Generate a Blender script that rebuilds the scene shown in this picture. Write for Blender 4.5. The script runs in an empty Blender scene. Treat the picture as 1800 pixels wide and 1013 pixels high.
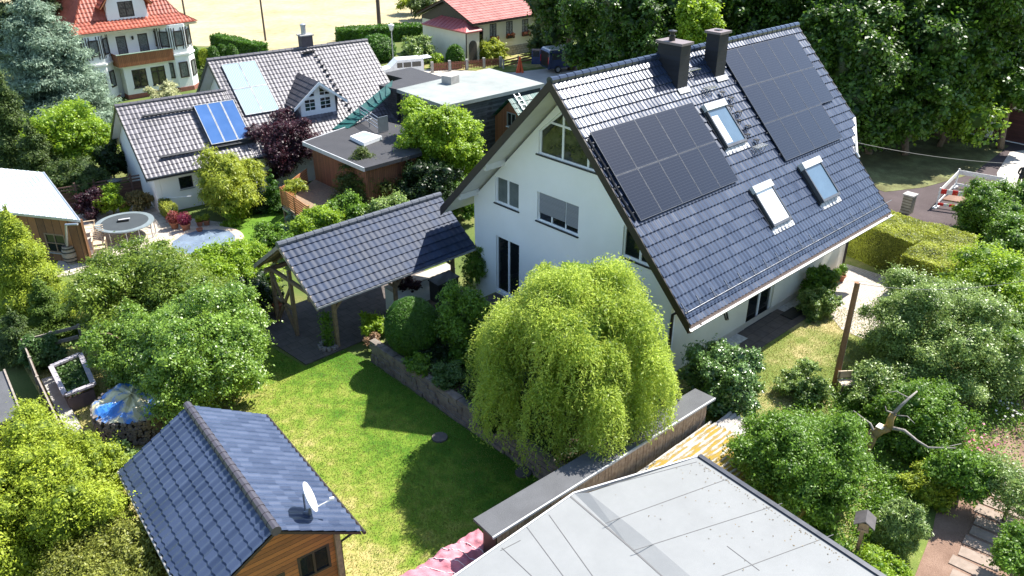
import bpy, math, random
import numpy as np
from mathutils import Vector, Matrix
from mathutils.geometry import tessellate_polygon
R = math.radians
sc = bpy.context.scene
col = sc.collection

# ------------------------------------------------------------------ camera, sky, sun, exposure
CAMF, PITCH, ROLL, YAW = 1437.8757, 0.479046, 0.0026894, 0.8187326
CC = Vector((-21.464415, -19.526190, 16.645442))
_cp, _sp = math.cos(PITCH), math.sin(PITCH)
FW = Vector((math.cos(YAW)*_cp, math.sin(YAW)*_cp, -_sp))
_rt = Vector((math.sin(YAW), -math.cos(YAW), 0)); _up = _rt.cross(FW)
RT = math.cos(ROLL)*_rt + math.sin(ROLL)*_up
UP = -math.sin(ROLL)*_rt + math.cos(ROLL)*_up
cd = bpy.data.cameras.new('camera'); cam = bpy.data.objects.new('camera', cd); col.objects.link(cam)
cd.sensor_width = 36; cd.lens = CAMF/1800*36; cd.clip_end = 3000; cd.clip_start = .1
cam.matrix_world = Matrix(((RT.x, UP.x, -FW.x, CC.x), (RT.y, UP.y, -FW.y, CC.y), (RT.z, UP.z, -FW.z, CC.z), (0, 0, 0, 1)))
sc.camera = cam
SUN = Vector((.59, -.062, .80)).normalized()
EL = math.asin(SUN.z); ROT = math.atan2(SUN.x, SUN.y)
w = bpy.data.worlds.new('World'); sc.world = w; w.use_nodes = True
nt = w.node_tree; sky = nt.nodes.new('ShaderNodeTexSky'); sky.sky_type = 'NISHITA'; sky.sun_disc = False
sky.sun_elevation = EL; sky.sun_rotation = ROT; sky.air_density = 1.0; sky.dust_density = .6; sky.ozone_density = 1.5
nt.links.new(sky.outputs[0], nt.nodes['Background'].inputs[0]); nt.nodes['Background'].inputs[1].default_value = .118
sd = bpy.data.lights.new('sun', 'SUN'); sd.energy = 5.0; sd.angle = R(.5); sd.color = (1, .955, .88)
so = bpy.data.objects.new('sun', sd); col.objects.link(so)
so.rotation_euler = SUN.to_track_quat('Z', 'Y').to_euler(); so.location = (20, 0, 40)
sc.view_settings.view_transform = 'Standard'; sc.view_settings.look = 'None'
sc.view_settings.exposure = 1.2; sc.view_settings.gamma = 1

# ------------------------------------------------------------------ helpers
def P(px, py, z=0.):                    # where the sight line of a photo point meets the height z
    d = FW + (px-900)/CAMF*RT - (py-506.5)/CAMF*UP
    return CC + d*((z-CC.z)/d.z)
def PPL(px, py, n, c):
    d = FW + (px-900)/CAMF*RT - (py-506.5)/CAMF*UP; n = Vector(n)
    return CC + d*((c-n.dot(CC))/n.dot(d))
def S(p): return CAMF/((Vector(p)-CC).dot(FW))      # pixels per metre there
def frame(o, x, y, z): return Matrix(((x[0], y[0], z[0], o[0]), (x[1], y[1], z[1], o[1]), (x[2], y[2], z[2], o[2]), (0, 0, 0, 1)))
def T(x, y, z, rz=0): return Matrix.Translation((x, y, z)) @ Matrix.Rotation(rz, 4, 'Z')
I4 = Matrix.Identity(4)
INV = {}
def tag(o, label=None, cat=None, group=None, kind=None):
    if label: o['label'] = label
    if cat: o['category'] = cat
    if group: o['group'] = group
    if kind: o['kind'] = kind
    return o
def thing(name, label, cat, loc=(0, 0, 0), rz=0, group=None):
    o = bpy.data.objects.new(name, None); col.objects.link(o); o.location = loc; o.rotation_euler = (0, 0, rz)
    o.empty_display_size = .3
    INV[o.name] = T(loc[0], loc[1], loc[2], rz).inverted()
    return tag(o, label, cat, group)
def link(o, parent):
    col.objects.link(o)
    if parent is not None:
        o.parent = parent; INV[o.name] = INV[parent.name]
    return o
class MB:
    def __init__(s): s.v = []; s.f = []
    def add(s, vs, fs, M=I4):
        b = len(s.v); s.v += [tuple(M @ Vector(v)) for v in vs]; s.f += [tuple(b+i for i in f) for f in fs]; return s
    def box(s, x0, x1, y0, y1, z0, z1, M=I4):
        return s.add([(x, y, z) for z in (z0, z1) for y in (y0, y1) for x in (x0, x1)],
                     [(0, 2, 3, 1), (4, 5, 7, 6), (0, 1, 5, 4), (2, 6, 7, 3), (0, 4, 6, 2), (1, 3, 7, 5)], M)
    def bar(s, a, b, w, h, up=(0, 0, 1)):           # a bar w wide and h high between two points
        a, b = Vector(a), Vector(b); x = (b-a); L = x.length
        if L < 1e-6: return s
        x.normalize(); u = Vector(up); y = u.cross(x)
        if y.length < 1e-4: y = Vector((0, 1, 0)).cross(x)
        y.normalize(); z = x.cross(y)
        return s.box(0, L, -w/2, w/2, -h/2, h/2, frame(a, x, y, z))
    def tube(s, pts, rs, n=8, cap=True):
        pts = [Vector(p) for p in pts]
        if not hasattr(rs, '__len__'): rs = [rs]*len(pts)
        b = len(s.v); pu = None
        for i, p in enumerate(pts):
            d = (pts[min(i+1, len(pts)-1)]-pts[max(i-1, 0)]).normalized()
            u = (Vector((0, 0, 1)) if abs(d.z) < .9 else Vector((1, 0, 0))) if pu is None else pu
            x = (u-d*u.dot(d)).normalized(); pu = x; y = d.cross(x)
            for k in range(n):
                a = 2*math.pi*k/n; s.v.append(tuple(p+(x*math.cos(a)+y*math.sin(a))*rs[i]))
        for i in range(len(pts)-1):
            for k in range(n):
                k2 = (k+1) % n; s.f.append((b+i*n+k, b+i*n+k2, b+(i+1)*n+k2, b+(i+1)*n+k))
        if cap:
            s.f.append(tuple(b+k for k in reversed(range(n)))); s.f.append(tuple(b+(len(pts)-1)*n+k for k in range(n)))
        return s
    def lathe(s, prof, M=I4, n=24, close=False):     # prof: (radius, z)
        vs = [(r*math.cos(2*math.pi*k/n), r*math.sin(2*math.pi*k/n), z) for r, z in prof for k in range(n)]
        fs = [(i*n+k, i*n+(k+1) % n, (i+1)*n+(k+1) % n, (i+1)*n+k) for i in range(len(prof)-1) for k in range(n)]
        fs += [tuple(reversed(range(n))), tuple((len(prof)-1)*n+k for k in range(n))]
        return s.add(vs, fs, M)
    def prism(s, pts, z0, z1, M=I4):
        n = len(pts); z0 = z0 if hasattr(z0, '__len__') else [z0]*n; z1 = z1 if hasattr(z1, '__len__') else [z1]*n
        vs = [(p[0], p[1], z0[i]) for i, p in enumerate(pts)]+[(p[0], p[1], z1[i]) for i, p in enumerate(pts)]
        t = [tuple(q) for q in tessellate_polygon([[Vector((p[0], p[1], 0)) for p in pts]])]
        return s.add(vs, [tuple(reversed(q)) for q in t]+[tuple(n+i for i in q) for q in t]+[(i, (i+1) % n, n+(i+1) % n, n+i) for i in range(n)], M)
    def wall(s, poly, holes, M, depth=.28, back=True):   # wall face in u,v with openings and their reveals; n points out
        loops = [[(p[0], p[1]) for p in l] for l in [poly]+list(holes)]
        us = sorted({round(p[0], 5) for l in loops for p in l}); vs, fs = [], []
        for ua, ub in zip(us[:-1], us[1:]):
            if ub-ua < 1e-4: continue
            um = (ua+ub)/2; cr = []
            for l in loops:
                for i in range(len(l)):
                    p, q = l[i], l[(i+1) % len(l)]
                    if (p[0] > um) != (q[0] > um):
                        f = lambda u, p=p, q=q: p[1]+(q[1]-p[1])*(u-p[0])/(q[0]-p[0])
                        cr.append((f(um), f(ua), f(ub)))
            cr.sort()
            for lo, hi in zip(cr[::2], cr[1::2]):
                for n_ in ((0., -depth) if back else (0.,)):
                    b = len(vs); vs += [(ua, lo[1], n_), (ub, lo[2], n_), (ub, hi[2], n_), (ua, hi[1], n_)]
                    fs.append((b, b+1, b+2, b+3) if n_ == 0 else (b+3, b+2, b+1, b))
        for l in loops:
            for i in range(len(l)):
                p, q = l[i], l[(i+1) % len(l)]; b = len(vs)
                vs += [(p[0], p[1], 0), (q[0], q[1], 0), (q[0], q[1], -depth), (p[0], p[1], -depth)]; fs.append((b, b+1, b+2, b+3))
        return s.add(vs, fs, M)
    def build(s, name, mat, parent=None, smooth=False, fix=True):
        me = bpy.data.meshes.new(name)
        vs = s.v
        if parent is not None:
            A = INV[parent.name]; vs = [tuple(A @ Vector(v)) for v in vs]
        me.from_pydata(vs, [], s.f)
        if fix and len(s.f) < 60000:
            import bmesh
            bm = bmesh.new(); bm.from_mesh(me); bmesh.ops.recalc_face_normals(bm, faces=bm.faces[:]); bm.to_mesh(me); bm.free()
        if smooth: me.polygons.foreach_set('use_smooth', [True]*len(me.polygons))
        me.materials.append(mat); me.update()
        return link(bpy.data.objects.new(name, me), parent)
def sub(*a): return MB()

# ------------------------------------------------------------------ materials
MATS = {}
def _new(name):
    m = bpy.data.materials.new(name); m.use_nodes = True; n = m.node_tree
    return m, n, n.nodes['Principled BSDF']
def _noise(n, vec, scale, detail=4, rough=.6):
    t = n.nodes.new('ShaderNodeTexNoise'); t.inputs['Scale'].default_value = scale; t.inputs['Detail'].default_value = detail
    t.inputs['Roughness'].default_value = rough
    if vec is not None: n.links.new(vec, t.inputs['Vector'])
    return t
def _ramp(n, fac, stops):
    r = n.nodes.new('ShaderNodeValToRGB'); e = r.color_ramp.elements
    while len(e) < len(stops): e.new(.5)
    for i, (p, c) in enumerate(stops): e[i].position = p; e[i].color = (*c, 1)
    n.links.new(fac, r.inputs[0]); return r
def _math(n, op, a, b=None, c=None):
    m = n.nodes.new('ShaderNodeMath'); m.operation = op
    for i, x in enumerate((a, b, c)):
        if x is None: continue
        if hasattr(x, 'links'): n.links.new(x, m.inputs[i])
        else: m.inputs[i].default_value = x
    return m.outputs[0]
def _mix(n, fac, a, b):
    m = n.nodes.new('ShaderNodeMix'); m.data_type = 'RGBA'
    for s, x in ((m.inputs[0], fac), (m.inputs[6], a), (m.inputs[7], b)):
        if hasattr(x, 'links'): n.links.new(x, s)
        elif hasattr(x, '__len__'): s.default_value = (*x, 1)
        else: s.default_value = x
    return m.outputs[2]
def _bump(n, h, bs, strength, dist=.02):
    b = n.nodes.new('ShaderNodeBump'); b.inputs['Strength'].default_value = strength; b.inputs['Distance'].default_value = dist
    n.links.new(h, b.inputs['Height']); n.links.new(b.outputs[0], bs.inputs['Normal'])
def mat(name, c1, c2=None, scale=6, rough=.7, bump=.0, metal=0., spec=.5, fine=60, coat=0., mid=(.35, .65)):
    if name in MATS: return MATS[name]
    m, n, b = _new(name); co = n.nodes.new('ShaderNodeTexCoord').outputs['Object']
    c2 = c2 or tuple(x*.8 for x in c1)
    t = _noise(n, co, scale); f = _noise(n, co, fine, 2)
    v = _math(n, 'ADD', _math(n, 'MULTIPLY', t.outputs[0], .75), _math(n, 'MULTIPLY', f.outputs[0], .25))
    r = _ramp(n, v, [(mid[0], c2), (mid[1], c1)]); n.links.new(r.outputs[0], b.inputs['Base Color'])
    rr = _math(n, 'ADD', _math(n, 'MULTIPLY', _math(n, 'SUBTRACT', t.outputs[0], .5), .25), rough)
    n.links.new(rr, b.inputs['Roughness'])
    b.inputs['Metallic'].default_value = metal; b.inputs['Specular IOR Level'].default_value = spec
    b.inputs['Coat Weight'].default_value = coat
    if bump: _bump(n, f.outputs[0], b, bump)
    MATS[name] = m; return m
def planks(name, c1, c2, pitch=.14, axis='Z', gap=.06, rough=.65, grain=1., gapcol=(.015, .012, .01), off=0.):
    if name in MATS: return MATS[name]
    m, n, b = _new(name); co = n.nodes.new('ShaderNodeTexCoord').outputs['Object']
    sp = n.nodes.new('ShaderNodeSeparateXYZ'); n.links.new(co, sp.inputs[0])
    a = sp.outputs[axis] if len(axis) == 1 else _math(n, 'ADD', sp.outputs['X'], sp.outputs['Y'])
    q = _math(n, 'DIVIDE', _math(n, 'ADD', a, off+50), pitch); fl = _math(n, 'FLOOR', q); fr = _math(n, 'FRACT', q)
    wn = n.nodes.new('ShaderNodeTexWhiteNoise'); wn.noise_dimensions = '1D'; n.links.new(fl, wn.inputs['W'])
    mp = n.nodes.new('ShaderNodeMapping'); n.links.new(co, mp.inputs[0])
    mp.inputs['Scale'].default_value = (2, 2, 18) if axis == 'Z' else (18, 18, 2)
    t = _noise(n, mp.outputs[0], 3, 5); t2 = _noise(n, co, 1.3, 3)
    v = _math(n, 'ADD', _math(n, 'ADD', _math(n, 'MULTIPLY', wn.outputs[0], .4), _math(n, 'MULTIPLY', t.outputs[0], .5*grain)), _math(n, 'MULTIPLY', t2.outputs[0], .3))
    r = _ramp(n, v, [(.3, c2), (.8, c1)])
    g = _math(n, 'LESS_THAN', fr, gap)
    n.links.new(_mix(n, g, r.outputs[0], gapcol), b.inputs['Base Color'])
    b.inputs['Roughness'].default_value = rough
    _bump(n, _math(n, 'ADD', _math(n, 'MULTIPLY', g, -1.), _math(n, 'MULTIPLY', fr, .35)), b, .6, .02)
    MATS[name] = m; return m
def stones(name, c1, c2, cm, w=.4, h=.16, mortar=.012, rough=.85, bump=.6, dirt=.5, axes='XZ', offset=.5, var=1.):
    if name in MATS: return MATS[name]
    m, n, b = _new(name); co = n.nodes.new('ShaderNodeTexCoord').outputs['Object']
    sp = n.nodes.new('ShaderNodeSeparateXYZ'); n.links.new(co, sp.inputs[0]); cb = n.nodes.new('ShaderNodeCombineXYZ')
    jt = _noise(n, co, 2.5, 2)
    for i, a in enumerate(axes): n.links.new(_math(n, 'ADD', sp.outputs[a], _math(n, 'MULTIPLY', jt.outputs[0], .06*var)), cb.inputs[i])
    k = n.nodes.new('ShaderNodeTexBrick'); n.links.new(cb.outputs[0], k.inputs['Vector'])
    k.inputs['Scale'].default_value = 1; k.inputs['Brick Width'].default_value = w; k.inputs['Row Height'].default_value = h
    k.inputs['Mortar Size'].default_value = mortar; k.inputs['Color1'].default_value = (*c1, 1); k.inputs['Color2'].default_value = (*c2, 1)
    k.inputs['Mortar'].default_value = (*cm, 1); k.offset = offset
    t = _noise(n, co, 3, 5); t2 = _noise(n, co, 40, 3)
    mul = n.nodes.new('ShaderNodeMix'); mul.data_type = 'RGBA'; mul.blend_type = 'MULTIPLY'; mul.inputs[0].default_value = dirt
    n.links.new(k.outputs['Color'], mul.inputs[6]); r = _ramp(n, t.outputs[0], [(.3, (.35, .33, .3)), (.62, (1.2, 1.2, 1.2))])
    n.links.new(r.outputs[0], mul.inputs[7]); n.links.new(mul.outputs[2], b.inputs['Base Color'])
    b.inputs['Roughness'].default_value = rough
    _bump(n, _math(n, 'ADD', k.outputs['Fac'], _math(n, 'MULTIPLY', t2.outputs[0], -.4)), b, -bump, .03)
    MATS[name] = m; return m
def leafmat(name, dark, light, trans=None, rough=.45, tw=.3, spec=.4):
    m, n, b = _new(name); at = n.nodes.new('ShaderNodeAttribute'); at.attribute_name = 'tint'
    co = n.nodes.new('ShaderNodeTexCoord').outputs['Object']; t = _noise(n, co, .9, 3)
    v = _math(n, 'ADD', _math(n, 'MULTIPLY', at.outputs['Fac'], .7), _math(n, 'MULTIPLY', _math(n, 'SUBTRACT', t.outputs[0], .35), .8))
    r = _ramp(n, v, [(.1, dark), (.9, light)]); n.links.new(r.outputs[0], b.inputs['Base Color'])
    b.inputs['Roughness'].default_value = rough; b.inputs['Specular IOR Level'].default_value = spec
    tr = n.nodes.new('ShaderNodeBsdfTranslucent'); trans = trans or tuple(min(1, x*1.5) for x in light)
    n.links.new(_mix(n, .75, r.outputs[0], trans), tr.inputs[0])
    mx = n.nodes.new('ShaderNodeMixShader'); mx.inputs[0].default_value = tw
    n.links.new(b.outputs[0], mx.inputs[1]); n.links.new(tr.outputs[0], mx.inputs[2])
    n.links.new(mx.outputs[0], n.nodes['Material Output'].inputs['Surface'])
    MATS[name] = m; return m
def tilemat(name, c1, c2, rough=.3, spec=.5, coat=0.):
    if name in MATS: return MATS[name]
    m, n, b = _new(name); at = n.nodes.new('ShaderNodeAttribute'); at.attribute_name = 'tint'
    co = n.nodes.new('ShaderNodeTexCoord').outputs['Object']; t = _noise(n, co, 1.2, 5); t2 = _noise(n, co, 45, 2)
    v = _math(n, 'ADD', _math(n, 'MULTIPLY', at.outputs['Fac'], .5), _math(n, 'MULTIPLY', t.outputs[0], .5))
    r = _ramp(n, v, [(.25, c2), (.75, c1)]); n.links.new(r.outputs[0], b.inputs['Base Color'])
    rg = _math(n, 'ADD', rough-.08, _math(n, 'MULTIPLY', v, .16)); n.links.new(rg, b.inputs['Roughness'])
    b.inputs['Specular IOR Level'].default_value = spec; b.inputs['Coat Weight'].default_value = coat; b.inputs['Coat Roughness'].default_value = .2
    _bump(n, t2.outputs[0], b, .12, .01)
    MATS[name] = m; return m
def glass(name='window_glass', c=(.012, .016, .018), rough=.04, spec=.8):
    return mat(name, c, tuple(x*.7 for x in c), 1.5, rough, 0, 0, spec)
white = mat('white_frame', (.82, .83, .84), (.74, .75, .76), 3, .4)
soff = mat('white_soffit', (.72, .72, .7), (.62, .62, .6), 2, .6)
render_w = mat('white_render', (.88, .88, .86), (.83, .83, .80), .8, .85, .35, fine=45)
cream = mat('cream_render', (.78, .74, .64), (.70, .66, .56), .8, .85, .35, fine=45)
brown = mat('dark_brown_paint', (.03, .022, .019), (.02, .015, .013), 3, .55)
anthr = mat('anthracite_metal', (.03, .033, .038), (.02, .022, .026), 4, .4, 0, .3)
blackm = mat('black_plastic', (.012, .012, .013), (.008, .008, .009), 4, .4)
steel = mat('grey_steel', (.45, .47, .5), (.33, .35, .38), 5, .35, 0, .8)
zinc = mat('zinc', (.5, .52, .55), (.38, .4, .43), 3, .4, 0, .6)
concrete = mat('concrete', (.42, .4, .37), (.28, .27, .25), 3, .9, .5)
terra = mat('terracotta', (.42, .17, .09), (.3, .11, .06), 6, .8, .2)
timber = mat('weathered_timber', (.30, .21, .13), (.17, .12, .08), 8, .8, .3)
timberg = mat('silvered_timber', (.34, .29, .24), (.2, .17, .14), 8, .85, .3)
gl = glass()
glgreen = mat('glass_painted_reflection', (.07, .075, .05), (.012, .016, .014), 3.5, .03, 0, 0, .8)  # greenery mirrored in the panes is painted into the glass colour
roof_blue = tilemat('anthracite_tile', (.029, .044, .080), (.021, .032, .060), .25, .7)
roof_cp = tilemat('carport_tile', (.026, .042, .082), (.016, .027, .055), .55, .2)
roof_shed = tilemat('slate_grey_metal_tile', (.050, .070, .125), (.03, .044, .085), .34, .6)
roof_grey = tilemat('brown_grey_concrete_tile', (.15, .14, .155), (.085, .08, .09), .42, .5)
roof_red = tilemat('red_clay_tile', (.36, .09, .05), (.25, .055, .032), .5, .4)
roof_pink = tilemat('faded_red_tile', (.42, .17, .15), (.31, .115, .10), .6, .3)
roof_green = tilemat('green_glazed_tile', (.02, .10, .09), (.01, .055, .05), .5, .3)

# ------------------------------------------------------------------ roof tiles as real relief
def tiles(name, M, W, SL, m, parent, tw=.24, tc=.36, amp=.015, step=.036, uend=None, u0=None, stag=0, seg=6, under=.05, pw=1.0):
    nu = max(2, int(round(W/tw)))*seg+1; u = np.linspace(0, W, nu)
    ph = (u/tw) % 1.
    nr = int(math.ceil(SL/tc)); rows = []; tint = []
    rng = np.random.default_rng(len(name)+int(W*10))
    tr = rng.random((nr, nu//seg+2))
    for k in range(nr):
        a, b = k*tc, min(SL, (k+1)*tc)
        sh = (.5*(k % 2)) if stag else 0
        prof = amp*(np.abs(np.cos(np.pi*((u/tw+sh) % 1.)))**pw*2-1)
        for s_, st in ((a-.012, .004), (b, step)):
            uu = u.copy()
            if uend is not None: uu = np.minimum(uu, uend(s_))
            if u0 is not None: uu = np.maximum(uu, u0(s_))
            wav = (prof/amp)*.012 if st else 0
            rows.append(np.stack([uu, np.full(nu, s_)+wav, prof+st], 1)); tint.append(tr[k, ((u/tw+sh).astype(int)) % tr.shape[1]])
    # surfaces and noses get vertices of their own, so the smooth shading stops at every course
    seq = []; 
    for k in range(nr):
        seq.append((rows[2*k], rows[2*k+1], tint[2*k]))
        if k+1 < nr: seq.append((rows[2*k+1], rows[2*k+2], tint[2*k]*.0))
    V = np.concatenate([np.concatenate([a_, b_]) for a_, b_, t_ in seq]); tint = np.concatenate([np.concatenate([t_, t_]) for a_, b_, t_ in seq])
    i = np.arange(nu-1)[None, :]+2*nu*np.arange(len(seq))[:, None]
    F = np.stack([i, i+1, i+1+nu, i+nu], -1).reshape(-1, 4)
    A = np.array(M if parent is None else INV[parent.name] @ M)
    V = V @ A[:3, :3].T+A[:3, 3]
    if np.linalg.det(A[:3, :3]) < 0: F = np.ascontiguousarray(F[:, ::-1])
    me = bpy.data.meshes.new(name); me.vertices.add(len(V)); me.vertices.foreach_set('co', V.astype(np.float32).ravel())
    me.loops.add(F.size); me.loops.foreach_set('vertex_index', F.astype(np.int32).ravel())
    me.polygons.add(len(F)); me.polygons.foreach_set('loop_start', np.arange(len(F), dtype=np.int32)*4)
    at = me.attributes.new('tint', 'FLOAT', 'POINT'); at.data.foreach_set('value', tint.astype(np.float32))
    me.update(calc_edges=True); me.materials.append(m)
    return link(bpy.data.objects.new(name, me), parent)
def ridge_cap(name, a, b, m, parent, r=.13, pitch=.4):
    mb = MB(); a, b = Vector(a), Vector(b); L = (b-a).length; d = (b-a)/L; n = int(L/pitch)
    for i in range(n):
        p, q = a+d*(i*L/n), a+d*((i+1)*L/n+.03); mb.tube([p, q], [r*1.08, r*.95], 10)
    return mb.build(name, m, parent, fix=False)

def win(parent, M, pts, mull=(), fm=None, gm=None, fw=.07, inset=.12, sill=None, name='window', sillm=None, proud=.06):
    """a window in the plane M: outline pts, mullion segments, pane and sill"""
    fm = fm or white; gm = gm or gl; mb = MB(); n = len(pts)
    cx = sum(p[0] for p in pts)/n; cy = sum(p[1] for p in pts)/n
    def inn(p): 
        dx, dy = cx-p[0], cy-p[1]; L = math.hypot(dx, dy) or 1; return (p[0]+dx/L*fw*.6, p[1]+dy/L*fw*.6)
    q = [inn(p) for p in pts]
    def seg(a, b, wd, z0, z1, e=0):
        dx, dy = b[0]-a[0], b[1]-a[1]; L = math.hypot(dx, dy); ux, uy = dx/L, dy/L
        mb.box(-e, L+e, -wd/2, wd/2, z0, z1, M @ frame((a[0], a[1], 0), (ux, uy, 0), (-uy, ux, 0), (0, 0, 1)))
    for i in range(n): seg(q[i], q[(i+1) % n], fw, -inset-.03, -inset+.04+.001*i, fw*.45)
    for k, s in enumerate(mull): seg(s[0], s[1], s[2] if len(s) > 2 else fw*.8, -inset-.025, -inset+.035+.001*k)
    f = mb.build(name, fm, parent)
    g = MB().prism(pts, -inset-.02, -inset, M); g.build('pane', gm, f)
    if sill is not None:
        u0, u1, v = sill
        MB().box(u0-.05, u1+.05, v-.05, v-.001, -inset, proud, M).build('sill', sillm or anthr, f)
    return f
def rect(u0, v0, u1, v1): return [(u0, v0), (u1, v0), (u1, v1), (u0, v1)]
# ------------------------------------------------------------------ the setting
def structure(name, mb, m, **k): return tag(mb.build(name, m, None), kind='structure')
def groundmat(name, stops, scale=.6, fine=25, rough=.95, bump=.6, warp=.35):
    m, n, b = _new(name); co = n.nodes.new('ShaderNodeTexCoord').outputs['Object']
    t = _noise(n, co, scale, 5, .62); f = _noise(n, co, fine, 4, .7)
    v = _math(n, 'ADD', _math(n, 'MULTIPLY', t.outputs[0], 1-warp), _math(n, 'MULTIPLY', f.outputs[0], warp))
    r = _ramp(n, v, stops); n.links.new(r.outputs[0], b.inputs['Base Color']); b.inputs['Roughness'].default_value = rough
    b.inputs['Specular IOR Level'].default_value = .2
    _bump(n, f.outputs[0], b, bump, .04); MATS[name] = m; return m
m_base = groundmat('meadow', [(.3, (.05, .085, .02)), (.5, (.10, .14, .035)), (.7, (.2, .18, .07))], .25)
m_garden = groundmat('garden_grass', [(.32, (.07, .12, .02)), (.48, (.17, .21, .05)), (.6, (.42, .34, .17))], .5)
m_straw = groundmat('straw_stubble', [(.3, (.24, .19, .10)), (.45, (.36, .30, .17)), (.58, (.43, .37, .23)), (.75, (.46, .42, .30))], .16, 1.7, bump=.3, warp=.45)
m_soil = groundmat('planting_soil', [(.35, (.05, .035, .025)), (.6, (.12, .085, .06))], 1.5)
m_path = groundmat('earth_path', [(.3, (.14, .085, .06)), (.5, (.24, .155, .115)), (.72, (.36, .25, .19))], .8, 30)
m_asph = groundmat('asphalt', [(.3, (.055, .042, .042)), (.6, (.095, .075, .075)), (.8, (.13, .10, .095))], .5, 40, bump=.3)
m_gravelroad = groundmat('pale_road', [(.3, (.40, .37, .33)), (.7, (.58, .54, .48))], .6, 30, bump=.3)
m_cobble = stones('driveway_cobbles', (.52, .46, .40), (.42, .36, .31), (.3, .26, .21), .16, .12, .010, axes='XY', dirt=.25, var=.3)
m_patio = stones('sandstone_paving', (.52, .45, .37), (.46, .40, .34), (.25, .2, .15), .5, .5, .012, axes='XY', dirt=.3, var=.1)
m_slab = stones('grey_slabs', (.12, .10, .09), (.09, .078, .072), (.06, .05, .04), .5, .5, .012, axes='XY', dirt=.4, var=.1)
m_gravel = groundmat('white_gravel', [(.35, (.32, .32, .31)), (.6, (.6, .6, .58))], 8, 60)
def lawnmat():
    m, n, b = _new('lawn_grass'); co = n.nodes.new('ShaderNodeTexCoord').outputs['Object']
    t = _noise(n, co, .55, 5, .6); f = _noise(n, co, 18, 5, .75); g = _noise(n, co, 2.2, 4, .6)
    sp = n.nodes.new('ShaderNodeSeparateXYZ'); n.links.new(co, sp.inputs[0])
    # the lawn is drier on the shed side
    dry = _math(n, 'MULTIPLY', _math(n, 'ADD', _math(n, 'MULTIPLY', sp.outputs['X'], -1.), -10.0), .06)
    v = _math(n, 'ADD', _math(n, 'ADD', _math(n, 'MULTIPLY', t.outputs[0], .42), _math(n, 'MULTIPLY', g.outputs[0], .50)), _math(n, 'MULTIPLY', f.outputs[0], .22))
    v = _math(n, 'ADD', v, dry)
    r = _ramp(n, v, [(.42, (.06, .15, .010)), (.57, (.14, .23, .022)), (.70, (.24, .28, .05)), (.84, (.42, .36, .14))])
    n.links.new(r.outputs[0], b.inputs['Base Color']); b.inputs['Roughness'].default_value = .9; b.inputs['Specular IOR Level'].default_value = .2
    _bump(n, f.outputs[0], b, .8, .05); MATS['lawn'] = m; return m
m_lawn = lawnmat()
GZ = -.8
mb = MB(); nX = 60
xs = [-160+ i*12 for i in range(60)]; ys = [-120+i*12 for i in range(60)]
mb.add([(x, y, GZ-.012) for y in ys for x in xs], [(j*60+i, j*60+i+1, (j+1)*60+i+1, (j+1)*60+i) for j in range(59) for i in range(59)])
structure('ground', mb, m_base)
# upper terrace level: the house, the drive and the gardens to the south stand 0.8 m above the lawn
mb = MB()
mb.prism([(-6.55, 4.1), (-6.55, -7.3), (-6.2, -7.3), (-6.2, -80), (150, -80), (150, 4.1)], -1.2, -.004)
structure('upper_garden_ground', mb, m_garden)
mb = MB(); mb.prism([(13.5, 4.1), (150, 4.1), (150, 22), (13.5, 22)], [-1, -1, -1.2, -1.2], [-.004, -.004, -.805, -.805]); structure('bank', mb, m_base)
def sheet(name, pts, z, m, th=.03):
    return structure(name, MB().prism([(p[0], p[1]) for p in pts], z-th, z), m)
lw = [(-6.95, 4.3), (-7.2, 5.6), (-9.0, 5.6), (-9.4, 9.5), (-9.6, 12.0), (-13, 13.5), (-17, 13.2), (-17.4, 5.5), (-18.5, 2), (-18.5, -9.5), (-9, -9), (-6.95, -7.2)]
sheet('lawn', lw, GZ+.02, m_lawn)
sheet('carport_floor', [(-8.9, 5.7), (-.4, 5.7), (-.4, 10.4), (-9.2, 10.4)], GZ+.03, m_slab)
sheet('straw_field', [P(150, 78, GZ), P(371, 82, GZ), P(450, 92, GZ), P(600, 78, GZ), P(745, 62, GZ), P(760, 20, GZ), P(860, -120, GZ), (300, 400), (-120, 500), (-60, 120)], GZ+.01, m_straw)
sheet('planting_bed', [(-6.5, 3.9), (-6.5, -6.8), (-2.2, -6.9), (-1.6, -5.6), (-3.2, 3.8)], .012, m_soil)
sheet('terrace_paving', [(-3.2, 4.0), (-1.8, -5.2), (-.4, -5.2), (-.4, 4.0)], .02, m_slab)
sheet('path_slabs', [(2.6, -5.12), (9.6, -5.12), (9.6, -6.35), (2.6, -6.35)], .016, m_slab)
sheet('gravel_strip', [(7.3, -5.12), (9.5, -5.12), (9.5, -5.62), (7.3, -5.62)], .024, m_gravel)
sheet('gravel_patch', [(3.3, -5.12), (4.3, -5.12), (4.3, -5.62), (3.3, -5.62)], .024, m_gravel)
sheet('driveway', [(9.8, -5.12), (13.6, -5.0), (13.7, -7.4), (11.9, -8.2), (7.6, -9.2), (7.7, -7.8), (8.7, -6.6)], .012, m_cobble)
sheet('street', [(14.0, 4.0), (90, 8.0), (90, -20), (60, -9.3), (23.5, -6.9), (17.6, -5.8), (14.6, -4.0)], .006, m_asph)
sheet('verge', [(25.2, 2.6), (38.5, 3.4), (38.8, -3.6), (31, -4.1), (26.6, -3.1), (24.2, -1.9)], .022, groundmat('verge_grass', [(.3, (.05, .045, .022)), (.48, (.11, .11, .045)), (.62, (.22, .24, .10)), (.8, (.34, .34, .2))], .5))  # grass colours browned and darkened to add to the trees' shade
sheet('pavement', [P(1775, 268), P(1800, 265), P(1860, 290), P(1820, 345), P(1775, 330), P(1755, 322), P(1752, 305)], .03, m_gravelroad)
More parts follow.
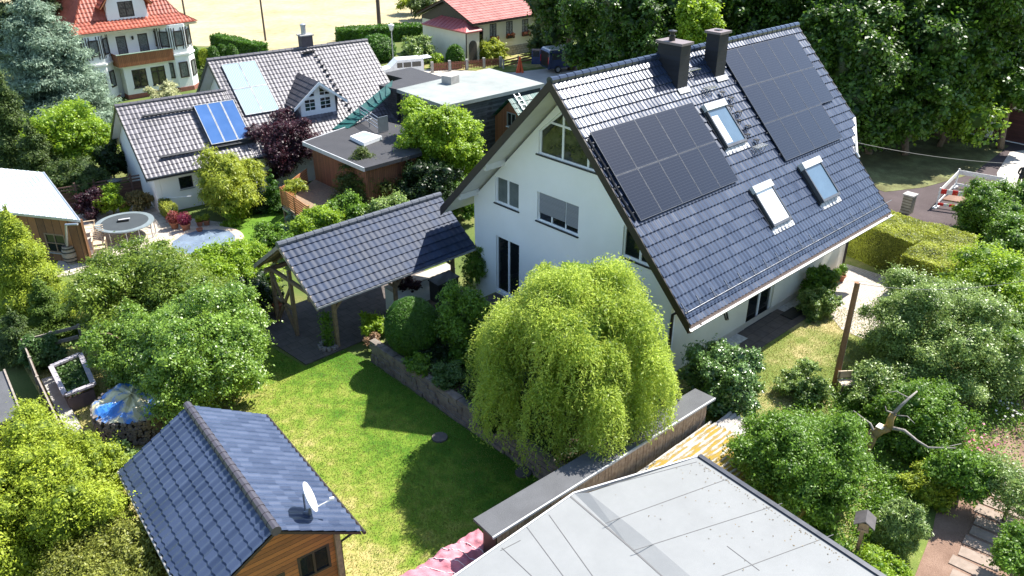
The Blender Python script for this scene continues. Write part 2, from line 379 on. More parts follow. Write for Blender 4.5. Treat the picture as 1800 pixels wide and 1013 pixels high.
sheet('garden_path', [P(1590, 1060), P(1640, 930), P(1655, 850), P(1735, 765), P(1800, 690), P(1900, 620), P(2050, 700), P(1800, 1100)], .008, m_path)
sheet('back_street', [P(560, 150, GZ), P(680, 128, GZ), P(760, 122, GZ), P(900, 128, GZ), P(1040, 112, GZ), P(1200, 90, GZ), P(1200, 160, GZ), P(700, 200, GZ)], GZ+.012, m_gravelroad)
sheet('front_garden', [P(680, 110, GZ), P(735, 86, GZ), P(955, 60, GZ), P(1010, 108, GZ), P(890, 127, GZ), P(755, 121, GZ)], GZ+.02, m_garden)
sheet('neighbour_patio', [P(92, 490, GZ), P(170, 474, GZ), P(300, 470, GZ), P(420, 455, GZ), P(430, 418, GZ), P(395, 392, GZ), P(320, 382, GZ), P(240, 352, GZ), P(130, 380, GZ)], GZ+.014, m_patio)
sheet('neighbour_lawn', [P(392, 398, GZ), P(440, 372, GZ), P(520, 368, GZ), P(500, 440, GZ), P(432, 452, GZ), P(424, 415, GZ)], GZ+.022, groundmat('green_lawn', [(.3, (.06, .15, .012)), (.6, (.12, .22, .02)), (.8, (.2, .26, .04))], .8))
sheet('dry_lawn', [P(92, 492, GZ), P(175, 476, GZ), P(250, 520, GZ), P(150, 560, GZ), P(95, 560, GZ)], GZ+.011, m_garden)

# ------------------------------------------------------------------ main house
TH = R(45.7); HZ = 10.073; ct, st_, tt = math.cos(TH), math.sin(TH), math.tan(TH)
house = thing('white_house', 'large white gabled house with dark tiled roof, solar panels and two dark chimneys', 'house', (6.2, 0, 0))
GX = -.35
MG = frame((GX, 0, 0), (0, -1, 0), (0, 0, 1), (-1, 0, 0))       # gable: u = -Y, v = z, n = -X
att = [(-1.60, 6.88), (1.72, 6.88), (1.72, 7.1), (.15, 8.62), (-.15, 8.62), (-1.60, 7.55)]
att = [(-1.60, 6.88), (2.0, 6.88), (.30, 8.95), (-.45, 8.75), (-1.60, 7.78)]
lw_ = rect(-4.07, 4.21, -2.67, 5.36); bw_ = rect(-1.62, 4.16, .57, 5.36); rw_ = rect(2.73, 4.1, 4.25, 5.3); dr_ = rect(-4.05, .12, -2.62, 2.73)
roof_u = .32
def wy(y): return HZ-abs(y)*tt-roof_u/ct
poly = [(-5.42, -.9), (5.1, -.9), (5.1, wy(5.1)), (0, wy(0)), (-5.42, wy(5.42))]
MB().wall(poly, [att, lw_, bw_, rw_, dr_], MG).build('gable_wall', render_w, house)
MS = frame((0, -5.1, 0), (1, 0, 0), (0, 0, 1), (0, -1, 0))      # terrace side
tdoor = rect(4.87, .02, 6.78, 2.2)
MB().wall([(GX+.285, -.9), (12.8, -.9), (12.8, wy(5.1)-.02), (GX+.285, wy(5.1)-.02)], [tdoor], MS).build('terrace_wall', cream, house)
MB().box(GX+.29, 12.8, 5.12, 5.4, -.9, wy(5.42)).build('rear_wall', render_w, house)
mb = MB(); mb.prism([(-5.38, -.9), (5.08, -.9), (5.08, wy(5.1)), (0, wy(0)), (-5.38, wy(5.42))], 0, .28, frame((12.8, 0, 0), (0, -1, 0), (0, 0, 1), (1, 0, 0))); mb.build('east_wall', render_w, house)
MB().box(3.0, 12.82, -5.115, -5.09, -.2, .28).build('plinth', mat('plinth_render', (.55, .5, .42), None, 2, .9), house)
a = win(house, MG, att, [((-.42, 6.9), (-.42, 8.75), .09), ((.85, 6.9), (.85, 8.3), .09), ((-1.1, 8.18), (.85, 8.12), .08)], gm=glgreen, sill=(-1.65, 2.0, 6.88))
a['label'] = 'white framed trapezoid attic window'
win(house, MG, lw_, [((-3.37, 4.2), (-3.37, 5.36), .1)], sill=(-4.07, -2.67, 4.21), gm=mat('curtained_glass', (.16, .18, .17), (.1, .12, .11), 2, .08))
b_ = win(house, MG, bw_, [((-.14, 4.17), (-.14, 5.35), .06), ((-.88, 4.17), (-.88, 4.5), .07)], sill=(-1.62, .57, 4.16)); b_['label'] = 'window with half lowered grey roller shutter'
MB().box(-1.55, -.17, 4.5, 5.33, -.10, -.055, MG).build('roller_shutter', planks('shutter_slats', (.30, .31, .34), (.26, .27, .30), .055, 'Z', .18, .5, .1, (.14, .145, .16)), b_)
MB().box(-.11, .53, 4.42, 5.33, -.10, -.055, MG).build('roller_shutter', MATS['shutter_slats'], b_)
win(house, MG, rw_, [((3.5, 4.1), (3.5, 5.3), .1)], sill=(2.73, 4.25, 4.1))
dd = win(house, MG, dr_, [((-3.33, .13), (-3.33, 2.72), .1)], name='terrace_door'); dd['label'] = 'white double glazed garden door in the gable'
dd = win(house, MS, tdoor, [((5.85, .03), (5.85, 2.2), .12)], name='terrace_door', fw=.1, sill=(4.87, 6.78, .03), sillm=anthr)
# roof: boarding and white soffit below, tiles in relief above
mb = MB()
OV = -1.45
def slab(mb, y0, y1, x0, x1, up, dn, sgn):
    z = lambda y: HZ-abs(y)*tt
    mb.prism([(y0, z(y0)-up), (y1, z(y1)-up), (y1, z(y1)-dn), (y0, z(y0)-dn)], x0, x1, frame((0, 0, 0), (0, 1, 0), (0, 0, 1), (1, 0, 0)))
slab(mb, -6.55, -.002, OV+.03, 12.95, .06, .30, -1); slab(mb, .002, 6.3, OV+.03, 12.95, .06, .30, 1)
slab(mb, -3.45, -.002, 12.951, 14.62, .06, .30, -1); slab(mb, .002, 6.3, 12.951, 14.62, .06, .30, 1)
mb.build('soffit', soff, house)
mb = MB()
for y0, y1 in ((-6.6, 0), (6.34, 0)):
    z0, z1 = HZ-abs(y0)*tt, HZ
    v = [(y0, z0+.05), (y1, z1+.05), (y1, z1-.34), (y0, z0-.34)]
    mb.prism(v, OV-.035, OV+.028, frame((0, 0, 0), (0, 1, 0), (0, 0, 1), (1, 0, 0)))
mb.build('verge_board', brown, house)
mb = MB()
slab(mb, -3.5, 0, 14.63, 14.68, -.05, .32, -1); mb.build('verge_board', brown, house)
mb = MB(); slab(mb, -6.6, -4.5, 13.0, 13.05, -.05, .32, -1); mb.build('verge_board', brown, house)
for y, z in ((3.62, 6.05), (5.25, 4.36)):
    MB().box(OV+.12, GX+.05, y-.12, y+.12, z-.12, z+.13).build('purlin_end', soff, house)
MN = frame((OV, 0, HZ), (1, 0, 0), (0, -ct, -st_), (0, -st_, ct))
sE = 6.62/ct
kink = lambda s: 16.15 if s < 5.05 else (16.15-(s-5.05)/1.4*1.65 if s < 6.45 else 14.5)
rt_ = tiles('roof_tiles', MN, 16.15, sE, roof_blue, house, tw=.205, tc=.385, amp=.012, step=.052, uend=kink)
rt_['label'] = 'glossy anthracite pantiles'
tiles('roof_tiles', frame((14.65, 0, HZ), (-1, 0, 0), (0, ct, -st_), (0, st_, ct)), 16.1, 6.34/ct, roof_blue, house, tw=.3, seg=4)
ridge_cap('ridge_tiles', (OV-.02, 0, HZ+.0), (14.7, 0, HZ+.0), roof_blue, house, .14, .38)
def NR(u, s, n=0): return MN @ Vector((u, s, n))
# gutter, downpipes
mb = MB()
g0, g1 = Vector((OV-.05, -6.72, 3.2)), Vector((13.12, -6.72, 3.2))
n = 10
prof = [(math.cos(a)*.085, math.sin(a)*.085) for a in [math.pi+math.pi*k/n for k in range(n+1)]]
vs = []; 
for x in (g0.x, g1.x):
    for q in prof: vs.append((x, g0.y+q[0], g0.z+q[1]))
    for q in reversed(prof): vs.append((x, g0.y+q[0]*.9, g0.z+q[1]*.9+.002))
L_ = 2*(n+1); mb.add(vs, [(i, (i+1) % L_, L_+(i+1) % L_, L_+i) for i in range(L_)]+[tuple(range(L_)), tuple(L_+i for i in range(L_))])
mb.build('gutter', mat('pale_gutter', (.75, .74, .72), None, 3, .4), house)
MB().box(OV, 13.05, -6.66, -6.60, 3.0, 3.3).build('fascia', mat('brown_fascia', (.16, .10, .08), None, 3, .5), house)
mb = MB().tube([(-.9, -6.7, 3.14), (-.9, -6.6, 3.0), (-.42, -5.4, 2.9), (-.40, -5.2, 2.7), (-.40, -5.2, 0)], .055, 10); mb.build('downpipe', brown, house)
mb = MB().tube([(12.72, -6.7, 3.14), (12.72, -6.5, 3.0), (12.72, -5.3, 2.85), (12.72, -5.2, 2.7), (12.72, -5.2, 0)], .055, 10); mb.build('downpipe', brown, house)
mb = MB().tube([(14.72, -3.5, 6.45), (13.12, -4.62, 5.42), (13.12, -4.75, 5.25)], .06, 8); mb.build('short_gutter', mat('pale_gutter', (.75, .74, .72)), house)
# outdoor lamp bracket under the eave
mb = MB().tube([(.55, -6.6, 3.05), (.6, -6.7, 2.75), (.9, -6.6, 2.6), (1.2, -6.3, 2.75)], .035, 8); mb.build('gutter_outlet', blackm, house)
# chimneys
def chimney(x0, x1, y0, y1, ztop, pot):
    c = MB().box(x0, x1, y0, y1, 7.6, ztop).build('chimney', stones('slate_cladding', (.035, .036, .045), (.028, .028, .036), (.012, .012, .014), .32, .2, .012, .4, .5, .2, axes='XZ', var=.05) if False else planks('slate_cladding', (.022, .023, .032), (.014, .015, .021), .19, 'Z', .07, .7, .3), house)
    MB().box(x0-.07, x1+.07, y0-.07, y1+.07, ztop, ztop+.09).build('chimney_cap', mat('cap_slab', (.20, .16, .16), None, 4, .6), c)
    if pot:
        MB().lathe([(.12, 0), (.12, .18), (.09, .2), (.09, .3), (.16, .31), (.16, .36), (.02, .40)], T((x0+x1)/2-.05, (y0+y1)/2+.1, ztop+.09), 14).build('chimney_cowl', blackm, c)
    else:
        MB().box((x0+x1)/2-.12, (x0+x1)/2+.12, (y0+y1)/2-.12, (y0+y1)/2+.12, ztop+.09, ztop+.12).build('flue_opening', blackm, c)
    MB().box(0, x1-x0+.1, 0, .22, .0, .03, frame((x0-.03, y0-.02, HZ+y0*tt+.05), (1, 0, 0), (0, -ct, -st_), (0, -st_, ct))).build('flashing', mat('lead_flashing', (.5, .5, .5), None, 5, .5), c)
chimney(4.38, 5.0, -1.08, -.0, 10.62, 1); chimney(6.92, 7.56, -1.03, -.42, 10.72, 0)
# roof windows
def skylight(u0, u1, s0, s1, gm, z1=.17):
    f = MB(); z0 = .03; w_ = .06
    f.box(u0, u0+w_, s0, s1, z0, z1, MN).box(u1-w_, u1, s0, s1, z0, z1, MN).box(u0+w_, u1-w_, s1-.1, s1, z0, z1, MN)
    fo = f.build('skylight', mat('skylight_frame_grey', (.10, .105, .115), None, 5, .35, 0, .2), house)
    MB().box(u0-.02, u1+.02, s0-.16, s0+.12, z0, z1+.06, MN).build('shutter_box', mat('skylight_box', (.62, .63, .63), None, 5, .4), fo)
    MB().box(u0+w_-.01, u1-w_+.01, s0+.1, s1-.09, z0, z1-.035, MN).build('pane', gm, fo)
    for ua in (u0-.12, u1+.005): MB().box(ua, ua+.115, s0-.1, s1+.05, .03, .07, MN).build('side_flashing', anthr, fo)
    mbf = MB(); k = 12; 
    for i in range(k): mbf.box(u0-.1+(u1-u0+.2)*i/k, u0-.1+(u1-u0+.2)*(i+1)/k, s1+.001, s1+.26, .03+.015*(i % 2), .05+.015*(i % 2), MN)
    mbf.build('apron_flashing', mat('lead_flashing', (.5, .5, .5)), fo)
    return fo
g_sky = mat('skylight_glass', (.10, .16, .22), (.08, .13, .18), 1.5, .03, 0, 0, 1.)
g_blind = mat('skylight_white_blind', (.75, .76, .78), (.7, .71, .74), 1.5, .12, 0, 0, .6)
f1 = skylight(6.53, 7.85, 2.62, 4.36, g_sky, .18); f1['label'] = 'upper roof window, half covered by a white blind'
MB().box(6.64, 7.02, 3.0, 4.2, .147, .152, MN).build('blind', g_blind, f1)
f2 = skylight(6.5, 7.75, 6.28, 7.85, g_blind); f2['label'] = 'roof window with a closed white blind'
f3 = skylight(10.1, 11.45, 6.2, 7.85, g_sky, .24); f3['label'] = 'open looking roof window with blue glass'
# solar panels
pw_, ph_ = 1.154, 1.742
def pvmat():
    m, n, b = _new('solar_cells'); uv = n.nodes.new('ShaderNodeTexCoord').outputs['Object']
    sp = n.nodes.new('ShaderNodeSeparateXYZ'); n.links.new(uv, sp.inputs[0])
    def line(a, pitch, wdt, off):
        return _math(n, 'LESS_THAN', _math(n, 'FRACT', _math(n, 'DIVIDE', _math(n, 'ADD', a, off), pitch)), wdt)
    lz = line(sp.outputs['Z'], .0932*st_*1.15, .13, 50.); lx = line(sp.outputs['X'], .1923, .035, 50-0.)
    c = _mix(n, _math(n, 'MULTIPLY', lz, .55), (.006, .008, .016), (.04, .045, .055)); c = _mix(n, _math(n, 'MULTIPLY', lx, .6), c, (.03, .033, .042))
    n.links.new(c, b.inputs['Base Color']); b.inputs['Roughness'].default_value = .22; b.inputs['Specular IOR Level'].default_value = .45
    b.inputs['Coat Weight'].default_value = .4; b.inputs['Coat Roughness'].default_value = .08
    return m
pv = pvmat(); alu = mat('panel_frame', (.12, .125, .135), None, 5, .35, 0, .5)
panels = []
for (ux, us, rows) in ((-1.1372-OV, 2.2071, (5, 5)), (8.0086-OV, .4733, (5, 5, 4))):
    for j, cnt in enumerate(rows):
        for i in range(cnt):
            u, s = ux+i*pw_, us+j*ph_
            p_ = MB().box(u+.02, u+pw_-.02, s+.02, s+ph_-.02, .10, .132, MN).build('solar_panel', pv, house)
            fr = MB().box(u+.006, u+.022, s+.006, s+ph_-.006, .095, .136, MN).box(u+pw_-.022, u+pw_-.006, s+.006, s+ph_-.006, .095, .136, MN)
            fr.box(u+.022, u+pw_-.022, s+.006, s+.022, .095, .136, MN).box(u+.022, u+pw_-.022, s+ph_-.022, s+ph_-.006, .095, .136, MN)
            fr.build('panel_frame', alu, p_)
    mb = MB()
    for j, cnt in enumerate(rows):
        for q in (.35, 1.35): mb.box(ux-.12, ux+cnt*pw_+.05, us+j*ph_+q, us+j*ph_+q+.04, .035, .094, MN)
    mb.build('mounting_rail', anthr, house)
# cable bundle beside the lower array
MB().tube([NR(.12, 2.4, .07), NR(.16, 3.5, .09), NR(.12, 4.6, .07), NR(.17, 5.6, .07)], .04, 6).build('cable_duct', blackm, house)
# snow guard along the eave
mb = MB()
for u in np.arange(.12, 14.3, .82):
    mb.bar(NR(u, 9.05, .03), NR(u, 9.05, .2), .014, .02); mb.bar(NR(u, 9.05, .19), NR(u, 8.9, .04), .014, .014); mb.bar(NR(u, 8.7, .05), NR(u, 9.1, .05), .03, .012)
for h in (.08, .19): mb.tube([NR(.02, 9.07, h), NR(14.75, 9.07, h)], .012, 6)
mb.build('snow_guard', mat('snow_rail', (.22, .23, .25), None, 5, .35, 0, .6), house)
# roof steps and walkway grates
def step(u, s, wd=.22, grate=False):
    mb = MB(); 
    q = NR(u, s, .05); x = Vector((1, 0, 0))
    if grate:
        for k in range(5): mb.box(q.x, q.x+wd, q.y-.24+k*.055, q.y-.24+k*.055+.03, q.z+.10, q.z+.125)
        mb.box(q.x, q.x+.03, q.y-.25, q.y+.03, q.z+.08, q.z+.10).box(q.x+wd-.03, q.x+wd, q.y-.25, q.y+.03, q.z+.08, q.z+.10)
        mb.bar((q.x+.05, q.y-.2, q.z+.1), (q.x+.05, q.y-.12, q.z-.14), .02, .02).bar((q.x+wd-.05, q.y-.2, q.z+.1), (q.x+wd-.05, q.y-.12, q.z-.14), .02, .02)
    else:
        mb.box(q.x, q.x+wd, q.y-.17, q.y, q.z+.07, q.z+.095)
        mb.bar((q.x+.04, q.y-.15, q.z+.08), (q.x+.04, q.y-.1, q.z-.12), .02, .02).bar((q.x+wd-.04, q.y-.15, q.z+.08), (q.x+wd-.04, q.y-.1, q.z-.12), .02, .02)
    return mb.build('roof_grate' if grate else 'roof_step', steel if grate else blackm, house)
step(6.55, .95, .9, True); step(7.15, 1.85, .62, True); step(7.95, 4.75, .75, True)
for k in range(8): step(7.95+.28*(k % 2)*1.2, 2.15+k*.33)

# ------------------------------------------------------------------ carport
cp = thing('carport', 'open timber carport with dark tiled gable roof beside the white house', 'carport', (-4.4, 7.7, GZ))
cy, cz, cyn, czn = 7.72, 3.5, 5.22, 1.76; ca = math.atan2(cz-czn, cy-cyn); cs, cc = math.sin(ca), math.cos(ca); cl = math.hypot(cz-czn, cy-cyn)
MCN = frame((-8.38, cy, cz), (1, 0, 0), (0, -cc, -cs), (0, -cs, cc)); MCF = frame((-.42, cy, cz), (-1, 0, 0), (0, cc, -cs), (0, cs, cc))
tiles('roof_tiles', MCN, 7.96, cl, roof_cp, cp, tw=.27, tc=.355, amp=.013, step=.045); tiles('roof_tiles', MCF, 7.96, cl, roof_cp, cp, tw=.3, seg=4)
ridge_cap('ridge_tiles', (-8.42, cy, cz+.02), (-.4, cy, cz+.02), mat('ridge_blue', (.09, .10, .12), None, 5, .35), cp, .13, .4)
mb = MB(); FP = frame((0, 0, 0), (0, 1, 0), (0, 0, 1), (1, 0, 0))
for sg in (-1, 1):
    v = [(cy, cz-.05), (cy+sg*(cy-cyn)*.99, czn-.05), (cy+sg*(cy-cyn)*.99, czn-.10), (cy, cz-.10)]
    mb.prism(v, -8.33, -.45, FP)
mb.build('roof_boarding', mat('dark_boards', (.16, .13, .10), (.1, .08, .06), 5, .8), cp)
mb = MB()
for sg in (-1, 1):
    v = [(cy, cz+.03), (cy+sg*(cy-cyn), czn+.03), (cy+sg*(cy-cyn), czn-.16), (cy, cz-.16)]
    mb.prism(v, -8.40, -8.335, FP)
mb.build('verge_board', timberg, cp)
mb = MB()
for x in np.arange(-8.2, -.5, .7):
    for sg in (-1, 1): mb.bar((x, cy, cz-.17), (x, cy+sg*2.45, czn-.13), .07, .12, up=(1, 0, 0))
mb.build('rafters', timber, cp)
MB().box(-8.3, -.5, 5.92, 6.06, 1.68, 1.84).box(-8.3, -.5, 9.38, 9.52, 1.68, 1.84).box(-8.3, -.5, cy-.07, cy+.07, 3.1, 3.25).build('purlins', timber, cp)
MB().box(-8.42, -.42, cyn-.06, cyn+.0, czn-.07, czn-.0).build('gutter', zinc, cp)
for x, y in ((-7.25, 5.98), (-4.3, 5.98), (-1.2, 5.98), (-8.0, 9.45), (-4.3, 9.45), (-1.2, 9.45), (-8.0, 7.9)):
    MB().box(x-.07, x+.07, y-.07, y+.07, GZ+.03, 1.68 if y < 7 or y > 9 else 2.2).build('post', timber, cp)
for a_, b_ in (((-7.25, 5.98, .9), (-6.5, 5.98, 1.66)), ((-4.3, 5.98, .9), (-3.55, 5.98, 1.66)), ((-4.3, 5.98, .9), (-5.05, 5.98, 1.66)), ((-1.2, 5.98, .9), (-1.95, 5.98, 1.66)),
               ((-8.0, 9.45, GZ+.1), (-8.0, 7.9, 1.5)), ((-8.0, 7.9, GZ+.1), (-8.0, 9.45, 1.5))):
    MB().bar(a_, b_, .1, .1).build('brace', timber, cp)
MB().bar((-8.0, 9.4, .45), (-8.0, 7.9, .45), .1, .1).bar((-8.0, 9.5, 1.76), (-8.0, 6.0, 1.76), .12, .14).build('tie_beam', timber, cp)

# ------------------------------------------------------------------ retaining wall of stacked stone
rw = MB()
random.seed(4)
y = 4.15
for k in range(5):
    y = 4.15+random.uniform(0, .2)
    while y > -7.1:
        L_ = random.uniform(.22, .5)
        xo = -6.88+random.uniform(-.035, .035)+k*.02
        rw.box(xo, -6.5, max(y-L_, -7.2)+.012, y-.004, GZ-.02+k*.17, GZ+(k+1)*.17-.016+random.uniform(-.01, .008)); y -= L_
rw.box(-6.8, -6.5, -7.1, 4.1, GZ, .0)
tag(rw.build('retaining_wall', mat('wall_stone', (.25, .215, .18), (.12, .10, .085), 2.5, .9, .6), None), 'low dry stone retaining wall between the lawn and the planting bed', 'wall')

# ------------------------------------------------------------------ wooden garden shed
sx, sy, srz = -15.44, -2.3, R(-95.47+90)
shed = thing('garden_shed', 'wooden garden shed with dark grey tiled gable roof carrying a satellite dish', 'shed', (sx, sy, GZ), srz)
MSH = T(sx, sy, 0, srz)                                 # local: x across, y along the ridge (back +)
rz_ = 2.93; hw = 2.12; ez = rz_-hw*math.tan(R(31.)); hl0, hl1 = -3.15, 3.02; a31 = R(31.); sl = hw/math.cos(a31)
MR_ = MSH @ frame((0, hl1, rz_), (0, -1, 0), (math.cos(a31), 0, -math.sin(a31)), (math.sin(a31), 0, math.cos(a31)))
ML_ = MSH @ frame((0, hl0, rz_), (0, 1, 0), (-math.cos(a31), 0, -math.sin(a31)), (-math.sin(a31), 0, math.cos(a31)))
tiles('roof_tiles', MR_, hl1-hl0, sl, roof_shed, shed, tw=.26, tc=.33, amp=.016, step=.022, pw=1.6)
tiles('roof_tiles', ML_, hl1-hl0, sl, roof_shed, shed, tw=.26, tc=.33, amp=.016, step=.03, pw=1.6)
ridge_cap('ridge_tiles', MSH @ Vector((0, hl0-.03, rz_-.0)), MSH @ Vector((0, hl1+.03, rz_-.0)), mat('ridge_brown_grey', (.075, .068, .08), None, 5, .35), shed, .12, .3)
mb = MB()
for sg in (-1, 1): mb.prism([(0, rz_-.04), (sg*hw*.99, ez-.03), (sg*hw*.99, ez-.10), (0, rz_-.13)], hl0+.02, hl1-.02, MSH @ frame((0, 0, 0), (1, 0, 0), (0, 0, 1), (0, 1, 0)) if False else MSH @ Matrix(((1, 0, 0, 0), (0, 0, 1, 0), (0, 1, 0, 0), (0, 0, 0, 1))))
mb.build('roof_boarding', brown, shed)
m_shedw = planks('orange_shed_boards', (.36, .13, .035), (.16, .055, .02), .135, 'Z', .09, .55)
MGs = MSH @ frame((0, hl0+.45, 0), (1, 0, 0), (0, 0, 1), (0, -1, 0))
wn_ = rect(.52, .55, 1.38, 1.35)
zt = lambda u: rz_-.14-abs(u)*math.tan(a31)
MB().wall([(-1.75, GZ), (1.62, GZ), (1.62, zt(1.62)), (0, zt(0)), (-1.75, zt(1.75))], [wn_, rect(-.75, GZ+.05, .15, 1.15)], MGs, .12).build('front_wall', m_shedw, shed)
MB().box(-1.75, -1.63, hl0+.58, hl1-.3, GZ, zt(1.75), MSH).box(1.5, 1.62, hl0+.58, hl1-.3, GZ, zt(1.65), MSH).build('side_walls', m_shedw, shed)
MB().prism([(-1.62, GZ), (1.49, GZ), (1.49, zt(1.62)), (0, zt(0)), (-1.62, zt(1.75))], 0, .1, MSH @ Matrix(((1, 0, 0, 0), (0, 0, 1, hl1-.42), (0, 1, 0, 0), (0, 0, 0, 1)))).build('rear_wall', m_shedw, shed)
win(shed, MGs, wn_, [((.95, .55), (.95, 1.35), .06)], fm=brown, inset=.04, fw=.07)
win(shed, MGs, rect(-.75, GZ+.05, .15, 1.15), [((-.3, GZ+.05), (-.3, 1.15), .06)], fm=brown, inset=.04, fw=.08, name='door')
MB().box(1.53, 1.67, hl0+.36, hl0+.5, GZ, ez+.15, MSH).build('corner_post', timber, shed)
MB().tube([MSH @ Vector((hw+.05, hl0-.04, ez-.05)), MSH @ Vector((hw+.05, hl1+.04, ez-.05))], .05, 8).build('gutter', brown, shed)
MB().tube([MSH @ Vector((-hw-.05, hl0-.04, ez-.05)), MSH @ Vector((-hw-.03, hl1+.04, ez-.06))], .035, 8).build('gutter', mat('dull_gutter', (.34, .33, .32), None, 3, .5), shed)
MB().tube([MSH @ Vector((hw+.04, hl0+.25, ez-.1)), MSH @ Vector((1.68, hl0+.42, ez-.42)), MSH @ Vector((1.68, hl0+.42, GZ+.05))], .035, 8).build('downpipe', brown, shed)
db = MSH @ Vector((1.02, hl0+.75, rz_-1.02*math.tan(a31)+.03))
mast = MB().tube([db, db+Vector((0, 0, .12)), db+Vector((0, 0, .62))], [.05, .025, .025], 10).tube([db, db+Vector((.08, -.08, .04))], .09, 10).build('satellite_dish', steel, shed)
dn = Vector((.84, -.42, .34)).normalized(); dc = P(553, 857, db.z+.42) ; dc = db+Vector((.09, -.1, .5))
dx = Vector((0, 0, 1)).cross(dn).normalized(); dy = dn.cross(dx)
mb = MB(); mb.lathe([(.001, -.075), (.12, -.068), (.25, -.04), (.36, -.004), (.40, .02), (.395, .028), (.35, .008), (.25, -.028), (.12, -.056), (.001, -.063)], frame(dc+dn*.02, dx, dy, dn), 30)
mb.build('reflector', mat('dish_white', (.75, .75, .74), None, 3, .4), mast, smooth=True)
tip = dc+dn*.50-dy*.36
MB().tube([dc-dy*.38, tip], .018, 8).tube([tip, tip-dn*.10+dy*.05], [.045, .035], 8).build('receiver_arm', mat('dish_white', (.75, .75, .74)), mast)

# ------------------------------------------------------------------ long plank shed, mossy roof, felt roofed garage
ls = thing('plank_store', 'long low wooden store of upright boards with flat dark felt roof', 'shed', (-6.5, -7.4, GZ))
za = 1.40; A_, B_, C_, D_ = P(832, 912, za), P(1222, 683, za), P(1256, 699, za-.02), P(865, 943, za-.02)
m_felt = mat('grey_roof_felt', (.105, .108, .115), (.07, .072, .078), 1.2, .8, .5, fine=90)
MB().prism([A_, B_, C_, D_], [1.32]*4, [za, za, za-.02, za-.02]).build('felt_roof', m_felt, ls)
ud = (C_-D_).normalized(); nd = Vector((-ud.y, ud.x, 0)); 
if nd.y < 0: nd = -nd
MB().bar(D_-nd*.03+Vector((0, 0, -.04)), C_-nd*.03+Vector((0, 0, -.03)), .05, .07).build('roof_edge_trim', mat('pale_trim', (.5, .51, .52), None, 3, .5), ls)
mb = MB(); L_ = (C_-D_).length; q = .25; random.seed(2)
while q < L_-.3:
    wd = random.uniform(.11, .155); a_ = D_+ud*q+nd*(.06+random.uniform(0, .012)); 
    mb.box(0, wd-.015, 0, .025, GZ, 1.30, frame((a_.x, a_.y, 0), ud, nd, (0, 0, 1))); q += wd
mb.build('board_wall', mat('aged_boards', (.56, .42, .30), (.30, .21, .145), 7, .85, .3), ls)
e0, e1 = A_-nd*.15+ud*.2, B_-nd*.15-ud*.3
MB().prism([(D_+nd*.1+ud*.2), (C_+nd*.1-ud*.3), e1, e0], GZ, 1.3).build('inner_walls', brown, ls)
MB().bar(P(1050, 790, za+.004), P(1068, 806, za+.004), .02, .006).build('felt_seam', blackm, ls)

co_ = thing('mossy_roof_hut', 'low hut with pale corrugated roof overgrown by yellow moss', 'hut', (-3.5, -10, 0))
def mossmat():
    m, n, b = _new('mossy_corrugated'); co = n.nodes.new('ShaderNodeTexCoord').outputs['Object']
    mp = n.nodes.new('ShaderNodeMapping'); n.links.new(co, mp.inputs[0]); mp.inputs['Scale'].default_value = (.8, 3.2, 1); mp.inputs['Rotation'].default_value = (0, 0, R(-2))
    t = _noise(n, mp.outputs[0], 1.6, 6, .7); at = n.nodes.new('ShaderNodeAttribute'); at.attribute_name = 'tint'
    sp = n.nodes.new('ShaderNodeSeparateXYZ'); n.links.new(co, sp.inputs[0])
    v = _math(n, 'ADD', _math(n, 'ADD', t.outputs[0], _math(n, 'MULTIPLY', at.outputs['Fac'], -.0)), _math(n, 'MULTIPLY', sp.outputs['Y'], -.06))
    f = _noise(n, co, 30, 3)
    rdg_ = _math(n, 'COSINE', _math(n, 'MULTIPLY', _math(n, 'SUBTRACT', 1.8, sp.outputs['Y']), 2*math.pi/.177))
    v = _math(n, 'ADD', _math(n, 'ADD', v, _math(n, 'MULTIPLY', f.outputs[0], .12)), _math(n, 'MULTIPLY', rdg_, -.075))
    r = _ramp(n, v, [(.43, (.42, .40, .36)), (.50, (.24, .19, .10)), (.55, (.30, .20, .03)), (.8, (.42, .29, .04))])
    n.links.new(r.outputs[0], b.inputs['Base Color']); b.inputs['Roughness'].default_value = .95; _bump(n, f.outputs[0], b, .5, .03); return m
mm = mossmat()
MCO = frame((-7.0, -7.95, 1.0), Vector((1, .03, 0)).normalized(), Vector((.03, -1, -.10)).normalized(), (0, -.1, 1))
tiles('corrugated_roof', frame((-7.2, -8.2, .58), (0, -1, .06), (1, 0, .0), (0, .06, 1)), 4.4, 5.15, mm, co_, tw=.177, tc=1.7, amp=.035, step=.02, uend=None, u0=None, seg=6)
tiles('corrugated_roof', frame((-2.05, -8.35, .56), (0, -1, .06), (1, 0, .05), (0, .06, 1)), 4.2, .9, mat('asbestos_pale', (.46, .43, .40), (.34, .31, .28), 3, .9), co_, tw=.177, tc=.45, amp=.035, step=.02)
MB().box(-7.1, -1.6, -12.3, -8.5, GZ, .5).build('wall', timberg, co_)

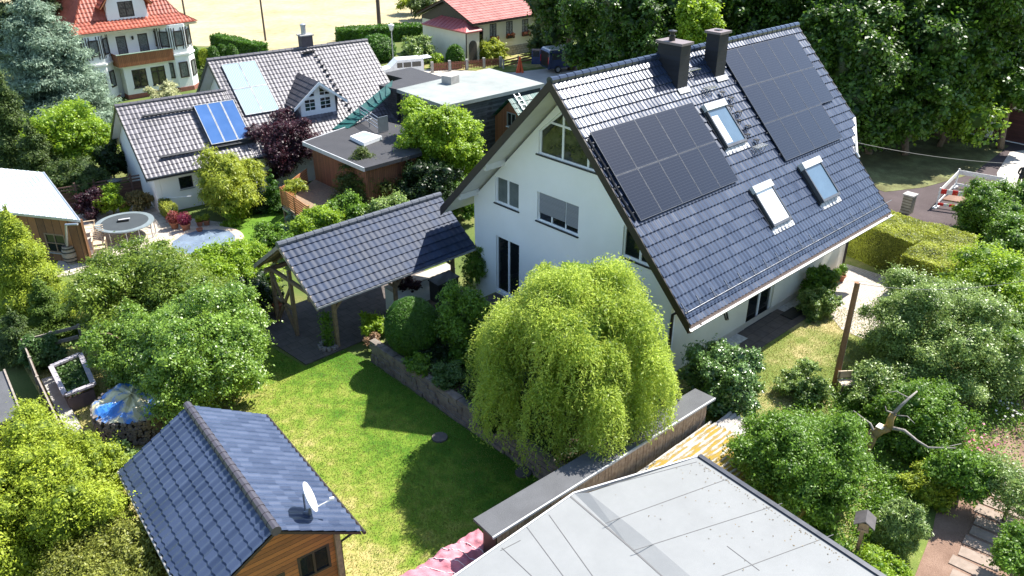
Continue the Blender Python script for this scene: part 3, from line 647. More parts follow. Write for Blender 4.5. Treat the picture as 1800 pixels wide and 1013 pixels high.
gr = thing('felt_roofed_garage', 'garage block under a large pale grey bitumen felt roof', 'garage', (-8.5, -12, GZ))
zg = 1.6
b0, b1, b2 = P(720, 1070, zg), P(1010, 868, zg), P(1228, 803, zg+.12)
r2, r3 = P(1545, 1010, zg+.12), P(1700, 1115, zg+.12)
f2_, f3 = P(1105, 960, zg), P(1290, 1130, zg)
q1, q2_, q3 = P(1035, 866, zg+.12), P(1152, 960, zg+.12), P(1350, 1130, zg+.12)
def feltmat():
    m, n, b = _new('pale_felt'); co = n.nodes.new('ShaderNodeTexCoord').outputs['Object']
    t = _noise(n, co, .9, 6, .7); f = _noise(n, co, 60, 3); 
    v = _math(n, 'ADD', _math(n, 'MULTIPLY', t.outputs[0], .6), _math(n, 'MULTIPLY', f.outputs[0], .4))
    r = _ramp(n, v, [(.3, (.185, .192, .192)), (.5, (.208, .216, .217)), (.72, (.24, .247, .247))])
    n.links.new(r.outputs[0], b.inputs['Base Color']); b.inputs['Roughness'].default_value = .75; _bump(n, f.outputs[0], b, .4, .01); return m
pf = feltmat()
mb = MB()
def poly3(mb, pts, d=.16):
    n = len(pts); mb.prism(pts, [p.z-d for p in pts], [p.z for p in pts])
poly3(mb, [b0, b1, f2_, f3]); mb.build('felt_roof', pf, gr)
mb = MB(); poly3(mb, [b1, q1, q2_, f2_]); poly3(mb, [f2_, q2_, q3, f3]); mb.build('felt_roof', pf, gr)['label'] = 'sloping fold between the two felt surfaces'
mb = MB(); poly3(mb, [q1, b2, r2, r3, q3, q2_]); mb.build('felt_roof', pf, gr)
dk = mat('dark_fascia', (.045, .05, .065), None, 4, .4, 0, .2)
MB().bar(b2+Vector((.03, 0, -.05)), r3+Vector((.03, 0, -.05)), .14, .2).build('roof_edge_trim', dk, gr)
MB().bar(b0+Vector((0, .03, -.03)), b1+Vector((0, .03, -.03)), .05, .1).bar(b1+Vector((0, .03, -.03)), b2+Vector((0, .03, -.03)), .05, .1).build('roof_edge_trim', mat('edge_felt_white', (.62, .62, .62), None, 4, .6), gr)
mb = MB()
seamm = mat('bitumen_seam', (.12, .12, .12), None, 5, .7)
def seam(p, q, z, w=.018):
    a, b = P(*p, z+.004), P(*q, z+.004); mb.bar(a, b, w, .008)
for p, q in (((965, 905), (1090, 1080)), ((925, 925), (1055, 1100)), ((882, 963), (935, 1013)), ((880, 968), (915, 950))): seam(p, q, zg)
seam((1003, 873), (1105, 960), zg, .05); seam((1105, 960), (1290, 1125), zg, .05)
for p, q in (((1070, 853), (1225, 812)), ((1064, 920), (1290, 838)), ((1113, 968), (1375, 885)), ((1195, 1040), (1465, 940)), ((1255, 1060), (1540, 1012)), ((1278, 960), (1335, 1003))): seam(p, q, zg+.12, .016)
mb.build('felt_seams', seamm, gr)
w_ = [b0, b1, b2, r3, q3, f3]; cx_ = sum((p for p in w_), Vector())/6
MB().prism([p+(cx_-p)*.06 for p in w_], GZ, zg-.1).build('wall', render_w, gr)
# red tarpaulin over a woodstack next to the store
tp = thing('covered_log_stack', 'log stack under a faded red tarpaulin tied with white cords', 'log stack', tuple(P(790, 985, GZ)))
mb = MB(); nx, ny = 60, 26; c0, c1, c2_, c3 = P(610, 1075, .1), P(828, 938, .1), P(872, 965, .0), P(760, 1085, .0)
vs = []; random.seed(8)
for j in range(ny):
    for i in range(nx):
        a_, b_ = i/(nx-1), j/(ny-1); p = (c0*(1-a_)+c1*a_)*(1-b_)+(c3*(1-a_)+c2_*a_)*b_
        vs.append((p.x, p.y, p.z+.28*math.sin(math.pi*b_)**.6+.045*math.sin(a_*19+b_*3)+.035*math.sin(a_*37-b_*13)+.02*math.sin(a_*71+b_*21)+random.uniform(-.022, .022)))
mb.add(vs, [(j*nx+i, j*nx+i+1, (j+1)*nx+i+1, (j+1)*nx+i) for j in range(ny-1) for i in range(nx-1)])
mb.build('tarpaulin', mat('red_tarp', (.60, .27, .31), (.46, .16, .20), 2.2, .7, .5, 0, .3, 30), tp, smooth=True)
mb = MB()
for a_ in (.3, .5, .62, .74, .86):
    pts = []
    for j in range(0, ny, 1):
        i = int(a_*(nx-1)); v = vs[j*nx+i]; pts.append((v[0], v[1], v[2]+.012))
    mb.tube(pts, .009, 5)
mb.build('cord', white, tp)
MB().prism([c0, c1, c2_, c3], GZ, [-.0, -.0, -.08, -.08]).build('logs', timber, tp)

# ------------------------------------------------------------------ neighbour's house with collectors
XZ = Matrix(((1, 0, 0, 0), (0, 0, 1, 0), (0, 1, 0, 0), (0, 0, 0, 1)))       # (u, v, n) -> x=u, y=n, z=v
YZ = frame((0, 0, 0), (0, 1, 0), (0, 0, 1), (1, 0, 0))
e0 = P(257.5, 314.8, 1.5)
h2 = thing('solar_house', 'white house with brown grey tiled roof, solar collectors and a gabled dormer', 'house', (e0.x, e0.y, GZ), R(-6.2))
M2 = T(e0.x, e0.y, 0, R(-6.2))
a2 = R(37.98); c2c, s2c = math.cos(a2), math.sin(a2); t2 = math.tan(a2)
def zz(v): return 1.5+v*t2
RW, RM = 3.96, 5.82
MLo = M2 @ frame((0, RW, zz(RW)), (1, 0, 0), (0, -c2c, -s2c), (0, -s2c, c2c))
tiles('roof_tiles', MLo, 6.35, RW/c2c, roof_grey, h2, tw=.235, tc=.34)
MMa = M2 @ frame((6.0, RM, zz(RM)), (1, 0, 0), (0, -c2c, -s2c), (0, -s2c, c2c))
tiles('roof_tiles', MMa, 10.7, RM/c2c, roof_grey, h2, tw=.235, tc=.34)
MMb = M2 @ frame((16.7, RM, zz(RM)), (-1, 0, 0), (0, c2c, -s2c), (0, s2c, c2c))
tiles('roof_tiles', MMb, 10.7, RM/c2c, roof_grey, h2, tw=.3, seg=4)
tiles('roof_tiles', M2 @ frame((6.0, RW, zz(RW)), (-1, 0, 0), (0, c2c, -s2c), (0, s2c, c2c)), 6.0, RW/c2c, roof_grey, h2, tw=.3, seg=4)
W2 = lambda x, y, z: M2 @ Vector((x, y, z))
ridge_cap('ridge_tiles', W2(-.03, RW, zz(RW)), W2(6.2, RW, zz(RW)), roof_grey, h2, .12); ridge_cap('ridge_tiles', W2(5.97, RM, zz(RM)), W2(16.75, RM, zz(RM)), roof_grey, h2, .13)
mb = MB(); b2v = lambda y0, y1, up, dn: [(y0, zz(y0)-up), (y1, zz(y1)-up), (y1, zz(y1)-dn), (y0, zz(y0)-dn)]
mb.prism(b2v(0, RW, .04, .2), .02, 6.3, M2 @ YZ); mb.prism(b2v(0, RM, .045, .21), 6.31, 16.65, M2 @ YZ)
MF = lambda y: 2*RM-y
mb.prism([(RM, zz(RM)-.04), (2*RM, zz(0)-.04), (2*RM, zz(0)-.2), (RM, zz(RM)-.2)], 6.05, 16.65, M2 @ YZ)
mb.prism([(RW, zz(RW)-.04), (2*RW, zz(0)-.04), (2*RW, zz(0)-.2), (RW, zz(RW)-.2)], .02, 6.0, M2 @ YZ)
mb.build('roof_boarding', soff, h2)
mb = MB()
for x0, r_ in ((-.03, RW), (5.96, RM), (16.70, RM)):
    for sg in (1, -1):
        q = [(r_, zz(r_)+.03), (r_-sg*r_, zz(0)+.03), (r_-sg*r_, zz(0)-.22), (r_, zz(r_)-.22)]
        mb.prism(q, x0, x0+.035, M2 @ YZ)
mb.build('verge_board', anthr, h2)
gm2 = M2 @ frame((.45, 0, 0), (0, -1, 0), (0, 0, 1), (-1, 0, 0))
MB().wall([(-7.4, GZ), (-.5, GZ), (-.5, zz(.5)-.22), (-RW, zz(RW)-.22), (-7.4, zz(.52)-.22)], [], gm2).build('gable_wall', render_w, h2)
gm3 = M2 @ frame((6.7, 0, 0), (0, -1, 0), (0, 0, 1), (-1, 0, 0))
aw = [(-5.2, 4.0), (-3.6, 4.0), (-3.6, 4.25), (-5.2, 5.3)]
MB().wall([(-11.0, 1.5), (-.6, 1.5), (-.6, zz(.6)-.22), (-RM, zz(RM)-.22), (-11.0, zz(.64)-.22)], [rect(-6.6, 4.05, -4.9, 4.7)], gm3).build('gable_wall', render_w, h2)
win(h2, gm3, rect(-6.6, 4.05, -4.9, 4.7), [], inset=.06)
sm2 = M2 @ frame((0, .5, 0), (1, 0, 0), (0, 0, 1), (0, -1, 0))
hw_ = rect(1.75, .35, 2.5, 1.05)
MB().wall([(.74, GZ), (16, GZ), (16, zz(.5)-.22), (.74, zz(.5)-.22)], [hw_], sm2).build('front_wall', render_w, h2)
win(h2, sm2, hw_, [], fm=anthr, sill=(1.75, 2.5, .35), sillm=zinc)
MB().box(0, 16.7, -.1, .0, 1.38, 1.48, M2).build('gutter', anthr, h2)
MB().box(16.3, 16.6, .6, 11.0, GZ, 1.6, M2).build('rear_wall', render_w, h2)
# collectors
def onr(x, v, n=0): return M2 @ (Vector((x, v, zz(v)))+Vector((0, -s2c, c2c))*n)
def collector(x0, x1, v0, v1, m, nm='solar_collector', n0=.06, n1=.14, lab=None):
    mb = MB(); F_ = M2 @ frame((x0, v1, zz(v1)), (1, 0, 0), (0, -c2c, -s2c), (0, -s2c, c2c)); L_ = (v1-v0)/c2c; wd = x1-x0
    o = mb.box(.04, wd-.04, .04, L_-.04, n0, n1-.01, F_).build(nm, m, h2)
    MB().box(0, .04, 0, L_, n0, n1, F_).box(wd-.04, wd, 0, L_, n0, n1, F_).box(.04, wd-.04, 0, .04, n0, n1, F_).box(.04, wd-.04, L_-.04, L_, n0, n1, F_).build('collector_frame', mat('collector_alu', (.26, .28, .3), None, 4, .35, 0, .4), o)
    if lab: o['label'] = lab
    return o
def fluted():
    m, n, b = _new('pale_collector_glass'); co = n.nodes.new('ShaderNodeTexCoord').outputs['Object']
    wv = n.nodes.new('ShaderNodeTexWave'); wv.inputs['Scale'].default_value = 3.2; wv.inputs['Distortion'].default_value = 3; n.links.new(co, wv.inputs[0])
    r = _ramp(n, wv.outputs[0], [(.2, (.22, .36, .50)), (.8, (.36, .48, .60))]); n.links.new(r.outputs[0], b.inputs['Base Color'])
    b.inputs['Roughness'].default_value = .12; b.inputs['Specular IOR Level'].default_value = .5; return m
fl = fluted(); bluec = mat('blue_collector_glass', (.05, .13, .32), (.035, .10, .26), .8, .12, 0, 0, .8)
for i in (0, 1):
    for j in (0, 1): collector(6.62+i*1.06, 7.66+i*1.06, 2.3+j*1.55, 3.83+j*1.55, fl)
for i in range(3): collector(3.95+i*.78, 4.72+i*.78, .95, 3.2, bluec, n0=.2, n1=.3)
for v in (3.13, .86):
    MB().box(0, 5.3, -.06, .06, .1, .2, M2 @ frame((1.1, v, zz(v)), (1, 0, 0), (0, -c2c, -s2c), (0, -s2c, c2c))).build('mounting_rail', anthr, h2)
MB().box(3.9, 6.35, .72, .86, zz(.8)+.05, zz(.8)+.22, M2).build('mounting_rail', anthr, h2)
# dormer: front plane at v=1.76, ridge 
dxm, dh = 11.0, 1.3; fv = 1.72; zb = zz(fv); wtop = zb+.62; rdg = zb+2.0
fp = M2 @ frame((0, fv, 0), (1, 0, 0), (0, 0, 1), (0, -1, 0))
w1 = rect(dxm-.88, zb+.28, dxm-.14, zb+1.02); w2 = rect(dxm+.14, zb+.28, dxm+.88, zb+1.02)
w3 = [(dxm-.88, zb+1.12), (dxm-.14, zb+1.12), (dxm-.14, zb+1.72), (dxm-.88, zb+1.22)]; w4 = [(dxm+.14, zb+1.12), (dxm+.88, zb+1.12), (dxm+.88, zb+1.22), (dxm+.14, zb+1.72)]
dm = MB().wall([(dxm-1.15, zb+.02), (dxm+1.15, zb+.02), (dxm+1.15, zb+1.08), (dxm, zb+1.98), (dxm-1.15, zb+1.08)], [w1, w2, w3, w4], fp, .2).build('dormer', white, h2)
for q in (w1, w2): win(dm if False else h2, fp, q, [((q[0][0]+.37, q[0][1]), (q[0][0]+.37, q[2][1]), .03), ((q[0][0], q[0][1]+.25), (q[1][0], q[0][1]+.25), .03), ((q[0][0], q[0][1]+.5), (q[1][0], q[0][1]+.5), .03)], fw=.05, inset=.06)
for q in (w3, w4): win(h2, fp, q, [((q[0][0]+.37, q[0][1]), (q[0][0]+.37, q[0][1]+.42), .03), ((q[0][0], q[0][1]+.22), (q[1][0], q[0][1]+.22), .03)], fw=.05, inset=.06)
vr = (rdg-1.5)/t2; ve = (zb+.78-1.5)/t2
MB().box(dxm-1.15, dxm-1.0, fv+.205, ve+.4, zb, zb+.85, M2).box(dxm+1.0, dxm+1.15, fv+.205, ve+.4, zb, zb+.85, M2).build('dormer_cheeks', render_w, h2)
for sg in (-1, 1):
    al = math.atan2(1.35, 1.72); L_ = 1.75/math.cos(al)
    if sg < 0: Md = M2 @ frame((dxm, vr+.1, rdg+.08), (0, -1, 0), (-math.cos(al), 0, -math.sin(al)), (-math.sin(al), 0, math.cos(al)))
    else: Md = M2 @ frame((dxm, fv-.45, rdg+.08), (0, 1, 0), (math.cos(al), 0, -math.sin(al)), (math.sin(al), 0, math.cos(al)))
    Wd = vr+.1-(fv-.45)
    zedge = lambda s: (rdg+.08-s*math.sin(al)-1.5)/t2           # where this course meets the main roof
    if sg < 0: f_a, f_b = (lambda s: Wd), (lambda s: max(0, vr+.1-zedge(s)-.05))
    else: f_a, f_b = (lambda s: max(0.02, zedge(s)+.05-(fv-.45))), (lambda s: 0)
    tiles('dormer_tiles', Md, Wd, L_, roof_blue if False else tilemat('dark_dormer_tile', (.06, .055, .06), (.035, .032, .036), .42, .5), h2, tw=.235, tc=.34, uend=f_a, u0=f_b)
    q = [(dxm, rdg+.1), (dxm+sg*1.75, rdg+.1-1.37), (dxm+sg*1.75, rdg-.08-1.37), (dxm, rdg-.1)]
    MB().prism(q, fv-.49, fv-.455, M2 @ XZ).build('verge_board', white, h2)
    MB().prism([(dxm, rdg+.03), (dxm+sg*1.7, rdg+.03-1.33), (dxm+sg*1.7, rdg-.03-1.33), (dxm, rdg-.03)], fv-.45, fv+.2, M2 @ XZ).build('soffit', soff, h2)
ch = MB().box(12.1, 12.85, RM-.1, RM+.5, zz(RM)-.6, zz(RM)+.75, M2).build('chimney', mat('dark_brick', (.10, .08, .09), (.07, .055, .06), 4, .7), h2)
MB().box(12.02, 12.93, RM-.18, RM+.58, zz(RM)+.75, zz(RM)+.82, M2).build('chimney_cap', concrete, ch)
MB().lathe([(.16, 0), (.16, .55), (.20, .56), (.20, .62), (.02, .7)], M2 @ T(12.4, RM+.2, zz(RM)+.82), 14).build('flue_pipe', zinc, ch)
for k in range(13):
    u_ = 12.7+.03*k; v = 5.5-k*.32; q = onr(u_, v, .05)
    MB().box(-.12, .12, -.1, .06, .05, .08, T(q.x, q.y, q.z, R(-6))).bar(q+Vector((-.08, 0, .06)), q+Vector((-.08, .05, -.08)), .02, .02).bar(q+Vector((.08, 0, .06)), q+Vector((.08, .05, -.08)), .02, .02).build('roof_step', blackm, h2)
MB().bar(onr(11.9, 5.45, .15), onr(12.7, 5.5, .15), .25, .04).build('roof_grate', blackm, h2)

# ------------------------------------------------------------------ flat roofed house
h3 = thing('flat_roofed_house', 'flat roofed dark grey house with pale felt roof, wooden wing and green tiled gable', 'house', (11, 20, GZ))
zf = 4.0
dkp = [P(672, 129, zf), P(722, 118.5, zf), P(783, 137, zf), P(697, 157, zf), P(666, 150, zf), P(708, 138, zf)]
gyp = [P(697, 157, zf), P(783, 137, zf), P(860, 120, zf), P(957, 147, zf), P(782, 186, zf)]
pale = mat('grey_green_felt', (.30, .32, .30), (.20, .22, .21), .7, .85, .3); dkf = mat('black_felt', (.045, .045, .05), (.03, .03, .034), 1.2, .8, .4)
MB().prism(dkp, zf-.22, zf).build('flat_roof', dkf, h3)['label'] = 'dark felt part of the flat roof'
MB().prism(gyp, zf-.22, zf+.003).build('flat_roof', pale, h3)['label'] = 'pale felt part of the flat roof'
slate3 = stones('grey_slate_wall', (.075, .08, .09), (.05, .055, .06), (.03, .03, .035), .3, .15, .012, axes='YZ')
cx3 = sum(gyp, Vector())/5
ins = [p+(cx3-p)*.05 for p in gyp]
MB().prism(ins, GZ, zf-.225).build('wall', slate3, h3)
cxd = P(690, 140, zf)
MB().prism([p+(cxd-p)*.08 for p in [dkp[4], dkp[5], dkp[2], dkp[3]]], GZ, zf-.23).build('wall', slate3, h3)
MB().prism([p+(P(715, 132, zf)-p)*.1 for p in [dkp[0], dkp[1], dkp[2], dkp[5]]], GZ, zf-.23).build('wall', slate3, h3)
# glazed front under the eave
a_, b_ = ins[0], ins[4]; ux = (b_-a_); ux.z = 0; L3 = ux.length; ux.normalize(); nx_ = Vector((ux.y, -ux.x, 0))
if nx_.dot(CC-a_) < 0: nx_ = -nx_
M3 = frame((a_.x, a_.y, 0), ux, (0, 0, 1), nx_)
for k in range(3): win(h3, M3, rect(.5+k*1.75, 1.5, 2.0+k*1.75, 3.5), [((1.25+k*1.75, 1.5), (1.25+k*1.75, 3.5), .05)], fm=anthr, inset=-.03)
MB().box(-.42, .42, -.4, .4, 0, .5, T(P(792, 146, zf).x, P(792, 146, zf).y, zf, .2)).build('chimney', concrete, h3)
# balcony
bb = P(645, 210, 2.5)
bz = 2.6
q0, q1_, q2b = P(632, 186, bz+.95), P(664, 207, bz+.95), P(681, 203, bz+.95)
mb = MB()
for zz_ in (0, -.22, -.44, -.66):
    mb.bar(q0+Vector((0, 0, zz_)), q1_+Vector((0, 0, zz_)), .04, .04)
for t_ in (0, .5, 1): mb.bar(q0.lerp(q1_, t_), q0.lerp(q1_, t_)-Vector((0, 0, .95)), .05, .05)
mb.build('balcony_rail', steel, h3)
MB().bar(q1_-Vector((0, 0, .45)), q2b-Vector((0, 0, .45)), .05, .9).build('balcony_panel', mat('grey_panel', (.16, .18, .2), None, 3, .4), h3)
# lower black roof with rooflight over a wooden room
zl = 2.6
bl = [P(532, 250, zl), P(655, 208, zl), P(712, 222, zl), P(742, 268, zl), P(640, 296, zl)]
MB().prism(bl, zl-.2, zl).build('flat_roof', dkf, h3)['label'] = 'low black felt roof'
MB().bar(bl[0]+Vector((0, 0, -.08)), bl[4]+Vector((0, 0, -.08)), .06, .22).bar(bl[0]+Vector((0, 0, -.08)), bl[1]+Vector((0, 0, -.08)), .06, .22).build('roof_edge_trim', mat('pale_trim', (.5, .51, .52)), h3)
wood3 = planks('red_brown_cladding', (.30, .12, .06), (.17, .065, .035), .12, 'XY', .12)
cb = sum(bl, Vector())/5
MB().prism([p+(cb-p)*.12 for p in bl], GZ, zl-.205).build('wooden_room', wood3, h3)
rl = [P(616, 246, zl), P(640, 237, zl), P(672, 246, zl), P(640, 258, zl)]
f_ = MB().prism(rl, zl+.01, zl+.22).build('rooflight', white, h3)
cr = sum(rl, Vector())/4
MB().prism([p+(cr-p)*.18 for p in rl], zl+.2, zl+.235).build('pane', mat('rooflight_glass', (.35, .48, .5), (.3, .42, .45), 2, .08, 0, 0, .8), f_)
# green tiled slope rising beside the neighbour's gable
def quadroof(name, a, b, d, m, parent, **k):              # a ridge start, b ridge end, d eave under a
    a, b, d = Vector(a), Vector(b), Vector(d); u = (b-a); W = u.length; u.normalize(); s = d-a; s = s-u*u.dot(s); L = s.length; s.normalize(); n = u.cross(s)
    if n.z < 0: n = -n
    MB().box(0, W, 0, L, -.12, -.04, frame(a, u, s, n)).build('roof_boarding', brown, parent)
    return tiles(name, frame(a, u, s, n), W, L, m, parent, **k)
gq = [P(690, 141, 4.3), P(686, 164, 3.75), P(655, 192, 3.2), P(612, 225, 2.65), P(584, 227, 2.45)]
mb = MB(); mb.prism(gq, [q.z-.08 for q in gq], [q.z for q in gq])
for k in range(1, 9):
    t_ = k/9; mb.bar(gq[0].lerp(gq[4], t_)+Vector((0, 0, .01)), (gq[1].lerp(gq[2], min(1, t_*2)) if t_ < .5 else gq[2].lerp(gq[3], t_*2-1))+Vector((0, 0, .01)), .07, .05)
mb.build('green_tiles', mat('teal_tile', (.02, .11, .10), (.01, .06, .055), 4, .45), h3)
# green tiled wooden gable with a window and a ladder
ga, gb = P(868, 161, 4.3), P(905, 172, 4.3)
ax = Vector((1, 0, 0)); 
ra = P(898, 174, 3.95); rb = ra+Vector((3.6, .3, 0)); eL = P(835, 232, 1.9)
Yr = ra.y; half = 2.6
gx = ra.x
for sg in (-1, 1):
    al = R(42); 
    if sg < 0: Mg = frame((gx-.25, Yr, ra.z), (1, 0, 0), (0, -math.cos(al), -math.sin(al)), (0, -math.sin(al), math.cos(al)))
    else: Mg = frame((gx+3.6, Yr, ra.z), (-1, 0, 0), (0, math.cos(al), -math.sin(al)), (0, math.sin(al), math.cos(al)))
    tiles('green_tiles', Mg, 3.85, half/math.cos(al), roof_green, h3, tw=.3, tc=.36)
gmx = frame((gx, Yr, 0), (0, -1, 0), (0, 0, 1), (-1, 0, 0))
gw = rect(-.35, ra.z-1.75, .45, ra.z-.85)
MB().wall([(-half+.1, GZ), (half-.1, GZ), (half-.1, ra.z-.08-(half-.1)*.9), (0, ra.z-.08), (-half+.1, ra.z-.08-(half-.1)*.9)], [gw], gmx, .2).build('wooden_gable', wood3, h3)
win(h3, gmx, gw, [((.05, ra.z-1.75), (.05, ra.z-.85), .05)], fm=zinc, inset=.03, sill=(-.35, .45, ra.z-1.75), sillm=white)
ld = thing('aluminium_ladder', 'pale aluminium ladder lying on the green tiled roof slope', 'ladder', (gx+.3, Yr-1.2, 3))
mb = MB(); Mg = frame((gx-.25, Yr, ra.z), (1, 0, 0), (0, -math.cos(R(42)), -math.sin(R(42))), (0, -math.sin(R(42)), math.cos(R(42))))
for u in (.55, .95): mb.box(u, u+.03, -.2, 3.4, .06, .12, Mg)
for s in np.arange(0, 3.3, .3): mb.box(.58, .95, s, s+.025, .07, .10, Mg)
mb.build('rails_and_rungs', mat('bright_aluminium', (.72, .73, .75), None, 4, .35, 0, .3), ld)
# wooden deck with yellow shrub planter
dk_ = thing('timber_deck', 'raised orange brown timber deck with slatted balustrade beside the flat roofed house', 'deck', tuple(P(540, 380, GZ)))
d0, d1 = P(497, 352, 1.0), P(545, 385, 1.0); d3 = P(497, 330, 1.3); 
zd = .35
pd = [P(497, 360, zd), P(545, 394, zd), P(660, 345, zd), P(560, 310, zd)]
MB().prism(pd, zd-.15, zd).build('deck_floor', timber, dk_)
orw = mat('orange_wood', (.45, .20, .08), (.32, .13, .05), 5, .6)
mb = MB(); a_, b_ = pd[0], pd[1]
for k in range(7): mb.bar(a_+Vector((0, 0, .12+.13*k)), b_+Vector((0, 0, .12+.13*k)), .03, .10)
for t_ in (0, .5, 1): mb.bar(a_.lerp(b_, t_), a_.lerp(b_, t_)+Vector((0, 0, 1.0)), .09, .09)
a_, b_ = pd[0], pd[3]
for k in range(7): mb.bar(a_+Vector((0, 0, .12+.13*k)), a_.lerp(b_, .7)+Vector((0, 0, .12+.13*k)), .03, .10)
mb.build('balustrade', orw, dk_)
MB().bar(pd[0]+Vector((0, 0, -.2)), pd[1]+Vector((0, 0, -.2)), .1, .12).build('edge_beam', zinc, dk_)
for t_ in (.05, .95): MB().bar(pd[0].lerp(pd[1], t_)+Vector((.05, .1, -.15)), pd[0].lerp(pd[1], t_)+Vector((.05, .1, GZ-zd)), .12, .12).build('deck_post', timber, dk_)

# ------------------------------------------------------------------ yellow house with red roof
h4 = thing('red_roofed_house', 'cream bungalow with faded red tiled roof, arched porch door and flower boxes', 'house', (38, 46, GZ))
Y4, ez4 = 42.82, 2.95; ry4, rz4 = 46.9, 4.75; X0, X1 = 31.2, 41.3
al = math.atan2(rz4-ez4, ry4-Y4+.4); L4 = math.hypot(rz4-ez4, ry4-Y4+.4)
M4 = frame((X0, ry4, rz4), (1, 0, 0), (0, -math.cos(al), -math.sin(al)), (0, -math.sin(al), math.cos(al)))
tiles('roof_tiles', M4, 15.5, L4, roof_pink, h4, tw=.42, tc=.42, amp=.02, seg=4, uend=lambda s: 15.5 if s < 3 else 15.5-(s-3)*3.6)
tiles('roof_tiles', frame((X0+15.5, ry4, rz4), (-1, 0, 0), (0, math.cos(al), -math.sin(al)), (0, math.sin(al), math.cos(al))), 15.5, L4, roof_pink, h4, tw=.42, tc=.42, seg=4)
MB().prism([(Y4-.35, ez4-.07), (ry4, rz4-.05), (2*ry4-Y4+.35, ez4-.07), (2*ry4-Y4+.35, ez4-.2), (ry4, rz4-.2), (Y4-.35, ez4-.2)], X0+.02, X1, YZ).build('roof_boarding', brown, h4)
cream4 = mat('yellow_cream_render', (.80, .75, .60), (.72, .67, .52), .8, .85, .2)
ms4 = frame((0, Y4, 0), (1, 0, 0), (0, 0, 1), (0, -1, 0))
ww = [rect(33.75, 1.25, 34.65, 2.6), rect(35.95, 1.25, 36.85, 2.6), rect(38.15, 1.2, 39.05, 2.55)]
MB().wall([(31.7, GZ), (46, GZ), (46, ez4-.15), (31.7, ez4-.15)], ww+[rect(32.4, .6, 32.95, 2.3)], ms4).build('front_wall', cream4, h4)
win(h4, ms4, rect(32.4, .6, 32.95, 2.3), [], fm=brown)
curt = mat('lace_curtain', (.45, .45, .44), (.1, .1, .1), 6, .3)
for q in ww: win(h4, ms4, q, [((q[0][0]+.45, q[0][1]), (q[0][0]+.45, q[2][1]), .07)], fm=brown, gm=curt, inset=.05)
fbx = mat('geranium_red', (.35, .02, .03), (.05, .10, .02), 14, .7)
for q in ww:
    b_ = MB().box(q[0][0]-.05, q[1][0]+.05, Y4-.3, Y4-.04, q[0][1]-.28, q[0][1]-.05).build('flower_box', brown, h4)
    mb = MB(); random.seed(int(q[0][0]*10))
    for k in range(40):
        x, y, z = random.uniform(q[0][0]-.08, q[1][0]+.08), random.uniform(Y4-.34, Y4-.05), random.uniform(q[0][1]-.25, q[0][1]+.18); s_ = random.uniform(.04, .08)
        mb.box(x-s_, x+s_, y-s_, y+s_, z-s_, z+s_, Matrix.Translation((0, 0, 0)))
    mb.build('flowers', fbx, b_)
MB().wall([(-2*ry4+Y4, GZ), (-Y4-.3, GZ), (-Y4-.3, ez4-.15), (-ry4, rz4-.2), (-2*ry4+Y4, ez4-.15)], [], frame((31.7, 0, 0), (0, -1, 0), (0, 0, 1), (-1, 0, 0))).build('side_wall', cream4, h4)
MB().wall([(-2*ry4+Y4, ez4-.5), (-Y4-.05, ez4-.5), (-Y4-.05, ez4-.2), (-ry4, rz4-.2), (-2*ry4+Y4, ez4-.2)], [], frame((31.66, 0, 0), (0, -1, 0), (0, 0, 1), (-1, 0, 0)), .035).build('gable_cladding', anthr, h4)
MB().box(31.9, 46, Y4-.03, Y4+.02, GZ, GZ+.95).build('stone_plinth', stones('rubble_plinth', (.36, .33, .28), (.28, .25, .21), (.15, .13, .1), .4, .25, .02), h4)
MB().box(X0+.1, X1, Y4-.44, Y4-.36, ez4-.16, ez4-.06).build('gutter', brown, h4)
MB().box(36.6, 37.4, ry4-.7, ry4+.2, rz4-.3, rz4+1.3).build('chimney', roof_red, h4)
pw0, pw1, py0, py1 = 30.2, 32.1, 43.35-1.1, 49.2
MB().box(pw0+.25, pw1, py0+.25, py1-.2, GZ, 2.25).build('porch', cream4, h4)
mpz = 2.3
for nm, pts in (('a', [(pw0, py0), (pw0, py1), (pw0+1.0, py1-1.6), (pw0+1.0, py0+1.4)]), ):
    pass
mb = MB(); v = [(pw0, py0, mpz), (pw1+.2, py0, mpz), (pw1+.2, py1, mpz), (pw0, py1, mpz), (pw1-.3, py0+1.5, mpz+.85), (pw1-.3, py1-1.6, mpz+.85)]
v += [(a, b, c-.12) for a, b, c in v[:4]]
mb.add(v, [(0, 1, 4), (1, 2, 5, 4), (2, 3, 5), (3, 0, 4, 5), (0, 6, 7, 1), (1, 7, 8, 2), (2, 8, 9, 3), (3, 9, 6, 0), (6, 9, 8, 7)])
mb.build('porch_roof', mat('red_metal_roof', (.45, .13, .12), (.35, .09, .09), 1.5, .4), h4)
mb = MB()
for k in range(12):
    y = py0+.3+k*.55; mb.bar((pw0, y, mpz+.02), (pw1-.3, min(max(y, py0+1.5), py1-1.6), mpz+.87), .04, .05)
mb.build('porch_roof_ribs', mat('red_metal_roof', (.45, .13, .12)), h4)
ar = [(30.75, GZ), (31.75, GZ), (31.75, .9)]+[(31.25+.5*math.cos(a), .9+.5*math.sin(a)) for a in [math.pi*k/8 for k in range(1, 8)]]+[(30.75, .9)]
MB().prism(ar, 0, .04, frame((0, py0+.245, 0), (1, 0, 0), (0, 0, 1), (0, -1, 0))).build('arched_door', mat('dark_door', (.06, .055, .05), (.1, .09, .08), 8, .5), h4)
MB().tube([(pw0+.1, py0+.05, 2.2), (pw0+.2, py0+.2, 2.0), (pw0+.2, py0+.2, GZ)], .05, 8).build('downpipe', brown, h4)

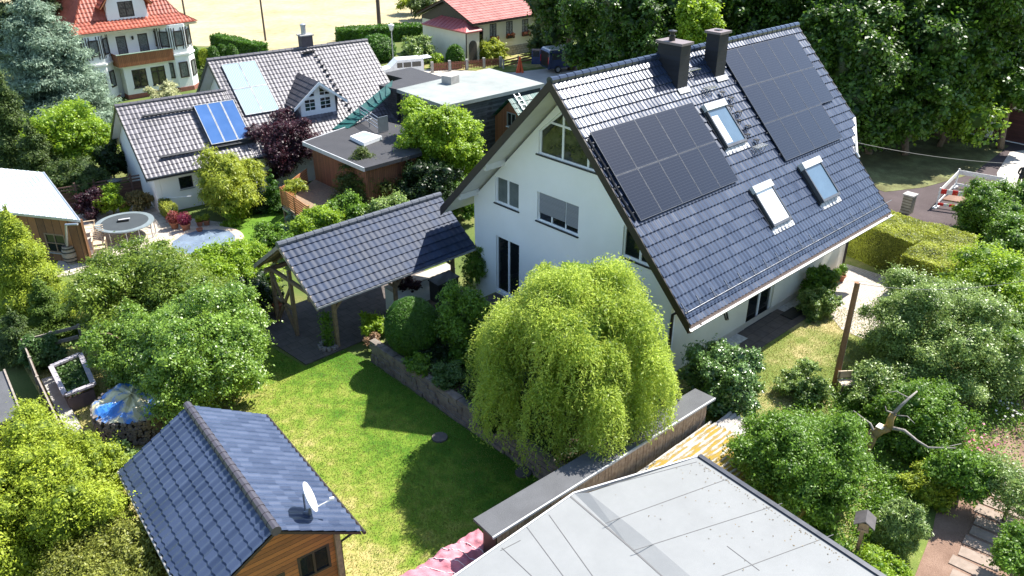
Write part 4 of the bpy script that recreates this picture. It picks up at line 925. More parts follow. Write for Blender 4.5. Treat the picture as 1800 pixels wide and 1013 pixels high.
# ------------------------------------------------------------------ villa
h5 = thing('white_villa', 'white two storey villa with red tiled roof, bay towers and a brown wooden balcony', 'villa', (3, 54, GZ))
yv = 51.28
mv = frame((0, yv, 0), (1, 0, 0), (0, 0, 1), (0, -1, 0)); mvu = frame((0, yv+.9, 0), (1, 0, 0), (0, 0, 1), (0, -1, 0))
g1_, g2_ = rect(1.95, .02, 3.12, 1.5), rect(3.5, .02, 4.68, 1.5)
bw2 = mat('villa_white', (.84, .83, .8), (.76, .75, .72), .6, .85, .2); brick = mat('brick_plinth', (.33, .13, .09), (.22, .08, .06), 7, .85)
MB().wall([(1.35, -.45), (5.1, -.45), (5.1, 1.85), (1.35, 1.85)], [g1_, g2_], mv, .3).box(1.35, 5.1, yv+.31, yv+.9, -.45, 1.84).build('ground_floor_block', bw2, h5)
MB().box(1.32, 5.13, yv-.02, yv+.9, GZ-.2, -.45).build('plinth', brick, h5)
d1_, d2_ = rect(1.55, 1.9, 2.35, 4.1), rect(3.3, 1.9, 4.1, 4.1)
MB().wall([(.8, 1.85), (5.4, 1.85), (5.4, 4.7), (.8, 4.7)], [d1_, d2_], mvu, .3).build('upper_wall', bw2, h5)
wf = mat('black_brown_frame', (.03, .02, .018), None, 4, .5)
gshade = mat('venetian_glass', (.2, .21, .21), (.07, .08, .08), 9, .2)
for q in (g1_, g2_): win(h5, mv, q, [((q[0][0]+.58, q[0][1]), (q[0][0]+.58, q[2][1]), .1), ((q[0][0], q[2][1]-.4), (q[1][0], q[2][1]-.4), .07)], fm=wf, gm=glgreen, fw=.09, inset=.06, sill=(q[0][0], q[1][0], q[0][1]), sillm=wf)
for q in (d1_, d2_): win(h5, mvu, q, [], fm=wf, gm=gshade, fw=.1, inset=.06)
MB().lathe([(.02, 0), (.08, .05), (.1, .25), (.03, .33)], T(2.85, yv+.78, 3.7), 8).build('wall_lantern', blackm, h5)
balc = planks('balcony_boards', (.34, .13, .05), (.24, .08, .03), .14, 'XY', .1, .5)
MB().box(.95, 5.45, yv-.35, yv+.9, 1.85, 2.0).build('balcony_floor', bw2, h5)
b_ = MB().box(.92, 5.48, yv-.42, yv-.34, 1.9, 2.85).box(.92, 1.0, yv-.34, yv+.88, 1.9, 2.85).box(5.40, 5.48, yv-.34, yv+.88, 1.9, 2.85).build('balcony', balc, h5)
MB().box(.88, 5.52, yv-.47, yv-.30, 2.851, 2.9).build('handrail', mat('green_rail', (.3, .4, .3), None, 4, .5), b_)
def bay(cx, cy_, r, z0, z1, m, nm, n=8, rot=R(22.5), w_=None, band=True):
    pts = [(cx+r*math.cos(rot+2*math.pi*k/n), cy_+r*math.sin(rot+2*math.pi*k/n)) for k in range(n)]
    o = MB().prism(pts, z0, z1).build(nm, m, h5)
    for k in range(n):
        a, b = Vector((*pts[k], 0)), Vector((*pts[(k+1) % n], 0)); u = (b-a); L = u.length; u.normalize(); nn_ = Vector((u.y, -u.x, 0))
        if nn_.dot(a-Vector((cx, cy_, 0))) < 0: nn_ = -nn_; 
        if nn_.dot(CC-a) > 0:
            Mq = frame(a, u, (0, 0, 1), nn_)
            for (va, vb) in w_:
                q = rect(L/2-.36, va, L/2+.36, vb)
                win(h5, Mq, q, [], fm=wf, gm=gshade, fw=.09, inset=-.04, name='window')
                if va > 2:
                    for uu in (.06, .28, L-.34, L-.12): MB().box(uu, uu+.07, va-.25, vb+.25, .005, .03, Mq).build('timber_strip', wf, h5)
    return o
for cx_, cy_ in ((-.55, 52.6), (6.15, 52.35)):
    bay(cx_, cy_, 1.55, -.45, 4.7, bw2, 'bay_tower', w_=[(.35, 1.65), (2.95, 4.2)])
    MB().prism([(cx_+1.6*math.cos(R(22.5)+2*math.pi*k/8), cy_+1.6*math.sin(R(22.5)+2*math.pi*k/8)) for k in range(8)], GZ-.2, -.46).build('plinth', brick, h5)
    MB().prism([(cx_+1.66*math.cos(R(22.5)+2*math.pi*k/8), cy_+1.66*math.sin(R(22.5)+2*math.pi*k/8)) for k in range(8)], 2.2, 2.35).build('string_course', bw2, h5)
MB().box(-3.4, -.2, yv+2.0, 60, GZ, 4.7).box(-.2, 7.3, yv+1.25, 60, GZ, 4.7).build('main_block', bw2, h5)
# mansard like red roof: a lower bell-cast skirt and a steep hipped upper part
def ring(i, z): return [(-2.4+i, yv-.25+i*.9, z), (8.1-i, yv-.25+i*.9, z), (8.1-i, 61-i, z), (-2.4+i, 61-i, z)]
def hipplane(p0, p1, q0, q1, nm='roof_tiles'):
    p0, p1, q0, q1 = map(Vector, (p0, p1, q0, q1)); u = (p1-p0).normalized(); W = (p1-p0).length; 
    s = (q0-p0); s0 = u.dot(s); n = u.cross(s).normalized(); 
    if n.z < 0: n = -n
    d = (p0-q0); d = d-u*u.dot(d); L = d.length; d.normalize(); off = u.dot(q0-p0); e1 = u.dot(q1-p0)
    # origin above the eave start: top line, going down to the eave
    tiles(nm, frame(p0-d*L, u, d, n), W, L, roof_red, h5, tw=.3, tc=.36, amp=.03, step=.035, seg=4, uend=lambda s_: e1+(W-e1)*s_/L, u0=lambda s_: off*(1-s_/L))
r0, r1, r2_ = ring(0, 4.75), ring(1.1, 5.45), ring(3.6, 9.2)
for k in range(4):
    k2 = (k+1) % 4
    hipplane(r0[k], r0[k2], r1[k], r1[k2]); hipplane(r1[k], r1[k2], r2_[k], r2_[k2])
MB().add(r2_, [(0, 1, 2, 3)]).build('roof_top', roof_red, h5)
MB().box(-2.3, 8.0, yv-.18, 60.9, 4.55, 4.72).build('eaves_cornice', mat('cream_cornice', (.72, .58, .38), None, 3, .6), h5)
dy0 = yv+.65
dwin = rect(2.15, 5.55, 3.35, 6.75)
dmz = frame((0, dy0, 0), (1, 0, 0), (0, 0, 1), (0, -1, 0))
MB().wall([(1.15, 5.2), (4.45, 5.2), (4.3, 6.6), (3.5, 8.2), (2.0, 8.2), (1.25, 6.6)], [dwin], dmz, .25).build('dormer', bw2, h5)
MB().box(1.25, 4.3, dy0+.26, dy0+3.5, 5.2, 6.6).build('dormer_cheeks', bw2, h5)
win(h5, dmz, dwin, [((2.75, 5.55), (2.75, 6.75), .06), ((2.15, 6.2), (3.35, 6.2), .05)], fm=wf, gm=glgreen, inset=.05)
MB().box(1.0, 4.6, dy0-.1, dy0, 5.16, 5.24).build('dormer_sill', mat('blue_grey_trim', (.3, .36, .42), None, 4, .5), h5)
for sg in (-1, 1):
    x_, e_ = 2.75, 2.75+sg*2.1; a = Vector((x_, dy0-.3, 8.9)); u = Vector((0, 1, 0)); s = Vector((e_-x_, 0, -2.5)); L = s.length; s.normalize(); n = u.cross(s)
    if n.z < 0: n = -n
    tiles('dormer_tiles', frame(a, u, s, n), 3.6, L, roof_red, h5, tw=.3, tc=.36, amp=.03, seg=4)
    MB().box(0, 3.5, 0, L, -.12, -.04, frame(a, u, s, n)).build('dormer_boarding', mat('orange_trim', (.45, .16, .07), None, 4, .6), h5)

# ------------------------------------------------------------------ garages behind the street
gg = thing('garage_row', 'white framed lock-up garages with dark red doors under the trees', 'garage', (40.5, -2, 0))
mg5 = frame((39.7, 0, 0), (0, -1, 0), (0, 0, 1), (-1, 0, 0))
drs = [rect(-1.1+3.2*k, .05, 1.75+3.2*k, 2.2) for k in range(3)]
MB().wall([(-4.4, 0), (10, 0), (10, 2.45), (-4.4, 2.45)], drs, mg5, .25).build('front_wall', render_w, gg)
for d in drs:
    MB().prism(d, -.15, -.10, mg5).build('garage_door', planks('dark_red_door', (.085, .03, .03), (.055, .02, .02), .18, 'Z', .08, .5), gg)
MB().prism([(39.5, 4.6), (46, 4.6), (46, -10.2), (39.5, -10.2)], 2.46, 2.62).build('flat_roof', dkf, gg)
MB().box(39.96, 46, -10, 4.4, 0, 2.45).build('rear_block', render_w, gg)

# ------------------------------------------------------------------ timber garden house with bright metal roof (far left)
h6 = thing('metal_roofed_cabin', 'rustic wooden cabin with glare-painted pale green sheet metal roof and stove pipe', 'cabin', tuple(P(100, 440, GZ)))
A6, B6, C6, D6 = P(-60, 290, 3.1), P(76, 303, 3.1), P(140, 388, 1.7), P(10, 360, 1.7)
D6 = C6+(A6-B6); 
u6 = (B6-A6); W6 = u6.length; u6.normalize(); s6 = C6-B6; s6 = s6-u6*u6.dot(s6); L6 = s6.length; s6.normalize(); n6 = u6.cross(s6)
if n6.z < 0: n6 = -n6
skew = u6.dot(C6-B6)
mtl = mat('glare_painted_metal', (.88, .91, .90), (.5, .64, .64), .7, .3, 0, .0, .6, mid=(.36, .46))  # sun glare on the green sheet painted in as near-white colour
mb = MB(); K = 60
vs = []; 
for j in (0, 1):
    for i in range(K+1):
        u = W6*i/K+(skew if j else 0); z = .018*(1 if (i % 4) == 0 else 0)
        p = A6+u6*u+s6*(L6*j)+n6*z; vs.append(tuple(p))
mb.add(vs, [(i, i+1, K+1+i+1, K+1+i) for i in range(K)])
mb.add([tuple(Vector(v)-n6*.07) for v in vs], [(i, i+1, K+1+i+1, K+1+i) for i in range(K)])
mb.build('metal_roof', mtl, h6)
MB().bar(C6-n6*.04, D6-n6*.04, .05, .12).bar(B6-n6*.04, C6-n6*.04, .05, .12).build('roof_edge', zinc, h6)
ins_ = -s6*.35; ins_.z = 0
c6, d6 = C6+Vector((s6.x, s6.y, 0)).normalized()*-.35-u6*.3, D6+Vector((s6.x, s6.y, 0)).normalized()*-.35
uw = (c6-d6); Lw = uw.length; uw.normalize(); nw = Vector((uw.y, -uw.x, 0))
if nw.dot(CC-c6) < 0: nw = -nw
M6 = frame((d6.x, d6.y, 0), Vector((uw.x, uw.y, 0)).normalized(), (0, 0, 1), nw)
cab = planks('rustic_boards', (.30, .14, .055), (.10, .05, .025), .13, 'XY', .06, .8)
wq = rect(Lw-2.3, -.35, Lw-1.15, .65)
MB().wall([(0, GZ), (Lw, GZ), (Lw, 1.55), (0, 1.55)], [wq], M6, .15).build('board_wall', cab, h6)
win(h6, M6, wq, [((Lw-1.75, -.35), (Lw-1.75, .65), .05), ((Lw-2.3, .15), (Lw-1.15, .15), .04)], fm=timber, inset=.02, sill=(Lw-2.3, Lw-1.15, -.35), sillm=zinc)
e6 = B6-u6*.3+Vector((0, 0, -.15)); 
MB().prism([Vector((c6.x, c6.y, 0)), Vector((e6.x, e6.y, 0)), Vector((e6.x, e6.y, 0))-u6*.15, Vector((c6.x, c6.y, 0))-u6*.15], GZ, [1.5, 2.85, 2.85, 1.5]).build('end_wall', cab, h6)
MB().tube([C6+Vector((-.15, -.1, -.1)), P(116, 395, 1.5), P(118, 432, .2)], .06, 8).build('drain_pipe', zinc, h6)
# ------------------------------------------------------------------ foliage
def unit(v): return v/np.maximum(np.linalg.norm(v, axis=-1, keepdims=True), 1e-9)
def icos(sub=1):
    import bmesh
    bm = bmesh.new(); bmesh.ops.create_icosphere(bm, subdivisions=sub, radius=1)
    v = np.array([x.co[:] for x in bm.verts]); f = np.array([[q.index for q in x.verts] for x in bm.faces]); bm.free(); return v, f
ICO = icos(2)
def leafmesh(name, pos, nrm, tan, ln, wd, m, parent, tint, cores=None):
    n = len(pos); nrm = unit(nrm); tan = unit(tan-nrm*(tan*nrm).sum(1, keepdims=True)); b = np.cross(nrm, tan)
    ln = np.broadcast_to(ln, (n,))[:, None]; wd = np.broadcast_to(wd, (n,))[:, None]
    V = np.stack([pos, pos+tan*ln*.5+b*wd*.5, pos+tan*ln-nrm*ln*.12, pos+tan*ln*.5-b*wd*.5], 1).reshape(-1, 3)
    F = np.arange(4*n, dtype=np.int32); ls = np.arange(n, dtype=np.int32)*4; lt = np.full(n, 4, np.int32); tv = np.repeat(tint, 4)
    if cores:
        cv, cf = ICO; k = len(V); vs = []; fs = []
        rg = np.random.default_rng(5)
        for c, r in cores:
            vs.append(cv*np.array(r)*(1+.22*rg.standard_normal((len(cv), 1)))+np.array(c)); fs.append(cf+k); k += len(cv)
        cvs = np.concatenate(vs); cfs = np.concatenate(fs).astype(np.int32)
        V = np.concatenate([V, cvs]); ls = np.concatenate([ls, len(F)+np.arange(len(cfs), dtype=np.int32)*3]); F = np.concatenate([F, cfs.ravel()])
        tv = np.concatenate([tv, np.full(len(cvs), .0)])  # cores take the darkest tint: shade inside the crown put into colour
    if parent is not None:
        A = np.array(INV[parent.name]); V = V @ A[:3, :3].T+A[:3, 3]
    me = bpy.data.meshes.new(name); me.vertices.add(len(V)); me.vertices.foreach_set('co', V.astype(np.float32).ravel())
    me.loops.add(len(F)); me.loops.foreach_set('vertex_index', F); me.polygons.add(len(ls)); me.polygons.foreach_set('loop_start', ls)
    at = me.attributes.new('tint', 'FLOAT', 'POINT'); at.data.foreach_set('value', tv.astype(np.float32))
    me.update(calc_edges=True); me.materials.append(m)
    return link(bpy.data.objects.new(name, me), parent)
def on_clumps(clumps, n, rg, tuft=7, jit=.12, up=.25, flat=1., depth=.22):
    C = np.array([c for c, r in clumps], float); Rr = np.array([r for c, r in clumps], float)
    p = (Rr[:, 0]*Rr[:, 1]+Rr[:, 0]*Rr[:, 2]); p /= p.sum()
    nt_ = max(1, n//tuft); k = rg.choice(len(clumps), nt_, p=p); d = unit(rg.standard_normal((nt_, 3))+np.array([0, 0, up]))
    rad = 1.02-np.abs(rg.standard_normal((nt_, 1)))*depth
    tp = C[k]+d*Rr[k]*rad; tt_ = rg.random(nt_)
    pos = np.repeat(tp, tuft, 0); dd = np.repeat(d, tuft, 0); N = len(pos)
    js = jit*np.repeat(Rr[k].mean(1), tuft)[:, None]
    pos = pos+rg.standard_normal((N, 3))*js*np.array([1, 1, flat]); tint = np.clip(np.repeat(tt_, tuft)*.7+rg.random(N)*.4-.05, 0, 1)
    return pos, dd, tint
def broad(c, R_, K, rg, rf=(.32, .5), inner=.62, lump=None, sub_=5):
    c = np.array(c, float); R_ = np.array(R_, float); out = []; p1_, p2_, p3_ = rg.uniform(0, 6.28, 3)
    for i in range(K):
        # spread evenly with a spiral so the outline stays full, jittered so it stays uneven
        zz_ = 1-2*(i+.5)/K*.93; a = i*2.39996+rg.uniform(-.4, .4); h = math.sqrt(max(0, 1-zz_*zz_)); f = inner*rg.uniform(.80, 1.16)*(1+.13*math.sin(2*a+p1_)+.13*math.sin(3*a+p2_+2.5*zz_)+.07*math.sin(5*a+p3_))
        d = np.array([h*math.cos(a), h*math.sin(a), zz_]); r = rg.uniform(rf[0]*.8, rf[1]*1.1)
        out.append((c+d*R_*f, (R_*r*np.array([1, 1, rg.uniform(.75, .95)])+R_.mean()*r)/2*.92))
    prim = list(out); out = []
    for q, r in prim:
        o = unit(q-c); out.append((q, r))
        for j in range(sub_):
            d = unit(rg.standard_normal(3)+o*1.1+np.array([0, 0, .25])); f = rg.uniform(.34, .62)
            out.append((q+d*r*rg.uniform(.75, 1.25), r*f*np.array([1, 1, .8])))
    out.append((c, R_*.55)); return out
def trunk(parent, base, top, r, m=None, limbs=None, name='trunk', wob=.1):
    rg = random.Random(int(base[0]*31+base[1]*17)); mb = MB(); b, t = Vector(base), Vector(top); pts = []
    for i in range(6):
        f = i/5; p = b.lerp(t, f); pts.append(p+Vector((rg.uniform(-wob, wob), rg.uniform(-wob, wob), 0))*(0 if i == 0 else 1))
    mb.tube(pts, [r*(1.25-.7*i/5) for i in range(6)], 8)
    for l in (limbs or []):
        s = pts[rg.randint(2, 4)]; l = Vector(l); mid = s.lerp(l, .5)+Vector((0, 0, rg.uniform(.0, .15)*(l-s).length))
        mb.tube([s, mid, l], [r*.5, r*.3, r*.08], 6)
    return mb.build(name, m or BARK, parent, smooth=True, fix=False)
BARK = mat('bark', (.20, .15, .10), (.10, .075, .05), 9, .9, .8)
BARKG = mat('grey_bark', (.34, .31, .28), (.18, .16, .14), 9, .9, .8)
def plant(name, label, cat, c, R_, m, n, leaf=(.09, .055), K=18, seed=1, base=None, kind='broad', group=None, rf=(.32, .5), inner=.62, tuft=7, jit=.14,
          core=.68, tr=None, up=.25, flat=1., depth=.2, droop=0., nr=.9, crown='crown', stem='trunk', clumps=None):
    rg = np.random.default_rng(seed); c = Vector(c); n = int(n*LEAVES)
    if base is None: base = GZ if (c.y > 4.1 or c.x < -6.9) else 0.
    t = thing(name, label, cat, (c.x, c.y, base), group=group)
    if clumps is None:
        if kind == 'broad': clumps = broad(c, R_, K, rg, rf, inner)
        elif kind == 'cone':
            clumps = []
            for i in range(K):
                f = i/(K-1); z = c.z-R_[2]+2*R_[2]*f; w_ = (1-f)**.75+.06; a = i*2.4; k_ = .38*w_
                clumps.append((np.array([c.x+R_[0]*k_*math.cos(a), c.y+R_[1]*k_*math.sin(a), z]), np.array([R_[0]*w_*.62, R_[1]*w_*.62, R_[2]*.17])))
        elif kind == 'layers':
            clumps = []
            for i in range(K):
                f = i/(K-1); z = c.z-R_[2]*.9+1.9*R_[2]*f; w_ = (1-f)**.6*.92+.05; nb = max(3, int(8*w_)+1)
                for j in range(nb):
                    a = i*1.3+j*2*math.pi/nb+rg.uniform(-.3, .3); q = w_*rg.uniform(.45, .85); d = np.array([math.cos(a)*R_[0]*q, math.sin(a)*R_[1]*q, 0])
                    clumps.append((np.array([c.x, c.y, z-.10*R_[2]*q+rg.uniform(-.04, .04)*R_[2]])+d, np.array([R_[0]*.24*w_+.12*R_[0], R_[1]*.24*w_+.12*R_[1], R_[2]*.085])))
            clumps.append((np.array(c), np.array(R_)*np.array([.4, .4, .8])))
        elif kind == 'egg':
            clumps = [(np.array(c), np.array(R_))]
    pos, dd, tint = on_clumps(clumps, n, rg, tuft, jit, up, flat, depth)
    pass
    if kind == 'broad':        # loose sprigs that break the outline
        kk = 9; ns_ = int(n*.22/kk); i0 = rg.integers(0, len(pos), ns_); d = unit(dd[i0]+rg.standard_normal((ns_, 3))*.45+np.array([0, 0, .25])); Ls = R_[0]*rg.uniform(.10, .30, (ns_, 1))
        q = (np.arange(kk)/kk)[None, :, None]; sp = pos[i0][:, None, :]+d[:, None, :]*Ls[:, None, :]*q+rg.standard_normal((ns_, kk, 3))*leaf[0]*.45-np.array([0, 0, 1])*(q*q)*Ls[:, None, :]*.25*(1+droop)
        pos = np.concatenate([pos, sp.reshape(-1, 3)]); dd = np.concatenate([dd, np.repeat(d, kk, 0)]); tint = np.concatenate([tint, np.clip(np.repeat(rg.random(ns_)*.5+.2, kk)+rg.random(ns_*kk)*.35, 0, 1)])
    keep = pos[:, 2] > base+.03; pos, dd, tint = pos[keep], dd[keep], tint[keep]; N = len(pos)
    nrm = dd*.8+rg.standard_normal((N, 3))*nr*.6+np.array([0, 0, .55]); tan = rg.standard_normal((N, 3))+dd*.5+np.array([0, 0, -droop])
    s = rg.uniform(.5, 1.45, N)
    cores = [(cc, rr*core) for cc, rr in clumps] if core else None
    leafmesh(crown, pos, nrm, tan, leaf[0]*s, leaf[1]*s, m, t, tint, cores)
    top = c+Vector((0, 0, R_[2]*.3)); tr = tr or max(.04, R_[0]*.05)
    if group and 'tall' in group: top.z = min(top.z, c.z-R_[2]*.2)
    lim = [Vector(clumps[i][0]) for i in range(0, len(clumps), max(1, len(clumps)//6))] if kind == 'broad' else None
    trunk(t, (c.x, c.y, base), top, tr, limbs=lim, name=stem, wob=tr)
    return t
def hedge(name, label, boxes, m, n, leaf=(.06, .04), seed=1, rnd=.1, group=None, cat='hedge', base=None, jit=.035):
    """clipped hedge: boxes (origin, u, v, height)"""
    rg = np.random.default_rng(seed); o0 = boxes[0][0]
    t = thing(name, label, cat, tuple(sum((Vector(b[0])+(Vector(b[1])+Vector(b[2]))/2 for b in boxes), Vector())/len(boxes)), group=group)
    P_, D_, mbc = [], [], MB(); areas = []
    for o, u, v, h in boxes:
        u, v = Vector(u), Vector(v); areas.append(2*u.length*h+2*v.length*h+u.length*v.length)
    for (o, u, v, h), a in zip(boxes, areas):
        o, u, v = np.array(o), np.array(u), np.array(v); lu, lv = np.linalg.norm(u), np.linalg.norm(v); k = int(n*a/sum(areas))
        w_ = np.array([lu*lv, lu*h, lu*h, lv*h, lv*h]); f = rg.choice(5, k, p=w_/w_.sum()); a1, a2_ = rg.random(k)[:, None], rg.random(k)[:, None]
        up = np.array([0, 0, 1.]); nu_, nv_ = u/lu, v/lv
        pp = np.where((f == 0)[:, None], o+u*a1+v*a2_+up*h, np.where((f == 1)[:, None], o+u*a1+up*h*a2_, np.where((f == 2)[:, None], o+u*a1+v+up*h*a2_, np.where((f == 3)[:, None], o+v*a1+up*h*a2_, o+u+v*a1+up*h*a2_))))
        nn = np.where((f == 0)[:, None], up, np.where((f == 1)[:, None], -nv_, np.where((f == 2)[:, None], nv_, np.where((f == 3)[:, None], -nu_, nu_))))
        # slightly wavy, rounded faces
        wv = .05*np.sin(pp[:, :1]*2.1+pp[:, 1:2]*1.7+pp[:, 2:]*2.6)+.03*np.sin(pp[:, :1]*5.3-pp[:, 1:2]*4.1)
        pp = pp+nn*(wv-np.abs(rg.standard_normal((k, 1)))*jit+.02); P_.append(pp); D_.append(nn)
        e = .09; O = o+(u/lu+v/lv)*e; U = u*(1-2*e/lu); Vv = v*(1-2*e/lv)
        mbc.add([tuple(O), tuple(O+U), tuple(O+U+Vv), tuple(O+Vv)]+[tuple(q+up*(h-e)) for q in (O, O+U, O+U+Vv, O+Vv)], [(0, 1, 5, 4), (1, 2, 6, 5), (2, 3, 7, 6), (3, 0, 4, 7), (4, 5, 6, 7)])
    pos, dd = np.concatenate(P_), np.concatenate(D_); N = len(pos)
    nrm = dd+rg.standard_normal((N, 3))*.55; tan = rg.standard_normal((N, 3)); s = rg.uniform(.7, 1.3, N)
    tint = np.clip(.5+.25*np.sin(pos[:, 0]*3+pos[:, 1]*2)+rg.standard_normal(N)*.25, 0, 1)
    leafmesh('foliage', pos, nrm, tan, leaf[0]*s, leaf[1]*s, m, t, tint)
    mbc.build('branches', mat('hedge_twigs', (.03, .045, .012), (.02, .028, .01), 6, .9), t)
    return t
def C_(px, py, z, w, h=None):
    """centre and radii of a crown that spans w x h photo pixels around a point at height z"""
    c = P(px, py, z); s = S(c); rx = w/2/s
    return c, (rx, rx, (h or w)/2/s)

LEAVES = 1.35
L_green = leafmat('leaf_green', (.028, .08, .006), (.20, .35, .03))
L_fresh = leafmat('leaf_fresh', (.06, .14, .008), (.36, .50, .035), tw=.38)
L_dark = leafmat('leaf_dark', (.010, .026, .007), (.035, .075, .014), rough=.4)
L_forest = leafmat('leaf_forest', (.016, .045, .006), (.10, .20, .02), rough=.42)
L_forestb = leafmat('leaf_forest_bright', (.04, .10, .008), (.28, .42, .035), rough=.42)
L_willow = leafmat('leaf_willow', (.075, .15, .010), (.54, .64, .11), tw=.4, rough=.5)
L_thuja = leafmat('leaf_thuja_gold', (.07, .12, .008), (.46, .54, .04), tw=.3, rough=.6)
L_hedge = leafmat('leaf_hedge', (.03, .055, .006), (.50, .54, .07), tw=.3, rough=.5)
L_box = leafmat('leaf_clipped', (.018, .06, .004), (.10, .23, .014), tw=.25, rough=.5)
L_blue = leafmat('leaf_blue_cedar', (.07, .12, .07), (.33, .44, .31), tw=.15, rough=.6)
L_purple = leafmat('leaf_purple', (.022, .010, .016), (.09, .035, .05), (.14, .03, .04), rough=.4)
L_gold = leafmat('leaf_golden', (.10, .15, .01), (.45, .50, .05), tw=.3)
L_plum = leafmat('leaf_plum', (.03, .09, .010), (.29, .44, .06), rough=.38, tw=.3, spec=.55)
L_laurel = leafmat('leaf_laurel', (.02, .065, .010), (.20, .33, .08), rough=.3, tw=.15, spec=.6)
L_olive = leafmat('leaf_grey_green', (.035, .09, .012), (.36, .48, .12), rough=.4, tw=.25, spec=.5)
L_conif = leafmat('leaf_conifer', (.02, .05, .008), (.10, .15, .02), rough=.6, tw=.15)
L_red = leafmat('leaf_red', (.14, .03, .03), (.35, .10, .08), (.4, .08, .05), rough=.45)
L_pink = leafmat('petal_pink', (.5, .05, .2), (.7, .2, .35), (.6, .1, .3))
L_white = leafmat('petal_white', (.6, .6, .55), (.75, .75, .7), (.6, .6, .55))
L_ivy = leafmat('leaf_ivy', (.03, .08, .015), (.13, .22, .06), rough=.4)

# weeping willow beside the house
def willow():
    rg = np.random.default_rng(11); c = Vector((-4.85, -4.75, 0)); t = thing('weeping_willow', 'large bright yellow green curly weeping willow in front of the white gable', 'tree', (c.x, c.y, 0))
    heads = []; K = 38
    for i in range(K):
        f = math.sqrt((i+.5)/K); a = i*2.39996+rg.uniform(-.25, .25); r = 2.55*f*rg.uniform(.78, 1.12)*(1+.14*math.sin(3*a+1.)+.08*math.sin(5*a))
        z = 5.55-2.1*(r/2.6)**2+rg.uniform(-.8, .40)
        heads.append((np.array([c.x+r*math.cos(a), c.y+r*math.sin(a)*1.06, z]), rg.uniform(.34, .80)))
    for i in range(15):       # lower skirt
        a = i*2*math.pi/15+rg.uniform(-.2, .2); r = rg.uniform(1.8, 2.75); heads.append((np.array([c.x+r*math.cos(a), c.y+r*math.sin(a), rg.uniform(1.9, 3.1)]), rg.uniform(.35, .6)))
    # fluffy curly mounds on top
    pos, dd, tint = on_clumps([(h, np.array([r, r, r*.8])) for h, r in heads], 92000, rg, 13, .20, .4, 1., .22)
    tan = rg.standard_normal((len(pos), 3))*.7+dd*.5+np.array([0, 0, -.7]); pos = [pos]; tan = [tan]; tint = [np.clip(tint*.9+.12*np.sin(pos[0][:, 0]*3.1+pos[0][:, 2]*2.3)+.12*np.sin(pos[0][:, 1]*3.7-pos[0][:, 2]*1.9), 0, 1)]
    for hc, hr in heads:
        rr = math.hypot(hc[0]-c.x, hc[1]-c.y); out = np.array([hc[0]-c.x, hc[1]-c.y, 0])/max(rr, .3)
        ht = rg.random(); ns = int(22+60*(rr/2.6)**1.5)
        for s in range(ns):
            a = rg.uniform(0, 6.283); d0 = np.array([math.cos(a), math.sin(a), 0])*.7+out*.6
            p0 = hc+np.array([math.cos(a), math.sin(a), 0])*hr*rg.uniform(.5, 1.05)+np.array([0, 0, rg.uniform(-.1, .3)*hr])
            L = min(p0[2]-.35, rg.uniform(.4, 1.3)+rg.uniform(.3, 2.4)*(rr/2.6)**2)
            k = max(5, int(L/.045)); q = (np.arange(k)/k); ph = rg.uniform(0, 6.28); fr = rg.uniform(4, 8)
            wob = np.stack([np.sin(q*L*fr+ph), np.cos(q*L*fr*1.15+ph), .3*np.sin(q*L*fr*1.7)], 1)*.055
            pp = p0+d0*(.34*(1-np.exp(-2.*q*L)))[:, None]+np.array([0, 0, -1])*((q*L)**1.15*.92)[:, None]+wob
            pos.append(pp); tan.append(np.gradient(pp, axis=0)*14+rg.standard_normal((k, 3))*.55+np.array([0, 0, -.1])); tint.append(np.clip(ht*.45+rg.random()*.3+rg.random(k)*.35-.08, 0, 1))
    pos, tan, tint = np.concatenate(pos), np.concatenate(tan), np.concatenate(tint); keep = (pos[:, 2] > .2) & ~((pos[:, 1] < -6.85) & (pos[:, 2] < 1.5)); pos, tan, tint = pos[keep], tan[keep], tint[keep]; N = len(pos)
    s = rg.uniform(.8, 1.3, N)
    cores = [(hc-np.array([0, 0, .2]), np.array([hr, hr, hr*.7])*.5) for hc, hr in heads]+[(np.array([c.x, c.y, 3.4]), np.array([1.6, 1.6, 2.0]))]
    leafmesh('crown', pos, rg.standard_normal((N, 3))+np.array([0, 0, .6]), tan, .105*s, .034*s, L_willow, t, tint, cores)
    trunk(t, (c.x, c.y, 0), (c.x+.1, c.y, 5.0), .2, limbs=[h[0] for h in heads[::7]])
willow()

# ---- trees and shrubs near the camera
plant('clipped_conifer', 'dark green clipped egg shaped conifer standing behind the stone wall', 'shrub', P(724, 574, 1.0), (1.0, 1.0, 1.12), L_box, 34000, (.07, .022), kind='egg', depth=.03, jit=.015, tuft=4, base=0, core=.93, seed=3, crown='foliage')
c, r = C_(812, 562, 1.4, 108, 150); plant('garden_maple', 'small loose green tree between the clipped conifer and the willow', 'tree', c, r, L_green, 9000, (.08, .05), K=16, base=0, seed=5, rf=(.22, .36), core=.3, tr=.03)
c, r = C_(790, 640, .35, 150, 60)
for k, (px, py, w_, m_, n_) in enumerate(((760, 612, 60, L_dark, 2500), (790, 660, 60, L_ivy, 2200), (838, 690, 55, L_dark, 2200), (735, 640, 50, L_green, 2000), (825, 628, 70, L_green, 3000), (862, 740, 50, L_dark, 2000))):
    c, r = C_(px, py, .28, w_, w_*.6)
    plant('bed_shrub', ('low dark shrub in the planting bed below the clipped conifer', 'ivy green clump in the bed in front of the small loose tree', 'dark low clump halfway along the stone wall', 'low green clump just behind the top end of the stone wall', 'green leafy shrub at the foot of the small loose tree', 'dark low clump behind the wall beside the willow')[k], 'shrub', c, r, m_, n_, (.08, .05), K=8, base=0, seed=20+k, crown='foliage', stem='stem', group='low shrubs in the planting bed', tr=.02)
